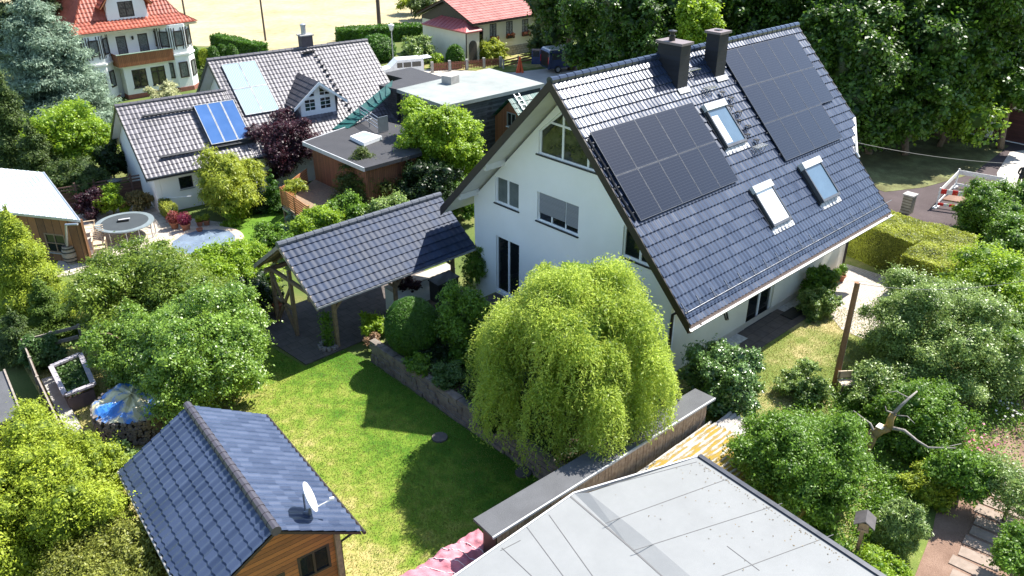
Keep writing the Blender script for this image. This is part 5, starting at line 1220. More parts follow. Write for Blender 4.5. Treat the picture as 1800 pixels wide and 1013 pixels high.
c, r = C_(655, 573, -.1, 42, 50); plant('leafy_shrub', 'broad leaved bright green shrub under the carport eave by the conifer', 'shrub', c, r, L_fresh, 1800, (.16, .05), K=8, base=-.5, seed=31, crown='foliage', stem='stem', tr=.02, core=.4)
c, r = C_(655, 600, -.35, 26, 22); plant('dry_shrub', 'small dry straw brown shrub at the end of the stone wall', 'shrub', c, r, leafmat('leaf_dry', (.25, .15, .08), (.45, .3, .18)), 900, (.07, .03), K=6, base=GZ, seed=32, crown='foliage', stem='stem', tr=.02)
c, r = C_(838, 470, .9, 50, 85); plant('oleander', 'tall potted green shrub at the corner of the white gable', 'shrub', c, r, L_green, 3000, (.12, .035), K=10, base=0, seed=33, crown='foliage', stem='stem', tr=.02, core=.35)
c, r = C_(712, 500, 1.1, 40, 30)

# plum trees on the left
c, r = C_(352, 620, 1.25, 250, 225)
plant('plum_tree', 'spreading fruit tree with glossy leaves standing over the lawn by the shed', 'tree', c, (r[0], r[0]*1.05, r[2]*.86), L_plum, 78000, (.085, .055), K=56, seed=41, rf=(.16, .30), inner=.74, core=.42, tr=.13, jit=.2, depth=.28)
c, r = C_(265, 515, 1.2, 275, 178)
plant('cherry_tree', 'green cherry tree with drooping leaves behind the spreading fruit tree', 'tree', c, (r[0], r[0], r[2]*.9), leafmat('leaf_cherry', (.04, .09, .010), (.27, .36, .045), rough=.4), 60000, (.11, .042), K=46, seed=42, rf=(.17, .3), inner=.72, core=.45, tr=.12, droop=.7, jit=.2, depth=.28)
c, r = C_(400, 472, .8, 165, 90)
plant('young_beech', 'light green bushy tree between the round pool and the carport', 'tree', c, (r[0], r[0], r[2]), L_fresh, 24000, (.09, .06), K=24, seed=43, rf=(.2, .34), inner=.68, core=.5, tr=.08)
c, r = C_(235, 605, .9, 150, 120); plant('plum_tree', 'smaller leafy fruit tree above the raised bed and log pile', 'tree', c, (r[0], r[0], r[2]), L_plum, 20000, (.085, .05), K=26, seed=241, rf=(.18, .32), inner=.74, core=.35, tr=.08, jit=.2)
c, r = C_(440, 520, .2, 90, 70); plant('dark_shrub', 'dark leaved shrub left of the carport posts', 'shrub', c, r, L_dark, 7000, (.09, .06), K=12, seed=44, crown='foliage', stem='stem')
c, r = C_(300, 690, .1, 150, 60); 
# gold thujas and bushes along the left edge
c, r = C_(40, 475, 1.6, 165, 215); plant('golden_thuja', 'tall golden green thuja at the left edge beside the cabin', 'tree', c, (r[0], r[0], r[2]), L_thuja, 60000, (.10, .035), kind='cone', K=22, seed=51, core=.75, flat=1.4, up=.7, jit=.12)
c, r = C_(80, 540, .6, 100, 110); plant('green_thuja', 'yellow green conifer in front of the tall golden thuja', 'tree', c, r, leafmat('leaf_thuja_green', (.05, .10, .01), (.17, .26, .03), rough=.6), 16000, (.10, .035), kind='cone', K=14, seed=52, core=.75, up=.7)
c, r = C_(30, 590, .3, 110, 100); plant('green_thuja', 'dark conifer at the left edge above the raised bed fence', 'tree', c, r, L_conif, 12000, (.10, .035), kind='cone', K=12, seed=53, core=.75, up=.7)
c, r = C_(52, 892, 1.0, 320, 300); plant('spindle_bush', 'huge yellow green bush filling the lower left corner', 'shrub', c, (r[0], r[0], r[2]*.95), L_thuja, 110000, (.075, .035), K=46, seed=54, rf=(.2, .34), inner=.72, core=.6, crown='foliage', stem='stem', jit=.16)
c, r = C_(215, 985, .6, 250, 120); plant('spindle_bush', 'yellow green twiggy bush against the left side of the wooden shed', 'shrub', c, (r[0], r[0]*.8, r[2]), leafmat('leaf_olive_yellow', (.08, .10, .015), (.36, .38, .07), rough=.5), 36000, (.075, .035), K=26, seed=55, rf=(.2, .34), inner=.7, core=.4, crown='foliage', stem='stem', jit=.2)
c, r = C_(200, 805, -.35, 90, 50); plant('hydrangea', 'broad leaved blue green shrub between log pile and shed roof', 'shrub', c, r, L_olive, 3500, (.13, .08), K=9, seed=56, crown='foliage', stem='stem', tr=.02)

# top left group
c, r = C_(85, 130, 3.4, 240, 250); plant('blue_cedar', 'large silvery blue green cedar in the upper left corner', 'tree', c, (r[0], r[0], r[2]), L_blue, 90000, (.22, .06), kind='layers', K=17, seed=61, core=.6, tr=.3, jit=.16, flat=.35, droop=.4)
c, r = C_(50, 15, 6, 200, 160); plant('tall_pine', 'dark olive pine behind the blue cedar at the top edge', 'tree', c, r, leafmat('leaf_pine', (.03, .06, .02), (.12, .17, .06), rough=.6), 30000, (.24, .06), kind='layers', K=12, seed=62, core=.6, tr=.3, flat=.4)
c, r = C_(22, 228, 2.2, 130, 190); plant('dark_thuja', 'dark green thuja at the left edge below the cedar', 'tree', c, r, L_conif, 34000, (.14, .05), kind='cone', K=18, seed=63, core=.7, up=.6)
c, r = C_(65, 275, 1.4, 110, 120); plant('dark_thuja', 'dark green conifer right above the metal roofed cabin', 'tree', c, r, L_conif, 20000, (.14, .05), kind='cone', K=14, seed=64, core=.7, up=.6)
c, r = C_(132, 240, 1.8, 125, 110); plant('lime_maple', 'bright lime green maple left of the solar house gable', 'tree', c, r, L_fresh, 24000, (.13, .09), K=24, seed=65, core=.55)
c, r = C_(140, 315, .4, 90, 60); plant('spreading_yew', 'low feathery dark yew behind the brown fence', 'shrub', c, r, L_conif, 9000, (.16, .035), K=12, seed=66, crown='foliage', stem='stem')
c, r = C_(195, 285, .6, 50, 70); plant('dark_shrub', 'dark shrub at the foot of the solar house gable wall', 'shrub', c, r, L_dark, 5000, (.12, .07), K=10, seed=67, crown='foliage', stem='stem')
c, r = C_(285, 168, -.1, 60, 28); plant('pale_shrub', 'pale yellowish flowering shrub in front of the villa', 'shrub', c, r, leafmat('leaf_pale', (.3, .32, .14), (.55, .55, .32)), 3500, (.16, .08), K=8, seed=68, crown='foliage', stem='stem')

# around the solar house
c, r = C_(490, 262, 1.5, 130, 130); plant('purple_plum', 'dark purple leaved tree in front of the solar house', 'tree', c, r, L_purple, 26000, (.10, .06), K=26, seed=71, rf=(.22, .36), core=.5)
c, r = C_(398, 325, 1.0, 120, 120); plant('golden_weeping_cypress', 'golden yellow weeping conifer at the corner of the solar house', 'tree', c, (r[0], r[0], r[2]), L_gold, 26000, (.16, .045), K=24, seed=72, rf=(.22, .36), core=.55, droop=1.6, jit=.16)
c, r = C_(404, 372, 0., 42, 68); plant('dwarf_conifer', 'small bright green cone shaped conifer beside the flower pots', 'shrub', c, r, L_fresh, 5000, (.08, .03), kind='cone', K=10, seed=73, crown='foliage', stem='stem', up=.7)
c, r = C_(480, 340, .3, 50, 75); plant('slim_thuja', 'slim dark thuja at the left end of the timber deck', 'tree', c, r, L_box, 6000, (.10, .035), kind='cone', K=12, seed=74, up=.7)
c, r = C_(452, 345, .2, 46, 60); plant('slim_thuja', 'second slim dark thuja nearer the golden weeping conifer', 'tree', c, r, L_dark, 5000, (.10, .035), kind='cone', K=12, seed=75, up=.7)
c, r = C_(773, 258, 2.3, 150, 175); plant('lime_maple', 'bright yellow green maple between the flat roofs and the white gable', 'tree', c, (r[0], r[0], r[2]), L_fresh, 44000, (.13, .09), K=36, seed=76, rf=(.2, .34), inner=.7, core=.4, jit=.18)
c, r = C_(640, 325, 1.0, 140, 125); plant('yew_tree', 'olive green spiky yew in front of the black flat roof', 'tree', c, r, leafmat('leaf_yew', (.03, .06, .01), (.13, .17, .025), rough=.55), 30000, (.15, .04), kind='layers', K=11, seed=77, core=.6, flat=.8, jit=.2)
c, r = C_(760, 330, 1.0, 110, 90); plant('dark_shrub', 'dark leaved tree between the maple and the carport ridge', 'tree', c, r, L_dark, 12000, (.11, .07), K=16, seed=78)
c, r = C_(812, 345, .6, 60, 80); plant('dark_shrub', 'deep green shrub under the eave at the left gable corner', 'shrub', c, r, L_green, 6000, (.10, .07), K=10, seed=79, crown='foliage', stem='stem')
c, r = C_(512, 392, .0, 40, 45); plant('blue_spruce', 'small blue green spruce left of the timber deck', 'shrub', c, r, L_blue, 4000, (.10, .03), kind='cone', K=10, seed=80, crown='foliage', stem='stem')
for k, (px, py, w_, h_, lab) in enumerate(((560, 390, 90, 50, 'fresh green shrub right behind the carport ridge end'), (610, 372, 80, 45, 'green shrub behind the middle of the carport ridge'), (690, 372, 90, 45, 'olive green shrub behind the right half of the carport ridge'), (480, 425, 70, 60, 'leafy green shrub at the left end of the carport roof'))):
    c, r = C_(px, py, .9, w_, h_); plant('garden_shrub', lab, 'shrub', c, r, (L_fresh, L_green, L_olive, L_green)[k], 8000, (.10, .06), K=12, seed=81+k, crown='foliage', stem='stem', group='shrubs behind the carport')
c, r = C_(517, 328, 1.35, 38, 22); plant('golden_cypress', 'golden shrub in the planter on the timber deck', 'shrub', c, r, L_gold, 2500, (.12, .03), K=8, seed=86, base=.36, crown='foliage', stem='stem', tr=.02)
# around the patio
c, r = C_(158, 362, -.1, 52, 52); plant('purple_smoke_bush', 'dark purple bush between cabin roof and trampoline', 'shrub', c, r, L_purple, 4500, (.09, .05), K=10, seed=91, crown='foliage', stem='stem')
c, r = C_(195, 352, .1, 50, 55); plant('patio_shrub', 'yellow green shrub in front of the brown fence left of the parasol', 'shrub', c, r, L_fresh, 3500, (.11, .07), K=9, seed=92, crown='foliage', stem='stem', core=.4)
c, r = C_(240, 352, -.1, 48, 40); plant('patio_shrub', 'greenish red shrub behind the trampoline right of the parasol', 'shrub', c, r, leafmat('leaf_bronze', (.10, .09, .03), (.30, .24, .09)), 3000, (.10, .06), K=9, seed=93, crown='foliage', stem='stem', core=.4)
u0_, u1_ = P(262, 345, GZ), P(300, 398, GZ); vv = (u1_-u0_).normalized(); pp_ = Vector((-vv.y, vv.x, 0))*.55
hedge('clipped_hedge', 'low clipped hedge between trampoline and white annex wall', [((u0_.x, u0_.y, GZ), tuple(u1_-u0_), tuple(pp_), .85)], L_hedge, 9000, (.07, .045), seed=94)

# right side
c, r = C_(1268, 668, .95, 130, 145); plant('laurel_bush', 'dense glossy dark green laurel at the near corner of the white house', 'shrub', c, (r[0], r[0], r[2]*.95), L_laurel, 34000, (.085, .045), K=26, seed=101, rf=(.26, .42), base=0, core=.7, crown='foliage', stem='stem')
c, r = C_(1437, 535, .45, 66, 60); plant('white_flowering_bush', 'grey green bush beside the terrace door gravel', 'shrub', c, r, L_olive, 8000, (.07, .04), K=14, seed=102, base=0, crown='foliage', stem='stem', tr=.03)
c, r = C_(1440, 495, .8, 62, 60); plant('wall_shrub', 'dark green climbing shrub against the cream terrace wall', 'shrub', c, r, L_green, 6000, (.08, .05), K=12, seed=103, base=0, crown='foliage', stem='stem', tr=.03)
c, r = C_(1655, 598, 1.6, 255, 215); plant('pear_tree', 'wide silvery green fruit tree right of the leaning pole', 'tree', c, (r[0], r[0], r[2]*.85), L_olive, 90000, (.075, .038), K=52, seed=104, rf=(.17, .3), inner=.74, core=.5, jit=.2, base=0, depth=.26)
c, r = C_(1575, 690, .7, 150, 90); plant('quince_shrub', 'grey green shrub below the silvery fruit tree', 'shrub', c, r, L_olive, 22000, (.07, .038), K=20, seed=105, core=.5, base=0, crown='foliage', stem='stem')
c, r = C_(1415, 672, .5, 95, 60); plant('rose_shrub', 'loose leafy shrub left of the foot of the leaning pole', 'shrub', c, r, L_olive, 8000, (.07, .04), K=14, seed=106, base=0, core=.45, crown='foliage', stem='stem')
c, r = C_(1408, 818, 1.3, 205, 215); plant('apple_tree', 'dense dark green apple tree beside the pale garage roof', 'tree', c, (r[0], r[0], r[2]*.9), L_green, 100000, (.07, .038), K=50, seed=107, rf=(.19, .32), inner=.72, core=.55, jit=.18, base=0)
c, r = C_(1620, 740, .9, 150, 150); plant('hazel_shrub', 'green leafy shrub behind the bare moss covered branches', 'shrub', c, r, L_green, 26000, (.07, .04), K=24, seed=108, base=0, core=.5, crown='foliage', stem='stem')
c, r = C_(1700, 830, 1.3, 110, 80); plant('pruned_tree_shoots', 'fresh leafy branch hanging over the earth path', 'shrub', c, (r[0], r[0], r[2]*.8), L_green, 12000, (.08, .045), K=14, seed=109, base=0, core=.3, jit=.2, crown='foliage', stem='stem')
c, r = C_(1640, 855, .3, 90, 60); plant('yellow_shrub', 'yellowish green shrub along the earth path', 'shrub', c, r, L_thuja, 7000, (.08, .04), K=12, seed=110, base=0, crown='foliage', stem='stem')
c, r = C_(1690, 400, .0, 0+10, 10)
c, r = C_(1745, 375, 1.2, 130, 110); plant('street_tree', 'round green tree beside the red and white barrier', 'tree', c, r, L_green, 36000, (.09, .055), K=28, seed=111, base=0, core=.6)
c, r = C_(1790, 430, 1.0, 110, 100); plant('garden_tree', 'green tree at the right edge behind the clipped hedge', 'tree', c, r, L_green, 22000, (.09, .055), K=20, seed=112, base=0, core=.6)
c, r = C_(1755, 530, 1.4, 190, 130); plant('hazel_tree', 'yellow green leafy tree above the silvery fruit tree at the right edge', 'tree', c, (r[0], r[0], r[2]), L_fresh, 50000, (.09, .055), K=34, seed=113, base=0, core=.55, jit=.18)
c, r = C_(1790, 640, 1.0, 130, 130); plant('lilac_shrub', 'green shrub at the right edge above the earth path', 'shrub', c, r, L_green, 26000, (.085, .05), K=20, seed=114, base=0, core=.55, crown='foliage', stem='stem')
c, r = C_(1785, 860, 1.2, 110, 90); plant('overhanging_shrub', 'thin olive foliage at the right edge over the path stones', 'shrub', c, r, L_olive, 7000, (.08, .03), K=14, seed=115, base=0, core=.2, crown='foliage', stem='stem', jit=.25)
c, r = C_(1790, 975, 1.0, 90, 90); plant('overhanging_shrub', 'dark shrub in the lower right corner', 'shrub', c, r, L_green, 7000, (.08, .04), K=14, seed=116, base=0, core=.3, crown='foliage', stem='stem')
c, r = C_(1585, 930, .75, 70, 115); plant('bamboo_shrub', 'soft light green narrow bush between apple tree and path', 'shrub', c, (r[0], r[0], r[2]), L_olive, 20000, (.09, .022), K=18, seed=117, base=0, core=.6, crown='foliage', stem='stem')
c, r = C_(1550, 1000, .4, 90, 55); plant('round_shrub', 'light green low shrub at the bottom edge by the nest box', 'shrub', c, r, L_fresh, 7000, (.07, .03), K=12, seed=118, base=0, core=.6, crown='foliage', stem='stem')
# clipped hedges by the drive
hedge('clipped_hedge', 'long clipped hornbeam hedge along the street behind the drive', [((14.0, -7.5, 0), (.55, 3.2, 0), (2.6, -.5, 0), 1.8)], L_hedge, 60000, (.07, .045), seed=121)
hedge('clipped_hedge', 'clipped hedge block with bright flat top beside the cobbled drive', [((12.45, -9.6, 0), (3.0, -.05, 0), (.05, 1.9, 0), 1.8), ((15.4, -9.65, 0), (1.6, .5, 0), (-.0, 2.2, 0), 1.78)], L_hedge, 50000, (.07, .045), seed=122)

# forest behind the house and along the street
ft = [(1092, 70, 4.5, 165, 230, 'dark crown rising behind the blue van'), (1165, 60, 5.5, 210, 260, 'dark tree directly behind the twin chimneys'), (1290, 40, 6, 220, 260, 'dark tree behind the middle of the house ridge'),
      (1400, 30, 6.5, 210, 230, 'dark tree behind the far end of the house ridge'), (1490, 110, 5.5, 210, 260, 'large dark tree at the far gable'), (1600, 100, 5.5, 240, 270, 'large dark tree between far gable and garages'),
      (1690, 70, 6.5, 210, 220, 'large dark tree above the first garage door')]
for k, (px, py, z, w_, h_, lab) in enumerate(ft):
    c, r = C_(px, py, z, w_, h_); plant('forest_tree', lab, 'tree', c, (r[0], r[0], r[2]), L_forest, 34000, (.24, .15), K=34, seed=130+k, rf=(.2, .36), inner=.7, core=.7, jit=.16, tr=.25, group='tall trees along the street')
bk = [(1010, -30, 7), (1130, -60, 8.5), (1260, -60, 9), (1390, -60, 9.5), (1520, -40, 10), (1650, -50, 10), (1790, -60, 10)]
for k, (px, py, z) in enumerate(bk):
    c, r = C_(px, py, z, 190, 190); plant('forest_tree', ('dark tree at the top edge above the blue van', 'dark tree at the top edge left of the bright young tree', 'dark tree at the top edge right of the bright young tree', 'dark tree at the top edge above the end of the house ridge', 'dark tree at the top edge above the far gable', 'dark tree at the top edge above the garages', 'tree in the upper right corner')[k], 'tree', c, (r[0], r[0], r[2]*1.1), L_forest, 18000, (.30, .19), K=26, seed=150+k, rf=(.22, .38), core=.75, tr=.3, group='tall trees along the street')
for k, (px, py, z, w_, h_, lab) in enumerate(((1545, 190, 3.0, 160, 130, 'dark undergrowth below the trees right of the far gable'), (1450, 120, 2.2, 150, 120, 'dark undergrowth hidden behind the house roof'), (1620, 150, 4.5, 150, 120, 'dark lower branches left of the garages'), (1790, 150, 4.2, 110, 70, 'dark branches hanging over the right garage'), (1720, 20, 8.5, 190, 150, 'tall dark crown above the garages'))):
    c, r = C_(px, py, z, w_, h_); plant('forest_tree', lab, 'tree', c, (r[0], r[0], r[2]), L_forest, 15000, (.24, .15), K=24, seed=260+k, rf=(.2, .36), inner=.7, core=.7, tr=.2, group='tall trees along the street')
c, r = C_(1228, 38, 7.2, 78, 80); plant('young_beech', 'bright yellow green young tree behind the right chimney', 'tree', c, (r[0], r[0], r[2]*1.2), L_fresh, 9000, (.2, .12), K=18, seed=160, core=.4)
c, r = C_(1770, 95, 5.5, 150, 150); plant('forest_tree', 'light green crown above the right garage door', 'tree', c, (r[0], r[0], r[2]*.9), L_forestb, 22000, (.2, .13), K=28, seed=161, rf=(.2, .34), core=.55, tr=.2, group='tall trees along the street')
c, r = C_(1668, 190, 2.6, 170, 110); plant('sycamore', 'green overhanging crown in front of the first garage door', 'tree', c, r, L_forestb, 9000, (.2, .14), K=14, seed=162, core=.5, tr=.15)

# street front: clipped shrubs and hedges before the red roofed house
for k, (px, py, z, w_, h_, m_, lab, knd) in enumerate((
    (664, 88, .2, 62, 52, L_box, 'round clipped dark green bush by the street lamp', 'egg'), (735, 92, .2, 66, 44, L_olive, 'round grey green bush left of the clipped block', 'broad'),
    (864, 92, .1, 50, 42, L_gold, 'yellow green round bush before the arched door', 'broad'), (800, 102, .1, 30, 44, L_box, 'dark clipped column shrub by the porch wall', 'egg'),
    (770, 110, -.2, 22, 30, L_fresh, 'small light green shrub behind the white van', 'broad'), (965, 68, 1.4, 80, 100, L_conif, 'olive green tree between the cream bungalow and the blue van', 'broad'), (1000, 30, 2.6, 80, 90, L_forest, 'dark tree behind the second street lamp', 'broad'))):
    c, r = C_(px, py, z, w_, h_)
    plant('street_shrub' if k < 5 else 'street_tree', lab, 'shrub' if k < 5 else 'tree', c, r, m_, 6500, (.16, .09), kind=knd, K=16, depth=.04 if knd == 'egg' else .2, jit=.02 if knd == 'egg' else .14, core=.9 if knd == 'egg' else .6, seed=170+k, crown='foliage' if k < 5 else 'crown', stem='stem' if k < 5 else 'trunk')
def hedge_px(label, a, b, h, wd, m_, n, leaf, seed, z=GZ, **k):
    a, b = P(*a, z), P(*b, z); u = b-a; v = Vector((-u.y, u.x, 0)).normalized()*wd
    return hedge('clipped_hedge', label, [((a.x, a.y, z), tuple(u), tuple(v), h)], m_, n, leaf, seed, **k)
hedge_px('long green hedge between straw field and street garden', (598, 80), (745, 70), 1.5, 2.2, L_box, 16000, (.2, .1), 181)
hedge_px('dark hedge along the straw field behind the solar house', (372, 84), (455, 104), 1.3, 1.2, L_box, 9000, (.2, .1), 182)
for k in range(5):
    px, py = 343+k*16.5, 103-(k>2)*3; c, r = C_(px, py, .2, 19, 42 if k != 1 else 34)
    plant('clipped_thuja', ('leftmost', 'second, yellowish,', 'middle', 'second from the right', 'rightmost')[k]+' of the five clipped thuja columns behind the solar house', 'shrub', c, r, L_box if k != 1 else L_thuja, 2600, (.14, .05), kind='egg', depth=.04, jit=.02, core=.9, seed=185+k, crown='foliage', stem='stem', group='clipped thuja columns')
hedge_px('brownish low hedge beyond the villa corner', (328, 148), (352, 150), 1.0, 1.0, L_conif, 2500, (.16, .08), 191)
for k, (px, py, lab) in enumerate(((722, 2, 'dry yellow green bush at the far edge of the straw field'), (742, 12, 'low olive bush next to the bungalow roof in the field'))):
    c, r = C_(px, py, .8, 50, 34); plant('field_bush', lab, 'shrub', c, r, L_conif if k else L_thuja, 3000, (.25, .12), K=12, seed=195+k, crown='foliage', stem='stem', core=.4)
# ------------------------------------------------------------------ garden objects
def raised():
    t = thing('raised_bed', 'grey panelled raised bed planted with salad greens', 'raised bed', tuple((P(88.8, 643, .05)+P(164, 674, .05))/2+Vector((0, 0, GZ-.05))))
    q = [P(88.8, 643, .05), P(114, 693, .05), P(164, 674, .05), P(140.6, 620.7, .05)]
    c = sum(q, Vector())/4
    for i in range(4):
        a, b = q[i], q[(i+1) % 4]; MB().bar(a+Vector((0, 0, -.04)), b+Vector((0, 0, -.04)), .17, .08).build('rim', mat('grey_rim', (.40, .37, .40), (.3, .28, .3), 4, .7), t)
    MB().prism([p+(c-p)*.06 for p in q], GZ, -.25).build('side_panels', mat('plum_grey_panel', (.16, .12, .13), (.1, .08, .09), 4, .7), t)
    MB().prism([p+(c-p)*.1 for p in q], -.28, -.2).build('soil', m_soil, t)
    s = c; rg = np.random.default_rng(7); n = 2600
    a, b = rg.random(n)[:, None], rg.random(n)[:, None]; Q = [np.array(p) for p in q]
    pos = (Q[0]*(1-a)+Q[3]*a)*(1-b)+(Q[1]*(1-a)+Q[2]*a)*b; pos = np.array(c)+(pos-np.array(c))*.85; pos[:, 2] = -.2+rg.random(n)*.2*np.abs(np.sin(pos[:, 0]*9)*np.cos(pos[:, 1]*7))
    leafmesh('salad_plants', pos, rg.standard_normal((n, 3))+[0, 0, 1.2], rg.standard_normal((n, 3)), .12, .09, L_ivy, t, rg.random(n))
raised()
# round log pile under a blue and yellow cover
wp = thing('round_log_pile', 'round stack of split logs under a crumpled blue and yellow cover', 'log pile', (-15.15, 6.3, GZ))
wc = Vector((-15.15, 6.3, 0)); wr = 1.32
MB().lathe([(wr-.06, GZ), (wr-.04, .1), (wr-.15, .2)], T(wc.x, wc.y, 0), 36).build('inner_logs', brown, wp)
mb = MB(); random.seed(12)
for k in range(1500):
    a = random.uniform(0, 6.283); z = random.uniform(GZ+.03, .17); r_ = random.uniform(.035, .075); ca_, sa_ = math.cos(a), math.sin(a)
    p = wc+Vector((ca_*(wr-.12), sa_*(wr-.12), z)); e = wc+Vector((ca_*(wr+random.uniform(0, .05)), sa_*(wr+random.uniform(0, .05)), z)); mb.tube([p, e], r_, 5)
mb.build('split_logs', mat('split_wood', (.30, .26, .23), (.09, .075, .065), 11, .9), wp)
mb = MB(); nr_, na = 9, 60; vs = []
random.seed(3)
for i in range(nr_):
    for k in range(na):
        a = 2*math.pi*k/na; f = i/(nr_-1); r_ = f*(wr-.02); z = .44-.22*f**2+.05*math.sin(a*5+f*7)+.03*math.sin(a*13)+random.uniform(-.02, .02)-(.05 if i == nr_-1 else 0); vs.append((wc.x+r_*math.cos(a), wc.y+r_*math.sin(a), z))
mb.add(vs, [(i*na+k, i*na+(k+1) % na, (i+1)*na+(k+1) % na, (i+1)*na+k) for i in range(nr_-1) for k in range(na)])
mb.build('cover_sheet', mat('blue_yellow_sheet', (.04, .19, .55), (.55, .50, .28), 1.1, .35, mid=(.44, .50)), wp)
# fence and concrete kerb on the far left
def F(px, py, z): return P(px, py, z)
fn = thing('rail_fence', 'low weathered wooden rail fence around the raised bed corner', 'fence', tuple(P(40, 615, GZ)))
pts = [P(138, 574, .35), P(40, 600, .35), P(66, 665, .35), P(104, 745, .35), P(130, 800, .35)]
for a, b in zip(pts[:-1], pts[1:]): MB().bar(a, b, .05, .12).build('rail', timberg, fn)
a, b = P(138, 592, .1), P(40, 618, .1); MB().bar(a, b, .05, .14).build('rail', timberg, fn)
for p in pts+[pts[0].lerp(pts[1], .5), pts[1].lerp(pts[2], .5)]: MB().box(p.x-.05, p.x+.05, p.y-.05, p.y+.05, GZ, .45).build('post', timberg, fn)
mb = MB()
for a, b in zip(pts[1:-1], pts[2:]): mb.bar(a+Vector((.03, 0, -.55)), b+Vector((.03, 0, -.55)), .04, .95)
mb.build('board_panel', mat('brown_board', (.14, .09, .07), (.09, .06, .05), 6, .8), fn)
structure('concrete_kerb', MB().bar(P(80, 668, GZ+.08)+Vector((.1, 0, 0)), P(128, 765, GZ+.08)+Vector((.1, 0, 0)), .45, .16), concrete)
c, r = C_(78, 625, -.2, 70, 66); plant('ivy', 'ivy covered mound inside the rail fence corner', 'shrub', c, r, L_ivy, 7000, (.08, .06), K=12, seed=201, crown='foliage', stem='stem', base=GZ)
lsr = thing('low_shed', 'low grey roofed shed at the left edge outside the fence', 'shed', tuple(P(10, 700, GZ)))
q = [P(-60, 665, .4), P(8, 652, .4), P(38, 728, .4), P(-40, 760, .4)]
MB().prism(q, .3, .4).build('felt_roof', m_felt, lsr)
cq = sum(q, Vector())/4; MB().prism([p+(cq-p)*.1 for p in q], GZ, .299).build('wall', brown, lsr)
MB().bar(q[1]+Vector((0, 0, .03)), q[2]+Vector((0, 0, .03)), .06, .08).build('roof_edge_trim', timberg, lsr)

# terracotta pot at the carport
def pot(t, M, r, h, m=terra, nm='pot'):
    return MB().lathe([(r*.66, 0), (r*.92, h*.8), (r*1.06, h*.8), (r*1.08, h), (r*.94, h), (r*.86, h*.72), (.01, h*.7)], M, 20).build(nm, m, t)
pp = P(491, 550, GZ); o = MB().lathe([(.17, 0), (.25, .36), (.29, .36), (.30, .46), (.26, .46), (.23, .35), (.01, .34)], T(pp.x, pp.y, GZ+.03), 24).build('terracotta_pot', terra, None)
tag(o, 'large empty terracotta pot on the slabs left of the carport', 'pot')
def stone_ring():
    p = P(578, 610, GZ); t = thing('stone_edged_climber', 'climbing plant in a square of loose stones at the carport corner post', 'plant', (p.x, p.y, GZ)); random.seed(5)
    for k in range(12):
        a = 2*math.pi*k/12; x, y = p.x+.34*math.cos(a), p.y+.34*math.sin(a); MB().box(-.09, .09, -.07, .07, 0, .13, T(x, y, GZ+.02, a+random.uniform(-.3, .3))).build('edging_stone', mat('edging_stone_grey', (.30, .27, .25), (.2, .18, .17), 6, .9, .4), t)
    rg = np.random.default_rng(9); n = 1200; h = rg.random(n); pos = np.stack([p.x+rg.standard_normal(n)*.12, p.y+rg.standard_normal(n)*.12, GZ+.1+h*1.5], 1)
    leafmesh('foliage', pos, rg.standard_normal((n, 3)), rg.standard_normal((n, 3)), .09, .05, L_green, t, rg.random(n))
stone_ring()
# white counter and grill beside the carport
kt = thing('garden_kitchen', 'white rendered outdoor counter with dark worktop between carport and terrace', 'counter', (-3.0, 5.0, GZ))
a, b = P(690, 512, .35), P(800, 470, .35); n_ = Vector((-(b-a).y, (b-a).x, 0)).normalized()*.6
MB().prism([a, b, b+n_, a+n_], GZ, .28).build('wall', render_w, kt); MB().prism([a-n_*.05, b-n_*.05, b+n_*1.05, a+n_*1.05], .285, .34).build('worktop', mat('sandstone_top', (.5, .46, .4), None, 4, .6), kt)
gb = thing('covered_grill', 'square black covered grill in front of the white counter', 'grill', tuple(P(783, 520, 0)))
q = [P(752, 492, .95), P(790, 476, .95), P(808, 486, .95), P(770, 503, .95)]
MB().prism(q, .90, .96).build('lid', anthr, gb); cq = sum(q, Vector())/4; MB().prism([p+(cq-p)*.08 for p in q], 0, .89).build('cabinet', blackm, gb)
c, r = C_(716, 500, .5, 40, 30); plant('potted_flowers', 'pink flowering potted plant on the white counter edge', 'plant', c, r, L_purple, 900, (.08, .05), K=6, seed=210, crown='foliage', stem='stem', tr=.01, base=.35)

# trampoline
tc_ = Vector((-9.33, 22.95, 0)); tr_ = 1.42
tm = thing('trampoline', 'round trampoline with grey pad and legs on the patio', 'trampoline', (tc_.x, tc_.y, GZ))
MB().lathe([(tr_-.27, -.01), (tr_-.27, .045), (tr_, .045), (tr_+.02, .0), (tr_, -.03)], T(tc_.x, tc_.y, 0), 48).build('edge_pad', mat('pad_grey', (.20, .24, .25), (.14, .17, .18), 2, .5), tm)
MB().lathe([(.001, .046), (tr_-.26, .046), (tr_-.26, .052), (.001, .052)], T(tc_.x, tc_.y, 0), 48).build('jumping_mat', mat('mat_dark', (.045, .055, .06), None, 3, .7), tm)
for k in range(6):
    a = k*math.pi/3+.2; x, y = tc_.x+math.cos(a)*(tr_-.05), tc_.y+math.sin(a)*(tr_-.05); x2, y2 = tc_.x+math.cos(a+.45)*(tr_-.05), tc_.y+math.sin(a+.45)*(tr_-.05)
    MB().tube([(x, y, -.03), (x, y, GZ+.04), (x2, y2, GZ+.04), (x2, y2, -.03)], .025, 8).build('leg', steel, tm)
bx = thing('cushion_box', 'dark flat box lying on the trampoline mat', 'box', (tc_.x, tc_.y, .06))
MB().box(-.3, .25, -.12, .12, .055, .14, T(tc_.x, tc_.y+.1, 0, -.4)).build('box', blackm, bx); MB().box(-.28, .28, -.08, .06, .15, .165, T(tc_.x+.05, tc_.y+.12, 0, -.3)).build('lid', mat('pale_lid', (.5, .5, .5), None, 3, .5), bx)
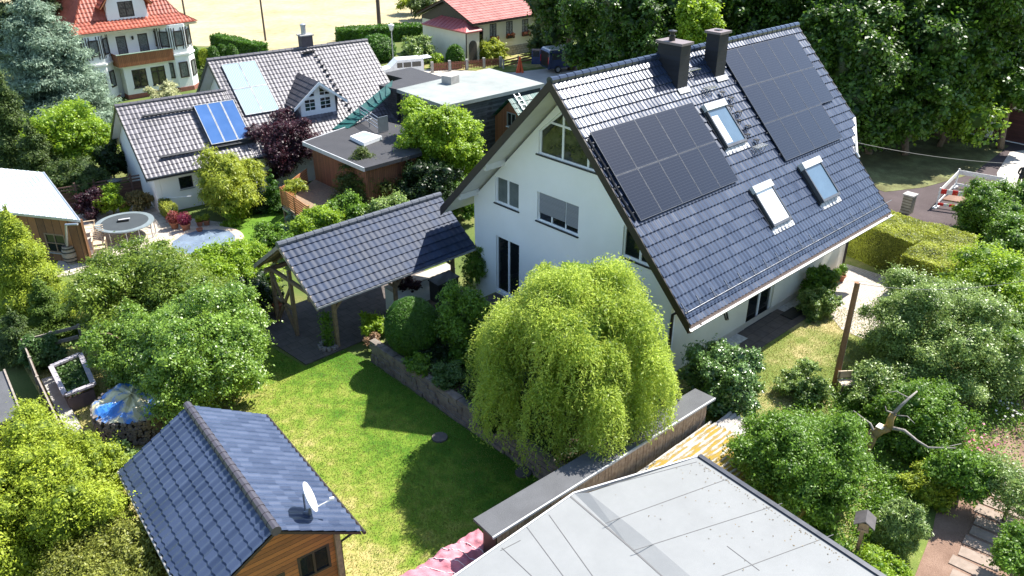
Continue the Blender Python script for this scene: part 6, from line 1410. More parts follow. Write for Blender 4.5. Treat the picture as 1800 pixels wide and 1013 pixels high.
# pool
pc = P(358, 425, GZ+.1); pl = thing('round_pool', 'round pool under a grey blue winter cover with stone surround', 'pool', (pc.x, pc.y, GZ))
MB().lathe([(2.0, GZ+.02), (2.0, GZ+.10), (1.55, GZ+.10), (1.55, GZ+.04)], T(pc.x, pc.y, 0), 48).build('stone_surround', mat('warm_stone', (.55, .44, .34), (.42, .33, .26), 4, .8, .3), pl)
mb = MB(); na = 60; vs = []
for i in range(10):
    for k in range(na):
        a = 2*math.pi*k/na; f = i/9; vs.append((pc.x+math.cos(a)*1.56*f, pc.y+math.sin(a)*1.56*f, GZ+.12+.02*math.sin(a*11)*f+.012*math.sin(a*4+f*14)))
mb.add(vs, [(i*na+k, i*na+(k+1) % na, (i+1)*na+(k+1) % na, (i+1)*na+k) for i in range(9) for k in range(na)])
mb.build('cover', mat('pool_cover', (.20, .26, .33), (.13, .17, .23), 1.4, .28), pl, smooth=True)
# barrel, chair, table, parasol, bench items
bp = P(127, 462, GZ); br = thing('wooden_barrel', 'grey weathered wooden barrel with hoops by the cabin wall', 'barrel', (bp.x, bp.y, GZ))
MB().lathe([(.26, 0), (.33, .25), (.355, .45), (.33, .65), (.26, .9), (.23, .9), (.23, .84), (.01, .83)], T(bp.x, bp.y, GZ+.02), 22).build('staves', timberg, br, smooth=False)
for z, r_ in ((.12, .30), (.3, .345), (.6, .342), (.78, .30)): MB().lathe([(r_, z), (r_+.012, z), (r_+.012, z+.05), (r_, z+.05)], T(bp.x, bp.y, GZ+.02), 22).build('hoop', anthr, br)
def deckchair(px, py, rz, lab):
    p = P(px, py, GZ); t = thing('garden_chair', lab, 'chair', (p.x, p.y, GZ), rz, 'wooden garden chairs'); M = T(p.x, p.y, GZ, rz); w_ = mat('pale_teak', (.62, .52, .38), (.5, .4, .28), 6, .6)
    for nm, f in (('seat', lambda mb: [mb.box(-.28, .28, -.26+k*.085, -.19+k*.085, .42, .445, M) for k in range(7)]),
                  ('backrest', lambda mb: [mb.bar(M @ Vector((-.28, .34+k*.03, .50+k*.09)), M @ Vector((.28, .34+k*.03, .50+k*.09)), .06, .02) for k in range(8)]),
                  ('footrest', lambda mb: [mb.box(-.25, .25, -.7+k*.085, -.63+k*.085, .36, .38, M) for k in range(4)])):
        mb = MB(); f(mb); mb.build(nm, w_, t)
    for sx in (-.3, .3):
        MB().box(sx-.03, sx+.03, -.3, .35, .62, .65, M).build('armrest', w_, t)
        for sy in (-.25, .3): MB().box(sx-.025, sx+.025, sy-.025, sy+.025, 0, .62, M).build('leg', w_, t)
deckchair(178, 440, R(-20), 'reclining slatted wooden chair next to the small round table')
deckchair(160, 412, R(70), 'wooden chair standing between cabin and trampoline')
pt = P(226, 425, GZ); tb = thing('round_table', 'small round pale garden table in front of the trampoline', 'table', (pt.x, pt.y, GZ))
MB().lathe([(.001, .70), (.55, .70), (.56, .73), (.001, .735)], T(pt.x, pt.y, GZ), 30).build('table_top', mat('pale_teak', (.62, .52, .38)), tb)
for k in range(4):
    a = k*math.pi/2+.5; MB().bar((pt.x+.1*math.cos(a), pt.y+.1*math.sin(a), GZ+.69), (pt.x+.4*math.cos(a), pt.y+.4*math.sin(a), GZ), .04, .04).build('leg', timber, tb)
ps = P(214, 372, GZ); pr = thing('closed_basketball_stand', 'dark round board on a pale pole behind the trampoline', 'stand', (ps.x, ps.y, GZ))
MB().tube([(ps.x, ps.y, GZ), (ps.x, ps.y, 1.0)], .04, 8).build('pole', white, pr); MB().lathe([(.001, 1.0), (.36, 1.0), (.38, 1.06), (.001, 1.1)], T(ps.x, ps.y, 0), 20).build('board', blackm, pr)
# flower pots near the pool
for k, (px, py, s_, m_, lab) in enumerate(((308, 402, .30, L_red, 'terracotta pot with orange red foliage beside the clipped hedge'), (328, 406, .32, leafmat('leaf_maroon', (.12, .01, .03), (.32, .05, .10)), 'terracotta pot with crimson shrub beside the hedge'), (352, 398, .22, L_gold, 'small pot with yellow green plant next to the crimson shrub'), (364, 396, .24, L_gold, 'terracotta bowl with yellow plant nearest the round pool'), (352, 410, .2, terra, 'low empty terracotta bowl beside the pool edge'))):
    p = P(px, py, GZ); t = thing('flower_pot', lab, 'pot', (p.x, p.y, GZ), group='pots by the pool'); pot(t, T(p.x, p.y, GZ+.02), s_*.8, s_*1.25)
    if k < 4:
        rg = np.random.default_rng(300+k); n = 900 if k < 2 else 350; R0 = s_*(1.25 if k < 2 else .9); d = unit(rg.standard_normal((n, 3))); pos = np.array([p.x, p.y, GZ+s_*1.3+R0*.7])+d*R0*rg.uniform(.4, 1, (n, 1))
        leafmesh('foliage', pos, d+rg.standard_normal((n, 3))*.5, rg.standard_normal((n, 3)), .09, .06, m_, t, rg.random(n))
# brown fence behind the patio
pf_ = thing('plank_fence', 'dark reddish brown plank fence behind the patio', 'fence', tuple(P(185, 345, GZ)))
a, b = P(108, 372, GZ), P(268, 343, GZ); u = (b-a); L_ = u.length; u.normalize(); v = Vector((-u.y, u.x, 0))
MF_ = frame((a.x, a.y, GZ), u, v, (0, 0, 1))
MB().box(0, L_, 0, .03, .05, 1.0, MF_).build('board_panel', planks('fence_boards', (.16, .075, .05), (.09, .045, .03), .16, 'Z', .1, .7), pf_)
for z in (1.1, 1.28): MB().box(0, L_, -.01, .03, z, z+.08, MF_).build('rail', mat('fence_brown', (.16, .09, .07), None, 5, .8), pf_)
for k in range(6): MB().box(L_*k/5-.05, L_*k/5+.05, -.06, .04, 0, 1.5, MF_).build('post', mat('fence_brown', (.16, .09, .07)), pf_)
# white side terrace of the solar house
st2 = thing('annex_terrace', 'small white railed landing with dark chair at the annex wall', 'terrace', tuple(P(305, 345, GZ)))
q = [P(288, 352, GZ+.1), P(330, 350, GZ+.1), P(345, 332, GZ+.1), P(300, 330, GZ+.1)]; MB().prism(q, GZ, GZ+.12).build('landing', concrete, st2)
MB().tube([P(294, 348, GZ+.1), P(294, 348, .1), P(336, 345, .1), P(336, 345, GZ+.1)], .025, 8).build('railing', white, st2)

# utility pole leaning beside the drive, wires
pb = P(1467, 678, 0); ptop = P(1507, 497, 4.05)
up_ = thing('utility_pole', 'leaning brown wooden utility pole with metal strip on the dry lawn', 'pole', (pb.x, pb.y, 0))
MB().tube([pb, ptop], [.11, .085], 12).build('pole', mat('pole_wood', (.28, .14, .06), (.17, .08, .035), 8, .8, .4), up_)
sd_ = RT*.085
MB().bar(pb+sd_*1.1+Vector((0, 0, .3)), ptop+sd_*.95, .05, .05).build('metal_strip', zinc, up_)
wr_ = MB(); a, b = ptop+Vector((0, 0, -.03)), P(1900, 470, 4.5)
wr_.tube([a+(b-a)*t-Vector((0, 0, .5*4*t*(1-t))) for t in np.linspace(0, 1, 14)], .010, 5)
tag(wr_.build('overhead_wire', mat('wire_grey', (.10, .10, .10), None, 5, .5), None), 'thin grey overhead wire running right from the leaning pole', 'wire')
wr_ = MB(); a, b = Vector((14.0, -4.2, 5.6)), P(1900, 290, 5.0)
wr_.tube([a+(b-a)*t-Vector((0, 0, .3*4*t*(1-t))) for t in np.linspace(0, 1, 16)], .011, 5)
tag(wr_.build('overhead_wire', mat('wire_grey', (.3, .3, .3)), None), 'thin overhead wire crossing the shaded street behind the roof', 'wire')
# bench
bq = P(1492, 690, 0); be = thing('garden_bench', 'pale weathered bench at the foot of the leaning pole', 'bench', (bq.x, bq.y, 0), R(-38)); M = T(bq.x, bq.y, 0, R(-38))
MB().box(-.42, .42, -.2, .2, .40, .45, M).build('seat', mat('pale_teak', (.62, .52, .38)), be); MB().box(-.42, .42, .2, .24, .5, .78, M).build('backrest', mat('pale_teak', (.62, .52, .38)), be)
for sx in (-.38, .38):
    for sy in (-.16, .2): MB().box(sx-.025, sx+.025, sy-.025, sy+.025, 0, .40 if sy < 0 else .78, M).build('leg', timber, be)
# door mat, hose, pots by the terrace
o = MB().box(6.9, 7.9, -6.05, -5.5, .045, .06).build('door_mat', blackm, None); tag(o, 'black rectangular door mat on the slabs by the terrace door', 'door mat')
for k, (px, py, r_) in enumerate(((1466, 500, .17), (1477, 494, .2), (1452, 508, .16))):
    p = P(px, py, 0); t = thing('flower_pot', ('terracotta pot in the middle of three by the downpipe', 'terracotta pot nearest the house corner downpipe', 'terracotta pot closest to the dark wall shrub')[k], 'pot', (p.x, p.y, 0), group='pots at the house corner'); pot(t, T(p.x, p.y, .012), r_, r_*1.5)
    rg = np.random.default_rng(400+k); n = 500; d = unit(rg.standard_normal((n, 3))); pos = np.array([p.x, p.y, r_*1.5+.28])+d*np.array([.26, .26, .3])*rg.uniform(.4, 1, (n, 1))
    leafmesh('foliage', pos, d, rg.standard_normal((n, 3)), .09, .05, L_green, t, rg.random(n))
# nest box on post
nb = P(1505, 975, 0); nx2 = thing('bird_house', 'bird house with dark pitched roof on a wooden post beside the garage roof', 'bird house', (nb.x, nb.y, 0)); M = T(nb.x, nb.y, 0, R(20))
MB().box(-.05, .05, -.05, .05, 0, .95, M).build('post', timber, nx2); MB().box(-.16, .16, -.14, .14, .95, 1.02, M).box(-.14, .14, -.12, .12, 1.02, 1.22, M).build('box', timber, nx2)
rf_ = Matrix(((0, 0, 1, 0), (1, 0, 0, 0), (0, 1, 0, 0), (0, 0, 0, 1)))
MB().prism([(-.26, 1.18), (0, 1.36), (.26, 1.18), (.26, 1.21), (0, 1.40), (-.26, 1.21)], -.26, .26, M @ rf_).build('roof', mat('tar_roof', (.10, .09, .09), (.06, .055, .055), 5, .7), nx2)
MB().box(.16, .36, -.16, .16, .96, .98, M).build('feeding_tray', white, nx2)
# path stones
rnd = random.Random(6)
for k in range(13):
    a, b = P(1690-0, 1013+30, 0), P(1790, 830, 0); p = a.lerp(b, k/12); 
    o = MB().box(-.20, .20, -.55+rnd.uniform(-.1, .05), .50+rnd.uniform(-.1, .1), .0, .035, T(p.x, p.y, 0, math.atan2((b-a).y, (b-a).x)+rnd.uniform(-.08, .08))).build('path_sleeper', mat('pale_stone', (.32, .25, .205), (.22, .17, .135), 5, .9, .4), None)
    tag(o, 'pale sleeper across the earth path, '+('the one at the bottom edge of the photo', 'second from the bottom edge', 'third from the bottom edge', 'fourth from the bottom edge', 'fifth from the bottom edge', 'sixth from the bottom edge', 'middle one of the row', 'sixth from the far end', 'fifth from the far end', 'fourth from the far end', 'third from the far end', 'second from the far end', 'the far end one')[k], 'paving', 'sleepers across the earth path')
# pruned tree with bare mossy limbs
tb_ = thing('pruned_tree', 'cut back tree with thick yellow moss covered trunk and bare grey branches', 'tree', tuple(P(1500, 812, 0)))
mossb = mat('mossy_bark', (.36, .22, .03), (.24, .17, .09), 3, .95, .6); 
def WP(px, py, z): return P(px, py, z)
MB().tube([P(1492, 815, 0), P(1512, 800, .5), P(1528, 775, 1.1), P(1535, 762, 1.5)], [.26, .22, .18, .15], 12).build('trunk', mossb, tb_, smooth=True)
MB().tube([P(1535, 764, 1.45), P(1550, 756, 1.6), P(1563, 752, 1.7)], [.15, .13, .12], 10).tube([P(1563, 752, 1.7), P(1565, 738, 2.0), P(1571, 727, 2.2)], [.12, .10, .09], 10).build('limb', mossb, tb_, smooth=True)
MB().box(-.13, .13, -.1, .1, -.01, .02, frame(P(1548, 750, 1.72), (1, 0, 0), (0, 1, 0), (0, 0, 1))).build('saw_cut', mat('fresh_wood', (.75, .68, .55), None, 5, .7), tb_)
for pl_ in ([(1571, 727, 2.2, .08), (1585, 712, 2.5, .06), (1598, 700, 2.7, .05), (1612, 688, 2.8, .03)], [(1563, 752, 1.7, .09), (1590, 757, 1.8, .06), (1612, 775, 1.75, .05), (1632, 787, 1.8, .04), (1680, 788, 2.0, .02)],
            [(1538, 764, 1.5, .07), (1530, 745, 1.7, .045), (1512, 732, 1.9, .035), (1500, 722, 2.0, .02)], [(1571, 727, 2.2, .04), (1558, 722, 2.4, .025), (1556, 714, 2.5, .015)], [(1571, 730, 2.2, .03), (1595, 732, 2.3, .02), (1608, 745, 2.3, .012)],
            [(1598, 700, 2.7, .03), (1575, 688, 2.8, .015), (1562, 690, 2.8, .01)], [(1660, 787, 1.9, .03), (1690, 780, 2.0, .01)]):
    MB().tube([P(a, b, z) for a, b, z, r_ in pl_], [q[3]*.75 for q in pl_], 8).build('branch', BARKG, tb_, smooth=True)
o = MB().box(-.2, .2, -.15, .15, .3, .5, T(P(1500, 775, .8).x, P(1500, 775, .8).y, .3, .4)).tube([P(1485, 775, .8), P(1500, 768, .85), P(1530, 778, .8)], .08, 8).build('blue_cover', mat('cobalt_plastic', (.02, .08, .55), (.01, .05, .4), 5, .35), None); tag(o, 'bright blue plastic sheet bundle left of the mossy trunk', 'cover')
# stepping stones in the lawn shade, and lawn flowers
for k, (px, py) in enumerate(((773, 771), (920, 832))):
    p = P(px, py, GZ); o = MB().lathe([(.28, 0), (.27, .06), (.001, .07)], T(p.x, p.y, GZ+.015), 12).build('flat_stone', mat('wet_stone', (.10, .09, .085), None, 6, .9), None); tag(o, ('dark flat stone at the edge of the house shadow on the lawn', 'dark flat stone by the end of the stacked wall')[k], 'stone')
# flowers along the path
rg = np.random.default_rng(55)
for k, (px, py, m_, lab) in enumerate(((1712, 795, L_pink, 'pink flowering clump at the edge of the earth path'), (1770, 730, L_white, 'white flowering clump in the shade beside the path'))):
    p = P(px, py, .2); t = thing('flower_clump', lab, 'flowers', (p.x, p.y, 0)); n = 2200; d = rg.standard_normal((n, 3))*[.7, .7, .18]
    leafmesh('foliage', np.array([p.x, p.y, .25])+d, rg.standard_normal((n, 3))+[0, 0, 1], rg.standard_normal((n, 3)), .09, .05, L_green, t, rg.random(n))
    n = 46; d = rg.standard_normal((n, 3))*[.45, .45, .08]; leafmesh('blossoms', np.array([p.x, p.y, .52])+d, rg.standard_normal((n, 3))*.4+[0, 0, 1], rg.standard_normal((n, 3)), .10, .10, m_, t, rg.random(n))
# rotary clothes drier
rp = P(425, 560, GZ); rd = thing('clothes_drier', 'rotary clothes drier with pale blue arms half hidden by leaves', 'clothes drier', (rp.x, rp.y, GZ))
MB().tube([(rp.x, rp.y, GZ), (rp.x, rp.y, .1)], .025, 8).build('pole', steel, rd)
for k in range(4):
    a = k*math.pi/2+.5; MB().bar((rp.x, rp.y, -.1), (rp.x+.9*math.cos(a), rp.y+.9*math.sin(a), .25), .03, .03).build('arm', mat('pale_blue', (.35, .55, .7), None, 3, .4), rd)
mb = MB()
for f in (.5, .75, 1.):
    q = [(rp.x+.9*f*math.cos(k*math.pi/2+.5), rp.y+.9*f*math.sin(k*math.pi/2+.5), -.1+.35*f) for k in range(4)]
    for k in range(4): mb.tube([q[k], q[(k+1) % 4]], .006, 4)
mb.build('lines', white, rd)

# ------------------------------------------------------------------ street
rbw = []
def rw_mat():
    m, n, b = _new('red_white_bands'); co = n.nodes.new('ShaderNodeTexCoord').outputs['Object']; sp = n.nodes.new('ShaderNodeSeparateXYZ'); n.links.new(co, sp.inputs[0])
    g = _math(n, 'LESS_THAN', _math(n, 'FRACT', _math(n, 'DIVIDE', _math(n, 'ADD', sp.outputs['X'], 50.), .55)), .5)
    n.links.new(_mix(n, g, (.75, .75, .73), (.65, .03, .025)), b.inputs['Base Color']); b.inputs['Roughness'].default_value = .4; return m
rwm = rw_mat()
q = [P(1645, 365, 0), P(1695, 372, 0), P(1760, 345, 0), P(1678, 330, 0)]
ar_ = math.atan2((q[1]-q[0]).y, (q[1]-q[0]).x)
bar_ = thing('construction_barrier', 'red and white banded barrier fence around a trench in the street', 'barrier', tuple(q[0]), ar_)
pale_b = mat('barrier_white', (.78, .77, .74), None, 4, .5)
for i, (a, b) in enumerate(((q[0], q[1]), (q[1], q[2]), (q[2], q[3]), (q[3], q[0]))):
    MB().bar(a+Vector((0, 0, .95)), b+Vector((0, 0, .95)), .03, .26).build('upper_board', rwm if i == 0 else pale_b, bar_)
    MB().bar(a+Vector((0, 0, .22)), b+Vector((0, 0, .22)), .03, .15).build('lower_board', rwm if i == 0 else pale_b, bar_)
for p in q: MB().box(p.x-.04, p.x+.04, p.y-.04, p.y+.04, 0, 1.15).box(p.x-.3, p.x+.3, p.y-.1, p.y+.1, 0, .08).build('post', pale_b, bar_)
bpl = P(1593, 374, 0); bk_ = thing('brick_pillar', 'dark brick gate pillar with pale cap behind the hedge', 'pillar', (bpl.x, bpl.y, 0))
MB().box(bpl.x-.25, bpl.x+.25, bpl.y-.25, bpl.y+.25, 0, 1.0).build('shaft', stones('dark_bricks', (.16, .13, .08), (.11, .10, .07), (.3, .28, .22), .22, .08, .012), bk_)
MB().box(bpl.x-.3, bpl.x+.3, bpl.y-.3, bpl.y+.3, 1.0, 1.08).build('cap', concrete, bk_)
structure('trench_soil', MB().prism([P(1655, 352, 0), P(1690, 358, 0), P(1735, 345, 0), P(1680, 338, 0)], .0, .07), m_path)

def van(px, py, rz, bodym, lab, grp='vans parked in the back street', doors=True, hatch=False, scl=1.):
    p = P(px, py, GZ); t = thing('van', lab, 'van', (p.x, p.y, GZ), rz, grp); M = T(p.x, p.y, GZ, rz)     # rear at -x
    side = [(0, .45), (0, 1.95), (.12, 2.12), (3.3, 2.15), (4.2, 1.35), (5.0, 1.15), (5.1, .9), (5.1, .45)]
    MB().prism(side, -.92, .92, M @ Matrix(((1, 0, 0, 0), (0, 0, 1, 0), (0, 1, 0, 0), (0, 0, 0, 1)))).build('body', bodym, t)
    MB().prism([(.1, 2.1), (.2, 2.2), (3.2, 2.22), (3.35, 2.12)], -.86, .86, M @ Matrix(((1, 0, 0, 0), (0, 0, 1, 0), (0, 1, 0, 0), (0, 0, 0, 1)))).build('roof', mat('van_white', (.78, .79, .8), None, 2, .3), t)  # white on the blue van too, painting the sky's reflection on its top
    for sy in (-1, 1):
        MB().box(.35, 1.5, sy*.915, sy*.935, 1.25, 1.85, M).box(1.62, 2.6, sy*.915, sy*.935, 1.25, 1.85, M).box(2.72, 3.4, sy*.915, sy*.935, 1.25, 1.85, M).build('side_window', gl, t)
        for x in (.95, 4.15):
            w_ = MB().lathe([(.33, -.1), (.34, 0), (.34, .1), (.001, .1)], M @ frame((x, sy*.86, .34), (1, 0, 0), (0, 0, sy), (0, sy, 0)), 20).build('wheel', blackm, t)
            MB().lathe([(.001, .105), (.2, .105), (.2, .12), (.001, .12)], M @ frame((x, sy*.86, .34), (1, 0, 0), (0, 0, sy), (0, sy, 0)), 16).build('rim', steel, w_)
    MB().box(-.01, .01, -.8, .8, .6, 1.9, M).build('load_opening', blackm, t)
    if doors:
        for sy in (-1, 1):
            a = M @ Vector((0, sy*.92, 0)); d = (M.to_3x3() @ Vector((-.75 if sy > 0 else -.35, sy*.35 if sy > 0 else sy*.75, 0))).normalized()
            dr = MB().box(0, .85, -.03, .03, .55, 1.98, frame((a.x, a.y, GZ), d, Vector((-d.y, d.x, 0)), (0, 0, 1))).build('rear_door', bodym, t)
            MB().box(.12, .72, -.036, .036, 1.25, 1.85, frame((a.x, a.y, GZ), d, Vector((-d.y, d.x, 0)), (0, 0, 1))).build('pane', gl, dr)
    if hatch: MB().bar(M @ Vector((0, 0, 2.12)), M @ Vector((-1.1, 0, 2.2)), 1.7, .06).build('tailgate', mat('van_white', (.78, .79, .8)), t)
    for sy in (-.85, .85): MB().box(-.03, .0, sy-.07, sy+.07, .9, 1.5, M).build('tail_light', mat('tail_red', (.5, .02, .02), None, 3, .2), t)
    t.scale = (scl, scl, scl)
van(957, 127, R(-20), mat('blue_paint', (.012, .03, .11), (.01, .025, .09), 2, .15, 0, .2, .7, coat=.6), 'dark blue van with roof painted pale for sky reflection and opened rear doors in the back street')
van(742, 131, R(160), mat('van_white', (.78, .79, .8)), 'white van with raised tailgate and blue load behind the flat roofs', doors=False, hatch=True, scl=.74)
# orange safety netting of cones and cloth
og = P(914, 128, GZ); o = thing('orange_warning_sheet', 'orange safety netting draped over a stand beside the blue van', 'safety netting', tuple(og))
mb = MB(); random.seed(1)
for k in range(5): mb.tube([og+Vector((random.uniform(-.3, .3), random.uniform(-.2, .2), 0)), og+Vector((random.uniform(-.1, .1), 0, 1.5))], [.12, .05], 6)
mb.build('netting', mat('safety_orange', (.75, .13, .04), (.6, .08, .02), 9, .6), o); MB().tube([og, og+Vector((0, 0, 1.45))], .03, 6).build('stand', steel, o)
# picket fence by the bungalow
rf = thing('picket_fence', 'red brown picket fence along the bungalow front garden', 'fence', tuple(P(870, 122, GZ)))
a, b = P(757, 128, GZ), P(905, 128, GZ); b = P(950, 108, GZ); a2_, b2_ = P(760, 128, GZ), P(880, 118, GZ)
u = b2_-a2_; L_ = u.length; u.normalize(); v = Vector((-u.y, u.x, 0)); M = frame((a2_.x, a2_.y, GZ), u, v, (0, 0, 1)); frm = mat('red_fence', (.26, .10, .06), (.18, .07, .045), 6, .7)
mb = MB()
for k in range(int(L_/.16)): mb.box(k*.16, k*.16+.1, 0, .025, .1, .85, M)
mb.build('pickets', frm, rf); MB().box(0, L_, .03, .06, .25, .33, M).box(0, L_, .03, .06, .62, .70, M).build('rail', frm, rf)
for k in range(5): MB().box(L_*k/4-.12, L_*k/4+.12, -.12, .12, 0, 1.0, M).build('post', concrete, rf)
rf = thing('rail_fence', 'red brown three rail fence between bungalow garden and blue van', 'fence', tuple(P(920, 115, GZ)))
a2_, b2_ = P(885, 122, GZ), P(960, 104, GZ)
for z in (.3, .55, .8): MB().bar(a2_+Vector((0, 0, z)), b2_+Vector((0, 0, z)), .03, .12).build('rail', frm, rf)
for k in range(4): p = a2_.lerp(b2_, k/3); MB().box(p.x-.06, p.x+.06, p.y-.06, p.y+.06, GZ, .15+.0).build('post', concrete, rf)
# lamps and poles
def lamp(px, py, h, lab):
    p = P(px, py, GZ); t = thing('street_lamp', lab, 'street lamp', (p.x, p.y, GZ), group='street lamps'); MB().tube([p, p+Vector((0, 0, h))], [.07, .045], 10).build('post', zinc, t)
    MB().lathe([(.06, 0), (.16, .1), (.26, .5), (.30, .52), (.28, .6), (.02, .7)], T(p.x, p.y, GZ+h), 14).build('lamp_head', mat('lamp_white', (.72, .74, .74), None, 3, .3), t)
lamp(692, 117, 3.3, 'street lamp with white lantern head left of the round bushes'); lamp(981, 87, 3.6, 'street lamp with white lantern head above the blue van')
def upole(px, py, h, lab, r_=.15):
    p = P(px, py, GZ); t = thing('utility_pole', lab, 'pole', (p.x, p.y, GZ), group='poles at the straw field'); MB().tube([p, p+Vector((0, 0, h))], [r_, r_*.75], 10).build('pole', mat('dark_pole_wood', (.10, .075, .06), None, 6, .8), t)
    MB().box(p.x-.35, p.x+.35, p.y-.05, p.y+.05, GZ+h-.5, GZ+h-.4).build('crossarm', blackm, t)
upole(467, 72, 8, 'slim dark pole in the straw field behind the solar house', .11); upole(668, 62, 8, 'thick dark wooden pole at the hedge by the street', .24); upole(327, 38, 8, 'dark pole right of the villa roof in the straw field', .12)
# person at the right edge
pe = P(1789, 338, 0); pt_ = thing('person', 'person in black clothes with red brown hair on the pavement at the right edge', 'person', (pe.x, pe.y, 0))
def person(t, x, y, face):
    M = T(x, y, 0, face); me = bpy.data.meshes.new('body')
    J = {'pel': (0, 0, .95), 'sp': (0, .0, 1.15), 'ch': (0, .02, 1.36), 'nk': (0, .02, 1.52), 'hd': (.02, .02, 1.62), 'ht': (.03, .02, 1.74),
         'h1': (0, .10, .90), 'k1': (.05, .12, .49), 'a1': (0, .13, .08), 't1': (.15, .14, .04), 'h2': (0, -.10, .90), 'k2': (.03, -.12, .49), 'a2': (-.03, -.13, .08), 't2': (.12, -.14, .04),
         's1': (0, .2, 1.42), 'e1': (.0, .27, 1.14), 'w1': (.2, .17, 1.02), 's2': (0, -.2, 1.42), 'e2': (.0, -.27, 1.14), 'w2': (.2, -.14, 1.04)}
    E = [('pel', 'sp'), ('sp', 'ch'), ('ch', 'nk'), ('nk', 'hd'), ('hd', 'ht'), ('pel', 'h1'), ('h1', 'k1'), ('k1', 'a1'), ('a1', 't1'), ('pel', 'h2'), ('h2', 'k2'), ('k2', 'a2'), ('a2', 't2'), ('ch', 's1'), ('s1', 'e1'), ('e1', 'w1'), ('ch', 's2'), ('s2', 'e2'), ('e2', 'w2')]
    Rr = dict(pel=.15, sp=.135, ch=.155, nk=.06, hd=.095, ht=.075, h1=.1, k1=.065, a1=.05, t1=.045, h2=.1, k2=.065, a2=.05, t2=.045, s1=.07, e1=.05, w1=.035, s2=.07, e2=.05, w2=.035)
    # five fingers and a thumb side on each hand
    for s_, w_ in (('1', J['w1']), ('2', J['w2'])):
        J['p'+s_] = (w_[0]+.07, w_[1], w_[2]-.02); E.append(('w'+s_, 'p'+s_)); Rr['p'+s_] = .03
        for f in range(4):
            J[f'f{f}{s_}'] = (w_[0]+.14-.01*abs(f-1.5), w_[1]-.03+.02*f, w_[2]-.06); E.append(('p'+s_, f'f{f}{s_}')); Rr[f'f{f}{s_}'] = .009
        J['th'+s_] = (w_[0]+.08, w_[1]+(.05 if s_ == '2' else -.05), w_[2]-.01); E.append(('p'+s_, 'th'+s_)); Rr['th'+s_] = .010
    ks = list(J); A = INV[t.name]
    me.from_pydata([tuple(A @ (M @ Vector(J[k]))) for k in ks], [(ks.index(a), ks.index(b)) for a, b in E], [])
    o = bpy.data.objects.new('body', me); link(o, t); o.modifiers.new('skin', 'SKIN'); o.modifiers.new('sub', 'SUBSURF').levels = 1; o.modifiers['sub'].render_levels = 2
    for i, k in enumerate(ks): me.skin_vertices[0].data[i].radius = (Rr[k], Rr[k]); me.skin_vertices[0].data[i].use_root = (k == 'pel')
    m, n, b = _new('clothes_and_skin'); co = n.nodes.new('ShaderNodeTexCoord').outputs['Object']; sp = n.nodes.new('ShaderNodeSeparateXYZ'); n.links.new(co, sp.inputs[0])
    g = _math(n, 'GREATER_THAN', sp.outputs['Z'], 1.50); n.links.new(_mix(n, g, (.02, .02, .024), (.5, .3, .22)), b.inputs['Base Color']); b.inputs['Roughness'].default_value = .8; me.materials.append(m)
    MB().lathe([(.001, .10), (.07, .085), (.105, .03), (.108, -.02), (.10, -.05)], M @ T(0, .02, 1.70), 14).build('hair', mat('red_brown_hair', (.22, .05, .03), None, 20, .7), t)
person(pt_, pe.x, pe.y, R(-150))

# grass tufts on the lawn
def grass():
    rg = np.random.default_rng(77); n = 150000
    x = rg.uniform(-18.5, -6.9, n); y = rg.uniform(-8, 13, n); L = [Vector((p[0], p[1])) for p in lw]; inside = np.zeros(n, bool); j = len(lw)-1
    for i in range(len(lw)):
        xi, yi = lw[i]; xj, yj = lw[j]; c = ((yi > y) != (yj > y)) & (x < (xj-xi)*(y-yi)/(yj-yi+1e-12)+xi); inside ^= c; j = i
    x, y = x[inside], y[inside]; n = len(x)
    pos = np.stack([x, y, np.full(n, GZ+.018)], 1); tan = rg.standard_normal((n, 3))*.55+np.array([0, 0, 1.]); nrm = rg.standard_normal((n, 3))
    dry = (np.sin(x*1.3+2*np.sin(y*.9))+np.sin(y*1.7+x*.6))*.15+.03*(-10.8-x)+rg.standard_normal(n)*.2
    m = leafmat('grass_blades', (.06, .15, .010), (.36, .34, .10), tw=.35, rough=.6)
    o = leafmesh('grass_tufts', pos, nrm, tan, .055*rg.uniform(.6, 1.3, n), .02, m, None, np.clip(dry+.2, 0, 1)); tag(o, kind='stuff')
grass()

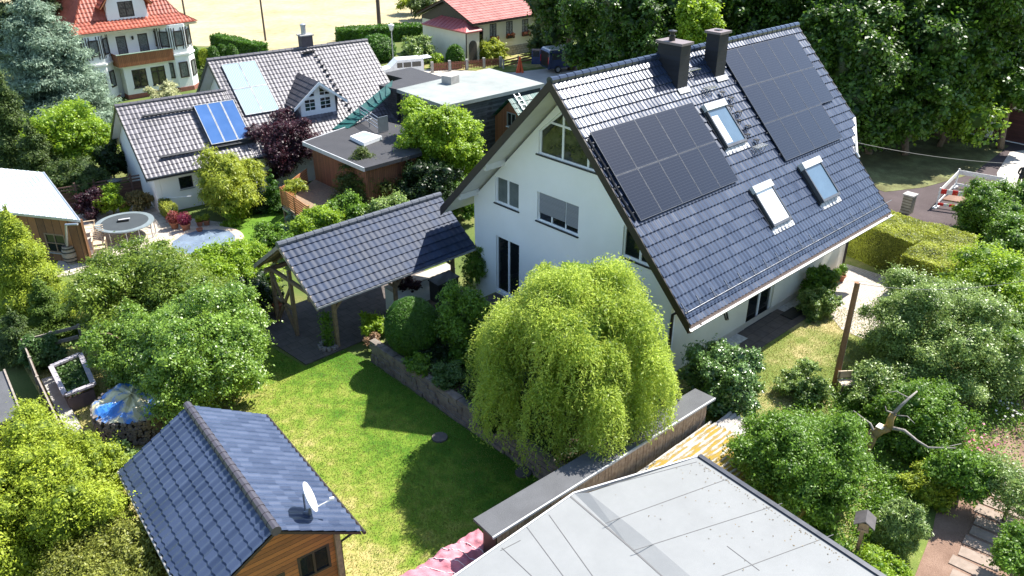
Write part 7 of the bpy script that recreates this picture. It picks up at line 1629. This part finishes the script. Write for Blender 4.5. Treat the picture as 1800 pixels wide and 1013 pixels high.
def weeds():
    rg = np.random.default_rng(88); n = 60000
    cs = [(P(1450+rg.uniform(-150, 220), 780+rg.uniform(-110, 230), 0), rg.uniform(.3, .9)) for _ in range(90)]
    k = rg.integers(0, len(cs), n); C0 = np.array([list(c) for c, r in cs])[k]; r0 = np.array([r for c, r in cs])[k][:, None]
    pos = C0+rg.standard_normal((n, 3))*r0*[.55, .55, .0]; pos[:, 2] = np.abs(rg.standard_normal(n))*.13+.02
    keep = (pos[:, 1] > -14.6+.0*pos[:, 0]) & (pos[:, 0] > -4.6) & ~((pos[:, 1] > -9.3) & (pos[:, 0] < 8)); pos = pos[keep]; n = len(pos)
    o = leafmesh('ground_cover', pos, rg.standard_normal((n, 3))*.6+[0, 0, 1], rg.standard_normal((n, 3)), .10*rg.uniform(.6, 1.3, n), .05, L_green, None, rg.random(n)); tag(o, kind='stuff')
    n = 26000; x = rg.uniform(-2, 9.5, n); y = rg.uniform(-10.2, -6.5, n); pos = np.stack([x, y, np.full(n, .002)], 1)
    o = leafmesh('grass_tufts', pos, rg.standard_normal((n, 3)), rg.standard_normal((n, 3))*.6+[0, 0, 1.], .06*rg.uniform(.5, 1.4, n), .02, MATS['grass_blades'], None, np.clip(.5+.4*np.sin(x*1.5)*np.cos(y*1.9)+rg.standard_normal(n)*.2, 0, 1)); tag(o, kind='stuff')
    # leaves and flowers filling the planting bed
    n = 26000; x = rg.uniform(-6.5, -2.0, n); y = rg.uniform(-6.9, 3.8, n); hgt = np.abs(np.sin(x*2.3+y)*np.cos(y*1.7-x))*.3; pos = np.stack([x, y, .03+hgt*rg.random(n)], 1)
    o = leafmesh('bed_ground_cover', pos, rg.standard_normal((n, 3))*.6+[0, 0, 1], rg.standard_normal((n, 3)), .10, .055, L_ivy, None, rg.random(n)*.5); tag(o, kind='stuff')
weeds()

def litter():
    rg = np.random.default_rng(66); n = 150
    t = rg.random(n)**5; a = np.array([list(P(1236, 812, 1.73))]); b = np.array([list(P(1500, 985, 1.73))]); q = rg.random(n)[:, None]
    inw = np.array([list((P(1150, 940, 1.73)-P(1368, 900, 1.73)).normalized())]); pos = a+(b-a)*q+inw*(.12+t[:, None]*3.2)
    o = leafmesh('leaf_litter', pos, rg.standard_normal((n, 3))*.25+[0, 0, 1], rg.standard_normal((n, 3)), .05*rg.uniform(.5, 1.2, n), .03, leafmat('litter_brown', (.06, .035, .015), (.22, .15, .05)), None, rg.random(n)); tag(o, kind='stuff')
litter()
